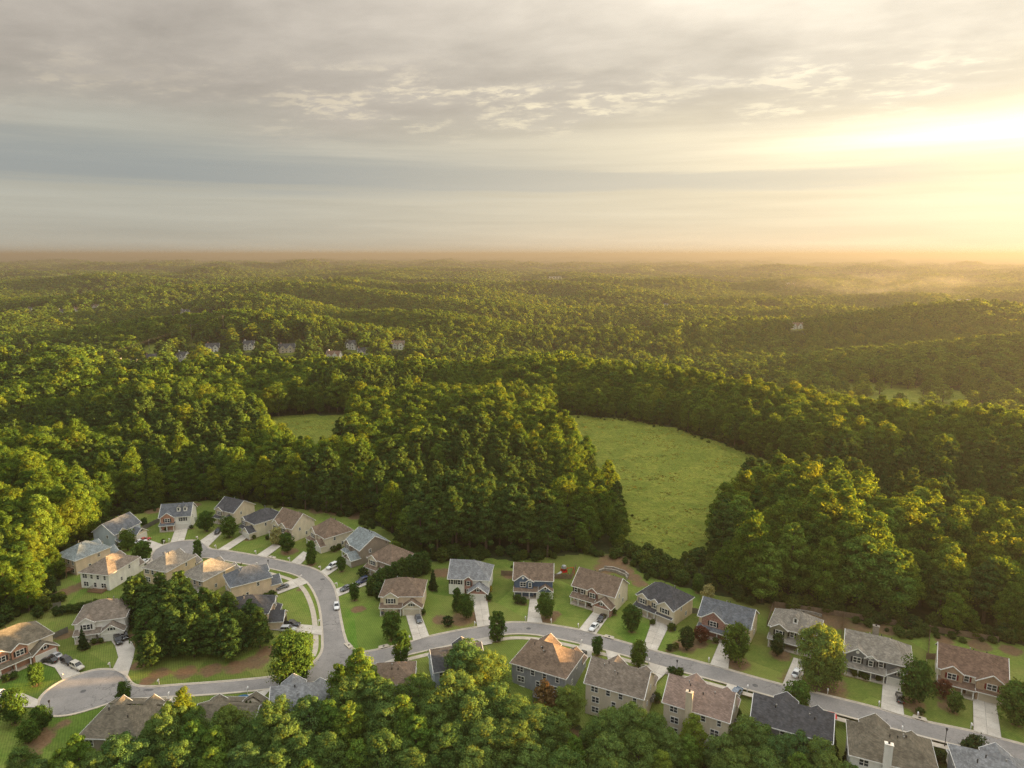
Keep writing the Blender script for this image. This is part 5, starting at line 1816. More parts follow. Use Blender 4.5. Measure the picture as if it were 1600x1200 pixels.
YARD = [
    # prototype, x, y of the foot, height, width factor, label
    ('bigyard0', 459, 1070, 15.0, 1.0, 'very large round tree on the corner beside the junction'),
    ('oval0', 628, 1037, 10.0, 0.95, 'dense oval street tree at the kerb by the small brown hip-roofed house'),
    ('oval0', 777, 1001, 9.5, 0.9, 'tapering street tree at the kerb across from the red brick garage gable'),
    ('yard0', 933, 1024, 6.0, 0.85, 'small street tree at the kerb beside the drive with the dark car'),
    ('yard1', 998, 1043, 8.0, 0.85, 'round street tree with bare trunk in a ring of mulch'),
    ('yard0', 987, 987, 9.0, 0.95, 'leafy round tree on the lawn of the brick and beige house'),
    ('yard1', 853, 966, 8.8, 0.9, 'round tree on the lawn of the navy blue house'),
    ('yard0', 612, 1000, 9.5, 0.95, 'round tree hiding the front of the beige corner house'),
    ('yard1', 729, 966, 8.2, 0.9, 'round tree in front of the red brick garage gable'),
    ('oval0', 714, 955, 8.0, 0.75, 'slim dark tree touching the wall of the grey-roofed house'),
    ('yard0', 554, 938, 6.5, 0.85, 'young tree above the mulch ring on the corner lawn'),
    ('yard1', 1149, 1035, 11.5, 0.95, 'tall full tree beside the drive of the red brick house'),
    ('bigbright0', 1278, 1072, 17.0, 0.9, 'largest broad green tree among the northern gardens'),
    ('yard0', 1244, 1113, 10.5, 0.95, 'round street tree above the charcoal gable roof'),
    ('yard1', 1427, 1098, 12.0, 0.9, 'full tree shading the black car by the dark grey house'),
    ('yard0', 1588, 1132, 11.5, 1.1, 'broad tree at the picture edge beside the red-brown roof'),
    ('magnolia0', 1214, 1025, 7.0, 0.85, 'dark glossy tree in front of the olive craftsman house'),
    ('magnolia0', 1073, 1016, 7.5, 0.85, 'dark glossy tree next to the maroon tree'),
    ('maroon0', 1096, 1005, 5.5, 1.0, 'maroon-leaved tree in front of the red brick house'),
    ('yard1', 1490, 1114, 6.0, 0.85, 'small tree on the lawn of the red-shuttered house'),
    ('maroon0', 1474, 1092, 5.5, 0.85, 'dusky tree at the corner of the red-shuttered house'),
    ('oval0', 310, 873, 7.5, 0.85, 'lone street tree on the rim of the upper turning circle'),
    ('yard0', 323, 830, 9.0, 1.05, 'full tree between the brick house and the taupe-sided house'),
    ('yard1', 358, 840, 9.0, 1.05, 'full tree in front of the charcoal-roofed cream house'),
    ('pale0', 432, 851, 7.0, 1.1, 'pale flowering tree in front of the multi-gabled house'),
    ('yard0', 449, 864, 8.5, 0.85, 'round tree between the drives at the outside of the bend'),
    ('oval0', 487, 881, 9.0, 0.85, 'oval tree at the end of the short drive on the bend'),
    ('yard1', 200, 860, 8.5, 1.0, 'dark green tree in front of the pale blue gabled house'),
    ('yard0', 224, 876, 8.0, 1.1, 'spreading tree above the drive of the white hip-roofed house'),
    ('yard0', 226, 824, 4.5, 0.9, 'small tree behind the long fence near the brick house'),
    ('cone0', 131, 1015, 6.5, 0.85, 'tight dark cone-shaped evergreen at the white house'),
    ('yard0', 57, 1070, 6.5, 0.95, 'small tree in a mulch ring on the bright lawn'),
    ('yard1', 196, 1098, 6.0, 0.8, 'small dark tree at the kerb of the lower turning circle'),
    ('yard1', 24, 1130, 9.0, 0.95, 'bushy tree beside the drive at the picture edge'),
    ('yard0', 66, 1140, 6.5, 0.95, 'tree on the slope south of the lower turning circle'),
    ('yard1', 45, 1160, 6.0, 1.1, 'low spreading tree by the bare clay track'),
    ('cone0', 677, 922, 7.6, 0.85, 'neat conical evergreen between the beige and the grey-roofed houses'),
    ('yard0', 534, 893, 6.0, 0.85, 'young tree beside the white car on the bend'),
    ('yard1', 548, 862, 5.0, 1.0, 'low tree in front of the pale teal roof'),
    ('magnolia0', 1524, 1190, 9.5, 1.1, 'dark round tree at the kerb by the lamp post'),
    ('cone0', 1300, 1165, 9.0, 0.75, 'dark evergreen beside the red cover'),
    ('cone0', 1326, 1176, 8.0, 0.75, 'dark evergreen against the white house with back chimney'),
    ('cone0', 1174, 1124, 6.0, 0.8, 'dark evergreen at the gable of the charcoal-roofed house'),
    ('pale0', 1105, 940, 6.0, 1.0, 'pale yellow flowering tree behind the slate roof'),
    ('column0', 387, 1122, 5.0, 0.6, 'slim dark columnar evergreen nearer the long brown roof'),
    ('column0', 393, 1122, 5.0, 0.6, 'slim dark columnar evergreen nearer the drive'),
    ('yard0', 1090, 926, 7.0, 0.8, 'slender tree behind the pale flowering one'),
    ('yardbright0', 618, 868, 6.0, 0.9, 'bright small tree at the wood edge behind the pale teal roof'),
]
SHRUBS = [
    ('shrubdark0', 700, 978, 3.2, 'round dark bush by the kerb of the grey-roofed house'), ('shrub0', 763, 938, 2.6, 'round bush at the corner of the red brick garage'),
    ('shrubyellow0', 765, 924, 2.0, 'small yellow-green bush beside the grey-roofed house'), ('shrub0', 660, 960, 2.0, 'round bush by the cream garage door'),
    ('shrub0', 809, 942, 3.0, 'large bush in front of the navy porch'), ('shrub0', 818, 944, 2.4, 'smaller bush in front of the navy porch'),
    ('shrubdark0', 922, 948, 2.2, 'dark bush beside the brick entrance'), ('shrub0', 958, 960, 2.2, 'bush at the corner of the double brick garage'),
    ('shrub0', 1020, 976, 1.8, 'small round bush at the tan house garage'), ('shrub0', 1049, 985, 2.4, 'round bush at the edge of the tan drive'),
    ('shrubdark0', 1046, 1017, 2.0, 'dark bush beside the kerb mailbox'), ('shrub0', 1056, 1014, 1.9, 'bush in the mulch bed below the dark glossy tree'),
    ('shrub0', 1118, 1004, 1.6, 'low bush at the brick porch'), ('shrub0', 1335, 1056, 2.4, 'bush in the bed before the dark grey porch'), ('shrub0', 1343, 1058, 2.2, 'second bush in the bed before the dark grey porch'),
    ('shrub0', 1352, 1062, 1.8, 'small bush at the garden walk of the dark grey house'), ('shrub0', 1372, 1064, 1.5, 'low bush at the white garage corner'),
    ('shrub0', 1437, 1115, 1.8, 'bush next to the kerb inlet'), ('shrubdark0', 1462, 1080, 2.6, 'dark bush left of the red-shuttered house'),
    ('shrubdark0', 1466, 1172, 3.0, 'clipped dark bush left of the lamp post'), ('shrub0', 1482, 1174, 2.6, 'clipped bush right of the lamp post'), ('shrub0', 1466, 1186, 2.2, 'clipped low bush nearer the bottom edge'),
    ('shrubyellow0', 1466, 1204, 3.4, 'golden bush at the bottom edge'), ('shrub0', 1050, 1054, 2.4, 'bright green bush at the foot of the lamp post'), ('shrub0', 1062, 1056, 2.4, 'bright green bush beside the lamp-post bush'),
    ('shrub0', 1026, 1086, 2.4, 'bush beside the mottled grey-brown roof'), ('shrub0', 1152, 1106, 2.2, 'bush beside the rosy mottled roof'), ('shrub0', 147, 1006, 1.7, 'low bush before the white house porch'),
    ('shrub0', 158, 1004, 1.6, 'low bush by the white garage'), ('shrub0', 260, 830, 1.6, 'low bush before the orange brick house'), ('shrub0', 299, 826, 1.6, 'low bush at the corner of the brick house garage'),
    ('shrub0', 255, 848, 1.6, 'bush at the kerb of the upper turning circle'), ('shrub0', 397, 842, 1.7, 'dark bush by the narrow garage gable'), ('shrub0', 418, 843, 1.8, 'bush along the cream side wall'),
    ('shrub0', 500, 860, 2.0, 'bush under the steep brown roof'), ('shrub0', 522, 862, 2.4, 'bush on the bank at the bend'), ('shrub0', 530, 858, 2.2, 'second bush on the bank at the bend'),
    ('shrubdark0', 568, 902, 3.6, 'dark rounded bush beside the hedge trees'), ('shrub0', 424, 932, 2.2, 'clipped hedge bush by the grey sedan'), ('shrub0', 416, 936, 2.2, 'clipped hedge bush against the peach wall'),
    ('shrub0', 186, 862, 1.8, 'bush by the pale blue house wall'), ('shrubyellow0', 183, 866, 2.0, 'yellow bush in the bed of the pale blue house'), ('shrub0', 86, 1020, 1.8, 'bush at the orange brick garage'),
    ('shrub0', 10, 1064, 2.0, 'hedge bush along the long porch, outer end'), ('shrub0', 22, 1060, 2.0, 'hedge bush along the long porch, inner end'),
]
TREE_BEDS = [(a[1], a[2]) for a in YARD] + [(a[1], a[2]) for a in SHRUBS]

FRONT = [
    # x, y of the top, height, prototype, width; feet hidden below the frame
    (30, 1170, 9, 'front0', 1.0), (92, 1172, 11, 'bright0', 1.0), (118, 1152, 12, 'bright1', 1.05), (150, 1180, 11, 'front1', 1.1), (182, 1156, 13, 'front2', 1.1), (215, 1160, 12, 'front3', 1.0), (252, 1120, 14, 'front1', 1.0),
    (284, 1076, 16, 'tall0', .9), (268, 1100, 14, 'front0', .9), (300, 1128, 14, 'bright0', 1.0), (335, 1140, 13, 'bright1', 1.0), (358, 1108, 13, 'front2', .9), (330, 1172, 13, 'bright0', 1.1), (405, 1126, 13, 'front0', 1.0), (428, 1098, 15, 'front1', 1.0),
    (450, 1124, 14, 'front3', 1.1), (484, 1094, 14, 'front2', .95), (470, 1150, 13, 'front0', 1.1), (514, 1098, 14, 'bright1', 1.0), (530, 1038, 16, 'tall1', .95), (560, 1016, 17, 'bright0', 1.0), (548, 1062, 15, 'front1', 1.0), (576, 1052, 15, 'bright1', .95), (590, 1066, 15, 'front3', 1.0),
    (545, 1100, 15, 'bright0', 1.05), (602, 1104, 14, 'front0', 1.0), (628, 1090, 15, 'bright1', 1.0), (652, 1056, 13, 'front2', .95), (650, 1120, 14, 'bright0', 1.1), (684, 1084, 14, 'front1', 1.0), (710, 1054, 16, 'front0', 1.15), (728, 1008, 15, 'front3', 1.2), (756, 1022, 14, 'front2', 1.1),
    (738, 1086, 15, 'front1', 1.1), (776, 1072, 14, 'front0', 1.05), (806, 1092, 14, 'front3', 1.1), (836, 1108, 14, 'front2', 1.1), (866, 1118, 13, 'front1', 1.0), (852, 1064, 13, 'rust0', .95), (888, 1074, 12, 'front3', 1.0), (800, 1132, 14, 'front1', 1.2), (760, 1130, 14, 'front2', 1.1), (700, 1140, 14, 'front3', 1.1),
    (898, 1150, 12, 'bright0', .8), (936, 1124, 13, 'front0', 1.0), (962, 1112, 13, 'front2', 1.0), (990, 1106, 14, 'front1', 1.05), (1022, 1118, 13, 'front3', 1.0), (950, 1152, 13, 'front0', 1.1), (1000, 1150, 13, 'front2', 1.1), (1046, 1144, 12, 'front1', 1.0), (1086, 1120, 14, 'bright1', .9),
    (1076, 1150, 12, 'bright0', 1.0), (1034, 1176, 12, 'bright1', 1.0), (1128, 1152, 12, 'front0', 1.0), (1166, 1122, 13, 'front3', .95), (1188, 1136, 13, 'front2', .95), (1212, 1154, 12, 'front1', 1.0), (1246, 1148, 13, 'front0', .95), (1282, 1154, 13, 'front3', .95), (1250, 1178, 12, 'bright0', 1.0),
    (1296, 1182, 12, 'front2', 1.0), (1200, 1180, 12, 'front3', 1.05), (1150, 1176, 12, 'front1', 1.1), (880, 1176, 13, 'front2', 1.1), (600, 1150, 14, 'front2', 1.1), (560, 1160, 13, 'bright1', 1.1), (510, 1150, 13, 'front3', 1.1), (430, 1172, 13, 'front1', 1.1), (380, 1168, 13, 'front3', 1.1), (280, 1166, 13, 'front2', 1.1), (100, 1196, 11, 'front3', 1.0), (60, 1192, 9, 'front1', 1.0),
    (640, 1176, 13, 'front3', 1.1), (740, 1178, 13, 'front0', 1.15), (830, 1168, 13, 'front0', 1.1), (960, 1188, 12, 'front3', 1.1), (1330, 1200, 12, 'front0', 1.0), (230, 1186, 12, 'bright0', 1.0), (480, 1188, 12, 'bright0', 1.1), (345, 1116, 12, 'front1', .9), (300, 1106, 12, 'front3', .9), (376, 1128, 11, 'front0', .9), (236, 1140, 11, 'front2', .9),
]


BEHIND_SOUTH = [(170, 'on the slope below the lower turning circle'), (300, 'behind the dark hip-roofed house with two gables'), (420, 'behind the long brown roof'), (520, 'behind the pale grey roof by the big round tree'),
                (600, 'beside the small brown hip-roofed house'), (665, 'behind the small brown hip-roofed house'), (735, 'behind the pale blue house'), (800, 'between the pale blue and the slate-grey house'), (900, 'behind the slate-grey house'), (975, 'behind the mottled grey-brown roof'),
                (1035, 'between the mottled and the rosy roof'), (1140, 'behind the rosy roof'), (1220, 'at the gable of the charcoal roof'), (5000, 'behind the charcoal gable roof')]
BEHIND_NORTH = [(110, 'behind the orange brick porch house'), (190, 'behind the peach and white houses of the upper loop'), (245, 'behind the pale blue gabled house'), (330, 'behind the orange brick house with dormers'), (400, 'behind the charcoal-roofed houses'),
                (470, 'behind the brown multi-gabled roof'), (540, 'behind the steep brown roof'), (620, 'behind the pale teal roof'), (690, 'behind the dark evergreen screen'), (780, 'behind the grey-roofed house'), (870, 'behind the navy blue house'),
                (960, 'behind the brick and beige house'), (1060, 'behind the tan house with charcoal roof'), (1190, 'behind the slate-roofed brick house'), (1300, 'behind the olive craftsman house'), (1440, 'behind the dark grey house'), (5000, 'behind the red-brown roof')]


def plant_word(u, v):
    return ('on the street side' if v < 0.33 else 'in the heart' if v < 0.66 else 'on the house side') + (', western part' if u < 0.3 else ', middle part' if u < 0.62 else ', eastern part')


def build_named_trees():
    for key, px, py, h, wd, label in YARD:
        yard(key, px, py, h, label, wd)
    for key, px, py, h, label in SHRUBS:
        yard(key, px, py, h, label, 1.1, 'shrub', 'shrub', 'bushes in the gardens')
    rng = random.Random(5)
    words = {'bright': 'yellow-green crown in the wood along the bottom edge behind the southern houses', 'front': 'mid-green rounded crown in the wood along the bottom edge behind the southern houses',
             'tall': 'tall slender crown standing up from the wood along the bottom edge', 'rust': 'rust-brown tree behind the slate-grey house'}
    for px, py, h, key, wd in FRONT:
        z = 0.0
        for _ in range(6):
            p = G(px, py, z + h)
            z = T(p.x, p.y)
        k = key.rstrip('0123456789')
        lab = words[k]
        if k != 'rust':
            place_w = next(nm for lim, nm in BEHIND_SOUTH if px < lim)
            row = 'close ' if py < 1095 else '' if py < 1145 else 'low '
            lab = '%s %s%s' % ({'bright': 'yellow-green crown', 'front': 'mid-green rounded crown', 'tall': 'tall slender crown'}[k], row, place_w)
        tree_at(key, (p.x, p.y, z), h / PROTO[key][2] * 1.03, lab, 'tree', 'trees of the wood at the bottom edge' if k != 'rust' else None, sxy=wd * 1.12)
    # pine plantation inside the bend of the lower street
    poly = poly_px([(232, 1042), (300, 1041), (372, 1034), (410, 1014), (418, 1000), (398, 988), (330, 972), (296, 958), (262, 942), (216, 936), (204, 950), (214, 978), (226, 1008)])
    x0, y0 = poly.min(0)
    x1, y1 = poly.max(0)
    y = y0
    n = 0
    while y < y1:
        x = x0
        while x < x1:
            a, b = x + rng.uniform(-1.2, 1.2), y + rng.uniform(-1.2, 1.2)
            if inside(poly, a, b):
                key = 'grove%d' % rng.randrange(2)
                tree_at(key, (a, b, 0), rng.uniform(0.74, 0.98), 'dark green pine %s of the plantation inside the bend' % plant_word((a - x0) / (x1 - x0), (b - y0) / (y1 - y0)), 'tree', 'pines of the plantation inside the bend', 'pine_tree', sxy=rng.uniform(1.15, 1.4))
                n += 1
            x += 5.6
        y += 5.2
    # tall clipped evergreens between the corner house and its neighbour
    for px, py, h in [(580, 930, 6.5), (588, 926, 7), (597, 922, 8), (607, 918, 8), (618, 914, 8.5), (630, 908, 8.5), (642, 903, 8.5), (653, 899, 8.5), (664, 896, 8.5), (592, 936, 6)]:
        yard('hedge0', px, py, h, 'dense dark evergreen in the screen behind the beige corner house', 1.05, 'evergreen_tree', 'tree', 'evergreens of the screen behind the corner house')
    # loose bushes along the wood edge
    for px, py, h in [(60, 965, 4), (70, 955, 5), (96, 940, 3.5), (150, 950, 3), (140, 953, 3), (130, 955, 3), (120, 957, 3), (110, 958, 3), (98, 960, 3), (88, 962, 3)]:
        yard('thicket0', px, py, h, 'low bush in the hedge behind the white house with black cars', 1.0, 'shrub', 'shrub', 'hedge behind the white house')


def min_edge(x, y):
    return float(seg_dist(np.vstack([clear_w, clear_w[:1]]), np.array([x]), np.array([y]))[0])


def far_short(x, y):
    f = 1.0
    for fx, fy, w in FAR_SPOTS:
        if abs(x - fx * (y / max(fy, 1))) < w * 0.8 and fy - 260 < y < fy:
            f = min(f, 0.22 + 0.58 * (fy - y) / 260)
    return f


def far_gone(x, y):
    return bool(far_clear(np.array([x]), np.array([y]))[0])


def far_clear(x, y):
    bad = np.zeros(x.shape, bool)
    for fx, fy, w in FAR_SPOTS:
        # open ground round the house and a gap in the trees on the side of the valley
        bad |= (np.abs(x - fx * (y / max(fy, 1))) < w * 0.75) & (y > fy - w * 2.2) & (y < fy + 15)
    return bad


def scatter(cell, r0, r1, amax, rng, jit=0.45):
    am = math.radians(amax)
    xs = np.arange(-r1 * math.sin(min(am, 1.57)), r1 * math.sin(min(am, 1.57)), cell)
    ys = np.arange(r0 * math.cos(am) if am < 1.5 else 0, r1, cell)
    X, Y = np.meshgrid(xs, ys)
    X = X.ravel() + rng.uniform(-jit, jit, X.size) * cell
    Y = Y.ravel() + rng.uniform(-jit, jit, Y.size) * cell
    r = np.hypot(X, Y)
    a = np.abs(np.arctan2(X, Y))
    k = (r >= r0) & (r < r1) & (a < am)
    return X[k], Y[k]


def build_forest():
    rng = np.random.default_rng(21)
    keys = sorted(['broad0', 'broad1', 'broad2', 'broad3', 'broad4', 'tall0', 'tall1', 'tall2', 'bright0', 'bright1', 'pine0', 'pine1', 'pine2', 'thicket0',
                   'mid0', 'mid1', 'mid2', 'mid3', 'midpine0', 'far0', 'far1', 'far2'])
    col = bpy.data.collections.new('forest_kinds')
    index = {}
    for i, k in enumerate(keys):
        crown, tr, H = PROTO[k]
        nm = 'kind_%02d' % i
        # crown and trunk joined for the mass of the forest
        bm = bmesh.new()
        bm.from_mesh(tr)
        nt = len(bm.faces)
        bm.from_mesh(crown)
        bm.faces.ensure_lookup_table()
        me = bpy.data.meshes.new(nm)
        for j, f in enumerate(bm.faces):
            f.material_index = 1 if j < nt else 0
        bm.to_mesh(me)
        bm.free()
        me.materials.append(crown.materials[0])
        me.materials.append(tr.materials[0])
        o = bpy.data.objects.new(nm, me)
        col.objects.link(o)
        index[k] = i
    P, I, S, RZ = [], [], [], []

    def put(x, y, k, s, sxy):
        P.append((x, y, -0.2))
        I.append(index[k])
        S.append((s * sxy, s * sxy, s))
        RZ.append(rng.uniform(0, 6.28))

    # --- the near woods
    X, Y = scatter(6.6, 90, 640, 63, rng)
    r = np.hypot(X, Y)
    keep = ~inside(clear_w, X, Y) & ~inside(meadow_w, X, Y) & ~inside(field_w, X, Y) & ~inside(valley_w, X, Y) & ~inside(valley2_w, X, Y)
    # the ground behind the southern houses has its own trees
    south = (Y < np.interp(X, SOUTH_X, SOUTH_Y) + 18) & (np.abs(X) < 190)
    south |= (Y < 148) & (X < -20) & (X > -150)
    keep &= ~south
    X, Y = X[keep], Y[keep]
    dm = np.minimum(seg_dist(np.vstack([meadow_w, meadow_w[:1]]), X, Y), seg_dist(np.vstack([clear_w, clear_w[:1]]), X, Y))
    dm = np.minimum(dm, seg_dist(np.vstack([field_w, field_w[:1]]), X, Y))
    pine_poly = poly_px([(640, 850), (700, 800), (800, 810), (870, 850), (880, 872), (800, 880), (690, 882), (655, 885)])
    pine_poly2 = poly_px([(100, 720), (300, 680), (380, 740), (300, 790), (120, 800)])
    inp = inside(pine_poly, X, Y)
    inp2 = inside(pine_poly2, X, Y)
    low_poly = poly_px([(985, 835), (1110, 835), (1130, 905), (1080, 925), (990, 890), (960, 870)])
    inl = inside(low_poly, X, Y)
    order = np.argsort(np.hypot(X, Y))
    singles = []
    for j in order:
        x, y = X[j], Y[j]
        rr = math.hypot(x, y)
        u = rng.random()
        n = noise.noise(Vector((x * 0.012, y * 0.012, 3.1)))
        stand = noise.noise(Vector((x * 0.0085, y * 0.0085, 11.3)))
        s = rng.uniform(0.66, 1.16) * (1.0 + 0.36 * n)
        sxy = rng.uniform(0.95, 1.30)
        if inl[j]:
            k, s = ('thicket0', rng.uniform(0.6, 1.5)) if u < 0.75 else ('broad%d' % rng.integers(5), rng.uniform(0.3, 0.5))
        elif inp[j]:
            k, s = 'pine%d' % rng.integers(3), rng.uniform(0.92, 1.15)
            sxy *= 1.1
        elif inp2[j] and u < 0.45:
            k = 'pine%d' % rng.integers(3)
            s *= 1.05
        elif stand > 0.24 and u < 0.75 and not (x > 20 and y > 330):
            k = 'pine%d' % rng.integers(3)
            s *= 1.12
            sxy *= 0.92
        elif rr < 430:
            k = ('broad%d' % rng.integers(5)) if u < 0.62 else ('tall%d' % rng.integers(3)) if u < 0.80 else ('bright%d' % rng.integers(2)) if u < 0.86 + 0.1 * n else ('pine%d' % rng.integers(3))
        else:
            k = ('mid%d' % rng.integers(4)) if u < 0.93 else 'midpine0'
            if dm[j] < 14 or rr < 540:
                k = 'broad%d' % rng.integers(5)
        if rr > 420 and far_gone(x, y):
            continue
        if rr > 400:
            s *= far_short(x, y)
        if dm[j] < 5 and not inl[j] and u < 0.4:
            s *= 0.62
        ax = abs(math.atan2(x, y))
        dep = math.atan2(CAM_H - s * 20, rr)
        in_view = ax < 0.66 and 600 + FPX * math.tan(math.atan2(CAM_H - s * 19, y) - PITCH) < 1215
        if in_view and len(singles) < 235 and not k.startswith('thicket'):
            singles.append((x, y, k, s, sxy))
            continue
        put(x, y, k, s, sxy)
    for x, y, k, s, sxy in singles:
        kind = k.rstrip('0123456789')
        px = 800 + FPX * x / y
        where = next(nm for lim, nm in BEHIND_NORTH if px < lim)
        if x < -120 and y < 235:
            where = 'west of the lower turning circle'
        dep = 'at the wood edge ' if min_edge(x, y) < 12 else 'deep in the wood '
        mass = 'houses of the upper loop' if px < 620 else 'northern row of houses'
        what = {'broad': 'broad mid-green tree ', 'tall': 'tall slender tree ', 'bright': 'yellow-green tree ', 'pine': 'dark pine '}[kind] + dep
        tree_at(k, (x, y, T(x, y) - 0.2), s, what + where, 'tree', ('pines' if kind == 'pine' else 'trees') + ' of the wood behind the ' + mass, 'pine_tree' if kind == 'pine' else 'tree', sxy=sxy)
    # undergrowth under the wood edge
    X, Y = scatter(3.2, 90, 470, 50, rng)
    dm = np.minimum(seg_dist(np.vstack([meadow_w, meadow_w[:1]]), X, Y), seg_dist(np.vstack([clear_w, clear_w[:1]]), X, Y))
    dm = np.minimum(dm, seg_dist(np.vstack([field_w, field_w[:1]]), X, Y))
    k = (dm < 4.5) & ~inside(clear_w, X, Y) & ~inside(meadow_w, X, Y) & ~inside(field_w, X, Y) & (Y > np.interp(X, SOUTH_X, SOUTH_Y) + 10)
    for x, y in zip(X[k], Y[k]):
        put(x, y, 'thicket0', rng.uniform(0.45, 1.15), rng.uniform(0.9, 1.2))
    # bushes coming down to the back yards
    X, Y = scatter(2.7, 150, 330, 46, rng)
    dm = seg_dist(np.vstack([clear_w, clear_w[:1]]), X, Y)
    dh = np.min([np.hypot(X - a, Y - b) for a, b in HOUSE_C], axis=0)
    k = inside(clear_w, X, Y) & (dm < 8) & (dh > 9.5) & (Y > np.interp(X, SOUTH_X, SOUTH_Y) + 22)
    for x, y, q in zip(X[k], Y[k], dm[k]):
        if noise.noise(Vector((x * 0.09, y * 0.09, 6.0))) + 0.25 > q / 9 and rng.random() < 0.75:
            put(x, y, 'thicket0', rng.uniform(0.25, 0.85) * (1.15 - q / 12), rng.uniform(1.0, 1.4))
    X, Y = scatter(3.0, 200, 470, 46, rng)
    dm = np.minimum(seg_dist(np.vstack([meadow_w, meadow_w[:1]]), X, Y), seg_dist(np.vstack([field_w, field_w[:1]]), X, Y))
    k = (inside(meadow_w, X, Y) | inside(field_w, X, Y)) & (dm < 11)
    for x, y, q in zip(X[k], Y[k], dm[k]):
        if rng.random() < 0.6 * (1 - q / 11) ** 3:
            put(x, y, 'thicket0', rng.uniform(0.10, 0.34), rng.uniform(1.2, 2.0))
    # --- rolling woods out to two kilometres
    X, Y = scatter(8.8, 640, 1250, 50, rng)
    X2, Y2 = scatter(10.4, 1250, 2300, 42, rng)
    X, Y = np.concatenate([X, X2]), np.concatenate([Y, Y2])
    keep = ~(inside(valley_w, X, Y) & (rng.random(X.size) > 0.07)) & ~inside(valley2_w, X, Y) & ~inside(farlawn_w, X, Y) & ~far_clear(X, Y)
    # thin out here and there so that the canopy is uneven
    for x, y in zip(X[keep], Y[keep]):
        n = noise.noise(Vector((x * 0.004, y * 0.004, 0.7)))
        n2 = noise.noise(Vector((x * 0.0016, y * 0.0016, 5.7)))
        rr = math.hypot(x, y)
        if rr > 900 and gaps(x, y):
            continue
        s = rng.uniform(0.62, 1.2) * (1 + 0.30 * n + 0.15 * n2)
        if rr < 1250:
            k = ('mid%d' % rng.integers(4)) if rng.random() < (0.94 if n2 < 0.15 else 0.35) else 'midpine0'
        else:
            k = 'far%d' % rng.integers(3)
        fs = far_short(x, y)
        put(x, y, k, s * fs, rng.uniform(1.0, 1.75) / fs ** 0.6)
    # --- the plain beyond: bigger, sparser crowns stand for groups one cannot tell apart
    for cell, a, b, sc in ((15, 2300, 3600, 1.5), (25, 3600, 6000, 2.1), (44, 6000, 9800, 3.1)):
        X, Y = scatter(cell, a, b, 40.5, rng)
        for x, y in zip(X, Y):
            n = noise.noise(Vector((x * 0.0016, y * 0.0016, 2.7)))
            if gaps(x, y) or rng.random() < 0.10:
                continue
            s = rng.uniform(0.75, 1.15) * (1 + 0.25 * n)
            P.append((x, y, -2.0))
            I.append(index['far%d' % rng.integers(3)])
            S.append((s * sc * 1.25, s * sc * 1.25, s * (0.9 + 0.1 * sc)))
            RZ.append(rng.uniform(0, 6.28))

    P = np.array(P)
    P[:, 2] += terr(P[:, 0], P[:, 1])
    me = bpy.data.meshes.new('forest')
    me.vertices.add(len(P))
    me.vertices.foreach_set('co', np.array(P, np.float32).ravel())
    a = me.attributes.new('kind_index', 'INT', 'POINT')
    a.data.foreach_set('value', np.array(I, np.int32))
    a = me.attributes.new('tree_scale', 'FLOAT_VECTOR', 'POINT')
    a.data.foreach_set('vector', np.array(S, np.float32).ravel())
    a = me.attributes.new('tree_turn', 'FLOAT', 'POINT')
    a.data.foreach_set('value', np.array(RZ, np.float32))
    me.update()
    fo = obj('forest', me)
    tag(fo, 'rolling mixed woodland stretching from behind the houses to the horizon', 'forest', None, 'stuff')
    instancer(fo, col, 'kind_index', 'tree_scale', 'tree_turn')
    print('forest instances', len(P), 'single trees', len(singles))


def instancer(o, col, ai, asc, atn):
    ng = bpy.data.node_groups.new(o.name + '_scatter', 'GeometryNodeTree')
    ng.interface.new_socket('Geometry', in_out='INPUT', socket_type='NodeSocketGeometry')
    ng.interface.new_socket('Geometry', in_out='OUTPUT', socket_type='NodeSocketGeometry')
    N, L = ng.nodes, ng.links
    gi, go = N.new('NodeGroupInput'), N.new('NodeGroupOutput')
    iop = N.new('GeometryNodeInstanceOnPoints')
    ci = N.new('GeometryNodeCollectionInfo')
    ci.inputs['Collection'].default_value = col
    ci.inputs['Separate Children'].default_value = True
    ci.inputs['Reset Children'].default_value = True
    iop.inputs['Pick Instance'].default_value = True

    def attr(nm, ty):
        a = N.new('GeometryNodeInputNamedAttribute')
        a.data_type = ty
        a.inputs['Name'].default_value = nm
        return a.outputs['Attribute']
    cx = N.new('ShaderNodeCombineXYZ')
    L.new(attr(atn, 'FLOAT'), cx.inputs[2])
    L.new(gi.outputs[0], iop.inputs['Points'])
    L.new(ci.outputs[0], iop.inputs['Instance'])
    L.new(attr(ai, 'INT'), iop.inputs['Instance Index'])
    e2r = N.new('FunctionNodeEulerToRotation')
    L.new(cx.outputs[0], e2r.inputs[0])
    L.new(e2r.outputs[0], iop.inputs['Rotation'])
    L.new(attr(asc, 'FLOAT_VECTOR'), iop.inputs['Scale'])
    L.new(iop.outputs[0], go.inputs[0])
    md = o.modifiers.new('scatter', 'NODES')
    md.node_group = ng


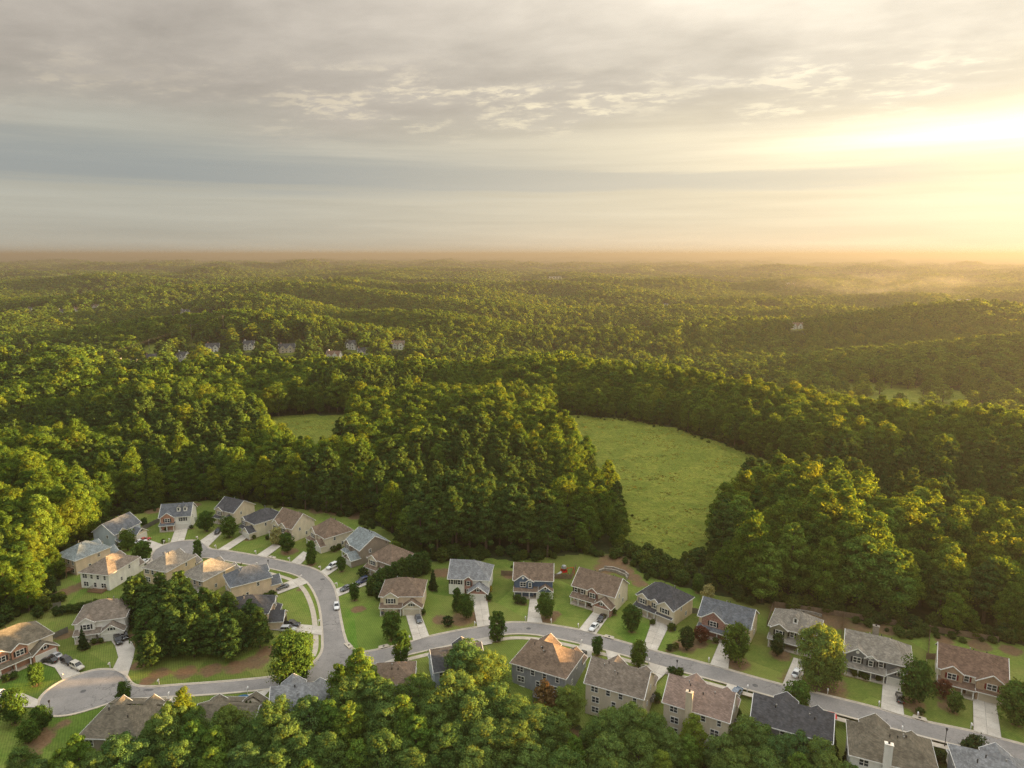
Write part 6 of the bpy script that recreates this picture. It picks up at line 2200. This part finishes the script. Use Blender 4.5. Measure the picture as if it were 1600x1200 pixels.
def build_meadow_grass():
    """rough tussocks standing in the hay meadow"""
    rng = np.random.default_rng(31)
    col = bpy.data.collections.new('tussock_kinds')
    for i in range(3):
        r_ = np.random.default_rng(60 + i)
        c = np.column_stack([r_.normal(0, 0.5, 6), r_.normal(0, 0.5, 6), r_.uniform(0.1, 0.4, 6)])
        V = leaf_cloud(c, np.full(6, 0.42), (0, 0, 0), 9, 0.42, r_, 0.8, 0.6)
        me = cloud_mesh('tussock', V, 'weed_leaf')
        o = bpy.data.objects.new('kind_%02d' % i, me)
        col.objects.link(o)
    P, I, S, RZ = [], [], [], []
    X, Y = scatter(2.1, 240, 470, 44, rng, 0.5)
    k = inside(meadow_w, X, Y) | inside(field_w, X, Y)
    for x, y in zip(X[k], Y[k]):
        n = noise.noise(Vector((x * 0.06, y * 0.09, 1.1))) + 0.5 * noise.noise(Vector((x * 0.2, y * 0.25, 4.1)))
        if n < -0.05:
            continue
        if rng.random() < 0.45:
            continue
        s = rng.uniform(0.4, 0.9) * (0.7 + 0.7 * max(n, 0))
        P.append((x, y, 0.0))
        I.append(int(rng.integers(3)))
        S.append((s * 1.3, s * 1.3, s * 0.45))
        RZ.append(rng.uniform(0, 6.28))
    P = np.array(P)
    P[:, 2] += terr(P[:, 0], P[:, 1])
    me = bpy.data.meshes.new('meadow_grass')
    me.vertices.add(len(P))
    me.vertices.foreach_set('co', np.array(P, np.float32).ravel())
    for nm, ty, key, dt in (('kind_index', 'INT', 'value', np.array(I, np.int32)), ('tree_scale', 'FLOAT_VECTOR', 'vector', np.array(S, np.float32).ravel()), ('tree_turn', 'FLOAT', 'value', np.array(RZ, np.float32))):
        a = me.attributes.new(nm, ty, 'POINT')
        a.data.foreach_set(key, dt)
    me.update()
    o = obj('meadow_grass', me)
    tag(o, 'rough pale green grass of the hay meadow', 'grass', None, 'stuff')
    instancer(o, col, 'kind_index', 'tree_scale', 'tree_turn')
# ------------------------------------------------------------------ cars
def loft_car(kind):
    """half-sections along the car: x, z of sill, shoulder and top of body, half width"""
    if kind == 'sedan':
        L = 4.7
        body = [(-2.35, 0.45, 0.72, 0.55), (-2.2, 0.30, 0.90, 0.78), (-1.5, 0.25, 0.98, 0.90), (-0.9, 0.25, 0.98, 0.91), (0.6, 0.25, 0.95, 0.91), (1.3, 0.25, 0.90, 0.90), (2.1, 0.28, 0.78, 0.80), (2.35, 0.42, 0.62, 0.56)]
        cab = [(-1.75, 0.95, 0.80), (-0.95, 1.40, 0.62), (0.15, 1.43, 0.62), (1.05, 0.93, 0.78)]
    elif kind == 'suv':
        L = 4.8
        body = [(-2.4, 0.5, 0.95, 0.70), (-2.25, 0.35, 1.10, 0.88), (-1.5, 0.32, 1.12, 0.95), (0.6, 0.32, 1.08, 0.95), (1.3, 0.32, 1.05, 0.94), (2.15, 0.36, 0.98, 0.86), (2.4, 0.5, 0.78, 0.62)]
        cab = [(-2.3, 1.08, 0.84), (-1.95, 1.70, 0.70), (0.1, 1.74, 0.70), (1.1, 1.05, 0.82)]
    else:
        L = 5.6
        body = [(-2.8, 0.55, 1.05, 0.92), (-2.7, 0.5, 1.10, 0.95), (-0.9, 0.42, 1.12, 0.96), (0.9, 0.42, 1.10, 0.96), (1.6, 0.42, 1.08, 0.95), (2.5, 0.45, 1.02, 0.90), (2.8, 0.55, 0.85, 0.72)]
        cab = [(-0.75, 1.10, 0.86), (-0.55, 1.78, 0.70), (0.6, 1.80, 0.70), (1.45, 1.08, 0.82)]
    return L, body, cab


_cars = {}


def car_meshes(kind, paint):
    k = (kind, paint)
    if k in _cars:
        return _cars[k]
    L, body, cab = loft_car(kind)
    m = MB()
    vs, fs = [], []
    for x, z0, z1, w in body:
        zs = z0 + (z1 - z0) * 0.62
        vs += [(x, -w * 0.9, z0), (x, -w, z0 + (zs - z0) * 0.5), (x, -w * 0.98, zs), (x, -w * 0.86, z1), (x, 0, z1 + 0.03), (x, w * 0.86, z1), (x, w * 0.98, zs), (x, w, z0 + (zs - z0) * 0.5), (x, w * 0.9, z0)]
    n = 9
    for i in range(len(body) - 1):
        for j in range(n - 1):
            fs.append((i * n + j, i * n + j + 1, (i + 1) * n + j + 1, (i + 1) * n + j))
        fs.append((i * n + n - 1, i * n, (i + 1) * n, (i + 1) * n + n - 1))
    fs.append(tuple(range(n)))
    fs.append(tuple(reversed([(len(body) - 1) * n + j for j in range(n)])))
    m.add(vs, fs)
    bodym = m.mesh('body', MATS[paint], True)
    bm = bmesh.new()
    bm.from_mesh(bodym)
    bmesh.ops.recalc_face_normals(bm, faces=bm.faces)
    bm.to_mesh(bodym)
    bm.free()
    # glass house
    g = MB()
    (x0, z0, w0), (x1, z1, w1), (x2, z2, w2), (x3, z3, w3) = cab
    g.add([(x0, -w0, z0), (x0, w0, z0), (x1, -w1, z1), (x1, w1, z1), (x2, -w2, z2), (x2, w2, z2), (x3, -w3, z3), (x3, w3, z3)],
          [(1, 0, 2, 3), (3, 2, 4, 5), (5, 4, 6, 7), (0, 6, 4, 2), (1, 3, 5, 7)])
    glass = g.mesh('windows', MATS['car_glass'])
    # roof skin and pillars in body colour
    r_ = MB()
    e = 0.02
    r_.slab([(x1 - 0.06, -w1 - e, z1 + 0.03), (x2 + 0.06, -w2 - e, z2 + 0.03), (x2 + 0.06, w2 + e, z2 + 0.03), (x1 - 0.06, w1 + e, z1 + 0.03)], 0.05)
    for s in (-1, 1):
        r_.bar((x0, s * w0, z0), (x1, s * (w1 + e), z1), 0.09, 0.09)
        r_.bar((x3, s * w3, z3), (x2, s * (w2 + e), z2), 0.08, 0.08)
        xm = (x1 + x2) / 2 - 0.1
        r_.bar((xm, s * (w0 + w3) / 2 * 1.005, (z0 + z3) / 2), (xm, s * (w1 + e), z1), 0.09, 0.05)
    roof = r_.mesh('roof', MATS[paint])
    rw = 0.33 if kind == 'sedan' else 0.37
    ty = MB().tube([(0, -0.11, 0), (0, -0.09, 0), (0, 0.09, 0), (0, 0.11, 0)], [rw * 0.9, rw, rw, rw * 0.9], 14).mesh('tyre', MATS['tyre_rubber'])
    ri = MB().tube([(0, -0.125, 0), (0, 0.125, 0)], [rw * 0.58, rw * 0.58], 12).mesh('rim', MATS['wheel_alloy'])
    hl = MB().box(-0.04, 0.04, -0.17, 0.17, -0.08, 0.08).mesh('headlight', MATS['lamp_clear'])
    tl = MB().box(-0.04, 0.04, -0.15, 0.15, -0.09, 0.09).mesh('tail_light', MATS['lamp_red'])
    _cars[k] = (L, body, bodym, glass, roof, ty, ri, hl, tl, rw)
    return _cars[k]


def car(kind, paint, px, py, px2, py2, label, z=0.19):
    """stands at the first place, nose towards the second"""
    a, b = G(px, py), G(px2, py2)
    L, body, bodym, glass, roof, ty, ri, hl, tl, rw = car_meshes(kind, paint)
    nm = {'sedan': 'parked_car', 'suv': 'parked_car', 'pickup': 'pickup_truck'}[kind]
    e = empty(nm, (a.x, a.y, z), math.atan2(b.y - a.y, b.x - a.x), label, 'car' if kind != 'pickup' else 'pickup truck', 'cars of the neighbourhood')
    obj('body', bodym, e)
    obj('windows', glass, e)
    obj('roof', roof, e)
    for x in (-L * 0.29, L * 0.30):
        for s in (-1, 1):
            w = obj('wheel', ty, e, (x, s * 0.83, rw))
            obj('rim', ri, w)
    for s in (-1, 1):
        obj('headlight', hl, e, (body[-1][0] - 0.06, s * 0.52, body[-1][2] + 0.03))
        obj('tail_light', tl, e, (body[0][0] + 0.05, s * 0.56, body[0][2] - 0.02))
    if kind == 'pickup':
        MB().box(-2.6, -0.95, -0.78, 0.78, 1.05, 1.16).build('cargo_bed', MATS['tyre_rubber'], e)
    return e


def build_cars():
    C = car
    C('sedan', 'paint_white', 526, 949, 528, 975, 'white car driving down the street beside the corner lawn', 0.05)
    C('suv', 'paint_black', 185, 1004, 189, 1012, 'black car lower on the curved drive of the white house')
    C('suv', 'paint_black', 194, 997, 198, 1004, 'black car at the garage end of the curved drive')
    C('sedan', 'paint_black', 78, 1035, 70, 1034, 'dark saloon at the orange brick garage, nearer the camera')
    C('sedan', 'paint_silver', 86, 1028, 78, 1026, 'silver saloon at the orange brick garage')
    C('suv', 'paint_black', 106, 1037, 112, 1040, 'dark car halfway down the brown drive of the brick porch house')
    C('suv', 'paint_sand', 121, 1045, 127, 1048, 'pale sand-coloured car at the kerb end of the brown drive')
    C('suv', 'paint_white', 3, 1090, 14, 1090, 'white car cut by the picture edge')
    C('sedan', 'paint_red', 226, 846, 232, 844, 'red car in front of the pale blue gabled house')
    C('sedan', 'paint_white', 220, 849, 227, 847, 'white car behind the red one')
    C('sedan', 'paint_white', 227, 880, 232, 876, 'white car under the spreading tree by the white hip-roofed house')
    C('suv', 'paint_black', 341, 833, 337, 837, 'dark car at the top of the drive beside the taupe-sided house')
    C('suv', 'paint_white', 519, 888, 509, 893, 'white car on the short drive at the bend')
    C('sedan', 'paint_black', 542, 875, 536, 879, 'dark car before the teal-roofed garage wing')
    C('sedan', 'paint_grey', 441, 920, 452, 916, 'grey saloon on the drive inside the loop')
    C('pickup', 'paint_black', 455, 979, 470, 980, 'black pickup truck beside the silver car')
    C('suv', 'paint_silver', 451, 987, 462, 987, 'silver car next to the black pickup')
    C('suv', 'paint_navy', 566, 911, 560, 913.5, 'navy blue car in the shade of the dark hedge')
    C('sedan', 'paint_grey', 541, 922, 534, 925, 'grey car at the road end of the hedge-side drive')
    C('sedan', 'paint_grey', 654, 970, 656, 976, 'dark blue-grey car on the corner house drive')
    C('sedan', 'paint_black', 940, 969, 934, 976, 'black saloon on the drive of the double brick garage')
    C('sedan', 'paint_white', 928, 983, 921, 990, 'white saloon on the drive of the double brick garage')
    C('suv', 'paint_black', 909, 1028, 916, 1018, 'black car beside the slate-grey house')
    C('suv', 'paint_slate', 1151, 1086, 1158, 1078, 'blue-grey car beside the rosy roof')
    C('suv', 'paint_white', 1275, 1120, 1283, 1112, 'white car above the charcoal gable roof')
    C('sedan', 'paint_black', 1406, 1094, 1404, 1084, 'black car half under the tree by the dark grey house')
    C('sedan', 'paint_white', 1244, 1055, 1249, 1044, 'white car half hidden behind the largest garden tree')
    C('sedan', 'paint_white', 1420, 1166, 1426, 1154, 'white car in front of the weathered olive-brown roof')
    C('suv', 'paint_white', 1438, 1174, 1443, 1162, 'white car at the drive edge of the weathered roof house')


# ------------------------------------------------------------------ street things
MAILBOX = [(97, 1060, 'by the drive with the sand-coloured car'), (174, 1041, 'at the foot of the curved drive'), (250, 1067, 'on the bare patch below the plantation'), (262, 1094, 'across from the plantation'), (387, 1083, 'by the drive of the long brown roof'), (338, 857, 'at the drive of the narrow garage gable'),
           (400, 866, 'before the pale flowering tree'), (452, 877, 'at the drive inside the bend lawn'), (500, 891, 'by the white car on the bend'), (399, 887, 'on the inner side of the loop'), (474, 904, 'at the drive of the grey saloon'), (505, 975, 'by the drive of the black pickup'), (528, 917, 'at the hedge-side drive'),
           (310, 843, 'at the rim of the upper turning circle'), (256, 850, 'near the red car at the upper circle'), (264, 847, 'beside the brick house drive'), (640, 1001, 'at the corner house drive'), (742, 979, 'at the drive of the red brick garage gable'), (821, 972, 'left of the navy house drive'), (861, 975, 'right of the navy house drive'),
           (903, 983, 'by the drive with the white saloon'), (909, 1007, 'at the slate-grey house drive'), (1015, 1036, 'at the drive of the mottled roof house'), (1001, 1011, 'by the tan drive'), (1107, 1037, 'by the red brick house drive'), (1168, 1079, 'by the blue-grey car'), (1293, 1086, 'under the largest garden tree'), (1373, 1106, 'left of the dark grey house drive'),
           (1434, 1124, 'beside the eastern kerb inlet'), (1518, 1141, 'by the red-shuttered house drive'), (1409, 1143, 'by the drive of the weathered roof house')]


def build_street():
    post = MB().box(-0.07, 0.07, -0.07, 0.07, 0.0, 1.15).box(-0.06, 0.06, -0.45, -0.07, 0.92, 1.02).mesh('post', MATS['post_white'])
    cap = MB().tube([(0, 0, 1.15), (0, 0, 1.30)], [0.12, 0.02], 6).mesh('cap', MATS['post_white'])
    b = MB()
    n = 8
    ring = [(math.cos(math.pi * i / n) * 0.14, 1.18 + math.sin(math.pi * i / n) * 0.14) for i in range(n + 1)] + [(-0.14, 1.02), (0.14, 1.02)]
    k = len(ring)
    b.add([(x, -0.62, z) for x, z in ring] + [(x, -0.08, z) for x, z in ring], [tuple(range(k))[::-1], tuple(range(k, 2 * k))] + [(i, (i + 1) % k, k + (i + 1) % k, k + i) for i in range(k)])
    boxm = b.mesh('letter_box', MATS['post_white'])
    flag = MB().box(0.145, 0.165, -0.45, -0.40, 1.1, 1.38).mesh('flag', MATS['red_cover'])
    rl = [Vector(p) for p in road_w]
    for px, py, where in MAILBOX:
        p = G(px, py)
        # step back from the kerb, box towards the road
        best, d0 = None, 1e9
        for i in range(len(rl)):
            a, c = rl[i], rl[(i + 1) % len(rl)]
            t = max(0, min(1, (p.xy - a).dot(c - a) / max((c - a).length_squared, 1e-6)))
            q = a + (c - a) * t
            if (q - p.xy).length < d0:
                d0, best = (q - p.xy).length, q
        ins = bool(inside(road_w, np.array([p.x]), np.array([p.y]))[0])
        v = (best - p.xy)
        if v.length < 1e-3:
            v = Vector((0, -1))
        v.normalize()
        if ins:
            v = -v
        pos = best - v * 0.95
        e = empty('mailbox', (pos.x, pos.y, 0.0), math.atan2(v.y, v.x) + math.pi / 2, 'white post mailbox ' + where, 'mailbox', 'mailboxes along the kerbs')
        e.scale = (1.25, 1.25, 1.25)
        obj('post', post, e)
        obj('cap', cap, e)
        lb = obj('letter_box', boxm, e)
        obj('flag', flag, lb)
    for px, py, label in [(420, 894, 'black lamp post on the inner side of the upper loop'), (1057, 1056, 'black lamp post rising from the bright green bushes'), (1476, 1166, 'black lamp post near the bottom edge among clipped bushes'), (80, 1121, 'black lamp post at the lower turning circle')]:
        p = G(px, py)
        e = empty('street_lamp', (p.x, p.y, 0), 0, label, 'street lamp', 'street lamps')
        MB().tube([(0, 0, 0), (0, 0, 0.5), (0, 0, 0.55), (0, 0, 3.9)], [0.13, 0.12, 0.075, 0.06], 10).build('pole', MATS['lamp_black'], e)
        MB().tube([(0, 0, 3.9), (0, 0, 4.0), (0, 0, 4.45), (0, 0, 4.5), (0, 0, 4.72)], [0.08, 0.15, 0.24, 0.30, 0.03], 8).build('lantern', MATS['lamp_black'], e)
    build_drain(541, 1008, 545, 1012, 'concrete kerb inlet at the corner of the mown lawn')
    build_drain(596, 1013, 604, 1011, 'concrete kerb inlet along the corner lawn')
    build_drain(944, 995, 958, 999, 'concrete kerb inlet below the leafy round tree')
    build_drain(1428, 1122, 1446, 1127, 'concrete kerb inlet between the two eastern drives')
    build_drain(420, 871, 428, 873, 'concrete kerb inlet on the outside of the upper street')


def fence(label, pts, h, mat, board=0.14, z=0.0):
    """close-boarded fence with posts; boards too slim to pick apart are one panel per bay"""
    P = [G(a, b) for a, b in pts]
    e = empty('fence', P[0], 0, label, 'fence', 'garden fences')
    for a, b in zip(P[:-1], P[1:]):
        a, b = a - P[0], b - P[0]
        L = (b - a).length
        n = max(1, round(L / 2.4))
        for i in range(n):
            p, q = a.lerp(b, i / n), a.lerp(b, (i + 1) / n)
            d = (q - p).normalized()
            m = MB()
            k = int((q - p).length / board)
            for j in range(k):
                c = p.lerp(q, (j + 0.5) / k)
                hh = h + random.uniform(-0.03, 0.03)
                m.bar(c - d * board * 0.46 + Vector((0, 0, hh / 2 + 0.05)), c + d * board * 0.46 + Vector((0, 0, hh / 2 + 0.05)), 0.025, hh)
            m.build('panel', MATS[mat], e)
            MB().box(p.x - 0.06, p.x + 0.06, p.y - 0.06, p.y + 0.06, 0, h + 0.15).build('post', MATS[mat], e)
        MB().bar(a + Vector((0, 0, h * 0.8)), b + Vector((0, 0, h * 0.8)), 0.09, 0.09).build('rail', MATS[mat], e)


def build_garden_things():
    fence('brown board fence between the navy house and its neighbour', [(864, 904), (893, 905), (900, 888)], 1.8, 'fence_wood')
    fence('brown board fence left of the navy house', [(783, 899), (803, 900)], 1.8, 'fence_wood')
    fence('weathered fence beside the white house with black cars', [(84, 998), (107, 988)], 1.8, 'grey_wood')
    fence('weathered fence round the lawn below the clay bank', [(60, 958), (96, 948)], 1.8, 'grey_wood')
    fence('long grey fence running to the orange brick house', [(205, 838), (254, 813)], 1.8, 'grey_wood')
    fence('grey fence behind the pale blue gabled house', [(122, 850), (150, 838)], 1.8, 'grey_wood')
    fence('tall brown fence climbing to the wood beside the olive craftsman house', [(1198, 980), (1208, 948)], 1.8, 'fence_wood')
    fence('brown fence climbing behind the dark grey house', [(1316, 1000), (1319, 962)], 1.8, 'fence_wood')
    fence('brown fence between the dark grey house and the red-brown roof', [(1450, 1028), (1453, 984)], 1.8, 'fence_wood')
    fence('pale fence panel on the lawn beside the red-brown roof', [(1445, 1060), (1447, 1038)], 1.7, 'white_fence')
    fence('brown fence across the back of the red-shuttered house', [(1447, 1030), (1472, 1031)], 1.8, 'fence_wood')
    fence('grey fence across the yard behind the tan house', [(1068, 956), (1094, 960)], 1.8, 'grey_wood')
    fence('brown fence at the wood edge behind the eastern row', [(1210, 948), (1316, 964), (1452, 986), (1560, 1004)], 1.8, 'fence_wood')
    fence('dark fence round the yard inside the upper loop', [(336, 946), (352, 934), (372, 944)], 1.7, 'grey_wood')
    # stepped retaining walls
    for lab, pts in (('low pale retaining wall on the clay bank, upper course', [(944, 888), (958, 889), (976, 895), (982, 901)]), ('low pale retaining wall on the clay bank, lower course', [(936, 894), (944, 891), (962, 894), (978, 901), (980, 906)]),
                     ('rough stone retaining wall behind the olive craftsman house', [(1234, 954), (1252, 957), (1270, 960), (1284, 964)])):
        P = [G(a, b) for a, b in pts]
        e = empty('retaining_wall', P[0], 0, lab, 'wall', 'retaining walls behind the houses')
        for a, b in zip(P[:-1], P[1:]):
            L = (b - a).length
            n = max(1, int(L / 1.0))
            for i in range(n):
                for j in range(2):
                    p, q = a.lerp(b, (i + 0.02) / n) - P[0], a.lerp(b, (i + 0.98) / n) - P[0]
                    MB().bar(p + Vector((0, 0, 0.22 + j * 0.45)), q + Vector((0, 0, 0.22 + j * 0.45)), 0.5 + random.uniform(-.05, .05), 0.42).build('stone_block', MATS['stone'], e)
    # play tower with slide and swings
    p = G(881, 900)
    e = empty('play_tower', p, 0.35, 'red play tower with silver top and white slide behind the navy house', 'play tower')
    for i, (x, y) in enumerate(((-0.8, -0.8), (0.8, -0.8), (0.8, 0.8), (-0.8, 0.8))):
        MB().tube([(x * 1.25, y * 1.25, 0), (x, y, 3.0)], [0.08, 0.07], 8).build('leg', MATS['red_cover'], e)
    MB().box(-0.9, 0.9, -0.9, 0.9, 1.5, 1.62).build('platform', MATS['deck_wood'], e)
    MB().box(-0.85, 0.85, -0.88, -0.82, 1.65, 2.4).box(-0.85, 0.85, 0.82, 0.88, 1.65, 2.4).box(0.82, 0.88, -0.8, 0.8, 1.65, 2.4).build('guard', MATS['red_cover'], e)
    MB().tube([(0, 0, 3.0), (0, 0, 3.9), (0, 0, 4.15)], [0.95, 0.75, 0.1], 10).build('top', MATS['vent_metal'], e)
    sl = MB()
    sl.slab([(-0.9, -0.35, 1.65), (-0.9, 0.35, 1.65), (-3.9, 0.35, 0.25), (-3.9, -0.35, 0.25)][::-1], 0.08)
    sl.bar((-0.9, 0.38, 1.75), (-3.9, 0.38, 0.38), 0.07, 0.22)
    sl.bar((-0.9, -0.38, 1.75), (-3.9, -0.38, 0.38), 0.07, 0.22)
    sl.build('slide', MATS['post_white'], e)
    MB().bar((0.8, 0, 2.7), (3.6, 0, 2.7), 0.12, 0.12).tube([(3.6, 0, 2.7), (3.7, -1.1, 0)], [0.07, 0.07], 8).tube([(3.6, 0, 2.7), (3.7, 1.1, 0)], [0.07, 0.07], 8).build('swing_frame', MATS['red_cover'], e)
    for x in (1.7, 2.7):
        MB().bar((x - 0.2, 0, 0.6), (x + 0.2, 0, 0.6), 0.2, 0.04).tube([(x - 0.2, 0, 0.6), (x - 0.2, 0, 2.7)], [0.015, 0.015], 5).tube([(x + 0.2, 0, 0.6), (x + 0.2, 0, 2.7)], [0.015, 0.015], 5).build('swing', MATS['tyre_rubber'], e)
    # red canopy by the white car
    p = G(1290, 1128)
    e = empty('red_canopy', p, -0.25, 'bright red canopy beside the white car on the drive', 'canopy')
    m = MB()
    n, rows = 10, 6
    vs = []
    for i in range(n + 1):
        for j in range(rows + 1):
            x, y = (i / n - 0.5) * 4.4, (j / rows - 0.5) * 2.4
            vs.append((x, y, 2.1 + 0.45 * (1 - (2 * j / rows - 1) ** 2) - 0.15 * abs(2 * i / n - 1) ** 3))
    m.add(vs, [(i * (rows + 1) + j, (i + 1) * (rows + 1) + j, (i + 1) * (rows + 1) + j + 1, i * (rows + 1) + j + 1) for i in range(n) for j in range(rows)])
    m.build('cover', MATS['red_cover'], e, smooth_shade=True)
    for x in (-2.0, 2.0):
        for y in (-1.1, 1.1):
            MB().tube([(x, y, 0), (x, y, 2.1)], [0.05, 0.05], 6).build('leg', MATS['vent_metal'], e)
    # trampoline-like round blue cover by the long brown roof, patio umbrella behind the tan house
    p = G(378, 1098)
    e = empty('trampoline', p, 0, 'round blue trampoline beside the drive of the long brown roof', 'trampoline')
    MB().tube([(0, 0, 0.85), (0, 0, 0.90)], [2.0, 2.0], 22).build('mat', MATS['blue_tarp'], e)
    for k in range(6):
        a = k / 6 * 6.2832
        MB().tube([(math.cos(a) * 1.9, math.sin(a) * 1.9, 0), (math.cos(a) * 1.9, math.sin(a) * 1.9, 0.85)], [0.04, 0.04], 6).build('leg', MATS['vent_metal'], e)
    p = G(244, 910)
    e = empty('patio_umbrella', p, 0, 'pale patio umbrella behind the tan hip-roofed house at the upper circle', 'umbrella')
    MB().tube([(0, 0, 0), (0, 0, 2.3)], [0.03, 0.03], 6).build('pole', MATS['vent_metal'], e)
    MB().tube([(0, 0, 2.0), (0, 0, 2.05), (0, 0, 2.55)], [1.4, 1.42, 0.05], 8).build('canopy', MATS['umbrella_pale'], e)
    # wheeled bins and air-conditioning units by the walls
    for px, py, lab in [(597, 962, 'grey wheeled bin at the corner of the beige house'), (1060, 968, 'grey wheeled bin beside the tan wall'), (1054, 985, 'grey box unit on the lawn by the tan drive')]:
        p = G(px, py)
        e = empty('wheeled_bin', p, random.uniform(0, 3), lab, 'bin', 'bins and units by the walls')
        m = MB()
        m.add([(-0.3, -0.3, 0.05), (0.3, -0.3, 0.05), (0.3, 0.3, 0.05), (-0.3, 0.3, 0.05), (-0.4, -0.4, 1.1), (0.4, -0.4, 1.1), (0.4, 0.4, 1.1), (-0.4, 0.4, 1.1)], [(0, 1, 5, 4), (1, 2, 6, 5), (2, 3, 7, 6), (3, 0, 4, 7), (3, 2, 1, 0), (4, 5, 6, 7)])
        m.build('tub', MATS['bin_grey'], e)
        MB().slab([(-0.44, -0.46, 1.16), (0.44, -0.46, 1.16), (0.44, 0.42, 1.22), (-0.44, 0.42, 1.22)], 0.06).build('lid', MATS['bin_grey'], e)
        for s in (-1, 1):
            MB().tube([(s * 0.36, 0.34, 0.12), (s * 0.42, 0.34, 0.12)], [0.12, 0.12], 10).build('wheel', MATS['tyre_rubber'], e)
    for px, py, lab in [(1018, 1096, 'grey condenser unit at the wall of the mottled roof house'), (1020, 1090, 'second condenser unit by the mottled roof house'), (1150, 1130, 'condenser unit at the wall of the rosy roof house')]:
        p = G(px, py)
        e = empty('condenser_unit', p, 0.3, lab, 'air conditioner', 'bins and units by the walls')
        MB().box(-0.45, 0.45, -0.45, 0.45, 0.05, 0.9).build('case', MATS['vent_metal'], e)
        MB().tube([(0, 0, 0.9), (0, 0, 0.94)], [0.4, 0.4], 14).build('grille', MATS['iron'], e)


def build_power_line():
    pts = [(160, 585), (235, 560), (300, 535), (350, 520)]
    tops = []
    for i, (px, py) in enumerate(pts):
        p = GT(px, py)
        e = empty('utility_pole', p, -0.7, 'wooden utility pole of the far power line, %s from the picture edge' % ('first', 'second', 'third', 'fourth')[i], 'utility pole', 'poles of the far power line')
        MB().tube([(0, 0, -1), (0, 0, 24)], [0.28, 0.18], 8).build('pole', MATS['grey_wood'], e)
        for z in (22.0, 23.4):
            MB().box(-2.2, 2.2, -0.12, 0.12, z, z + 0.22).build('crossarm', MATS['grey_wood'], e)
        FAR_SPOTS.append((p.x, p.y, 10))
        tops.append([p + Vector((s * 2 * 0.76, -s * 2 * 0.64, z)) for s in (-1, 1) for z in (22.3, 23.7)])
    for si, (a, b) in enumerate(zip(tops[:-1], tops[1:])):
        for k in range(4):
            line = [a[k].lerp(b[k], t / 8) - Vector((0, 0, 1.6 * (1 - (2 * t / 8 - 1) ** 2))) for t in range(9)]
            o = MB().tube(line, [0.06] * 9, 4, False).build('power_cable', MATS['iron'])
            tag(o, 'slack %s cable of the far power line between the %s poles' % (('lower western', 'upper western', 'lower eastern', 'upper eastern')[k], ('two westernmost', 'two middle', 'two easternmost')[si]), 'cable', 'cables of the far power line')
# ------------------------------------------------------------------ air
def build_haze():
    m = bpy.data.materials.new('haze_air')
    m.use_nodes = True
    g = NT(m.node_tree)
    out = g.n('ShaderNodeOutputMaterial')
    v = g.n('ShaderNodeVolumePrincipled')
    v.inputs['Color'].default_value = (0.225, 0.232, 0.232, 1)
    v.inputs['Density'].default_value = HAZE
    v.inputs['Anisotropy'].default_value = 0.42
    g.t.links.new(v.outputs[0], out.inputs['Volume'])
    o = MB().box(-27500, 27500, -27500, 27500, -120, 150).build('haze', m)
    tag(o, 'thin golden evening haze lying over the woods', 'haze', None, 'stuff')




def build_smoke():
    """thin drifting smoke over the woods at the far right"""
    m = bpy.data.materials.new('smoke_air')
    m.use_nodes = True
    g = NT(m.node_tree)
    out = g.n('ShaderNodeOutputMaterial')
    v = g.n('ShaderNodeVolumePrincipled')
    v.inputs['Color'].default_value = (0.75, 0.72, 0.66, 1)
    v.inputs['Anisotropy'].default_value = 0.3
    tc = g.n('ShaderNodeTexCoord')
    ge = g.n('ShaderNodeNewGeometry')
    r_ = g.vm('LENGTH', tc.outputs['Object'])
    fall = g.ramp(r_, 0.15, 0.98, 1.0, 0.0)
    n = g.ramp(g.noise(g.vm('MULTIPLY', tc.outputs['Object'], (2.2, 1.2, 1.0)), 1.7, 4, 0.6, 0.4), 0.38, 0.75)
    g.put(v.inputs['Density'], g.m('MULTIPLY', g.m('MULTIPLY', fall, n), 0.0022))
    g.t.links.new(v.outputs[0], out.inputs['Volume'])
    bm = bmesh.new()
    bmesh.ops.create_icosphere(bm, subdivisions=3, radius=1.0)
    me = bpy.data.meshes.new('smoke')
    bm.to_mesh(me)
    bm.free()
    me.materials.append(m)
    p = GT(1385, 468)
    o = obj('smoke', me, None, (p.x, p.y, p.z + 42))
    o.scale = (430, 190, 58)
    tag(o, 'thin pale smoke drifting over the hazy woods below the glow', 'smoke', None, 'stuff')


HAZE = 1.6e-4

import time as _time
_t0 = _time.time()


def step(f):
    f()
    print('%-22s %.1f s' % (f.__name__, _time.time() - _t0))


step(build_protos)
step(build_far_houses)
step(build_power_line)
step(build_ground)
step(build_roads)
step(build_houses)
step(build_named_trees)
step(build_forest)
step(build_meadow_grass)
step(build_cars)
step(build_street)
step(build_garden_things)
step(build_haze)
step(build_smoke)
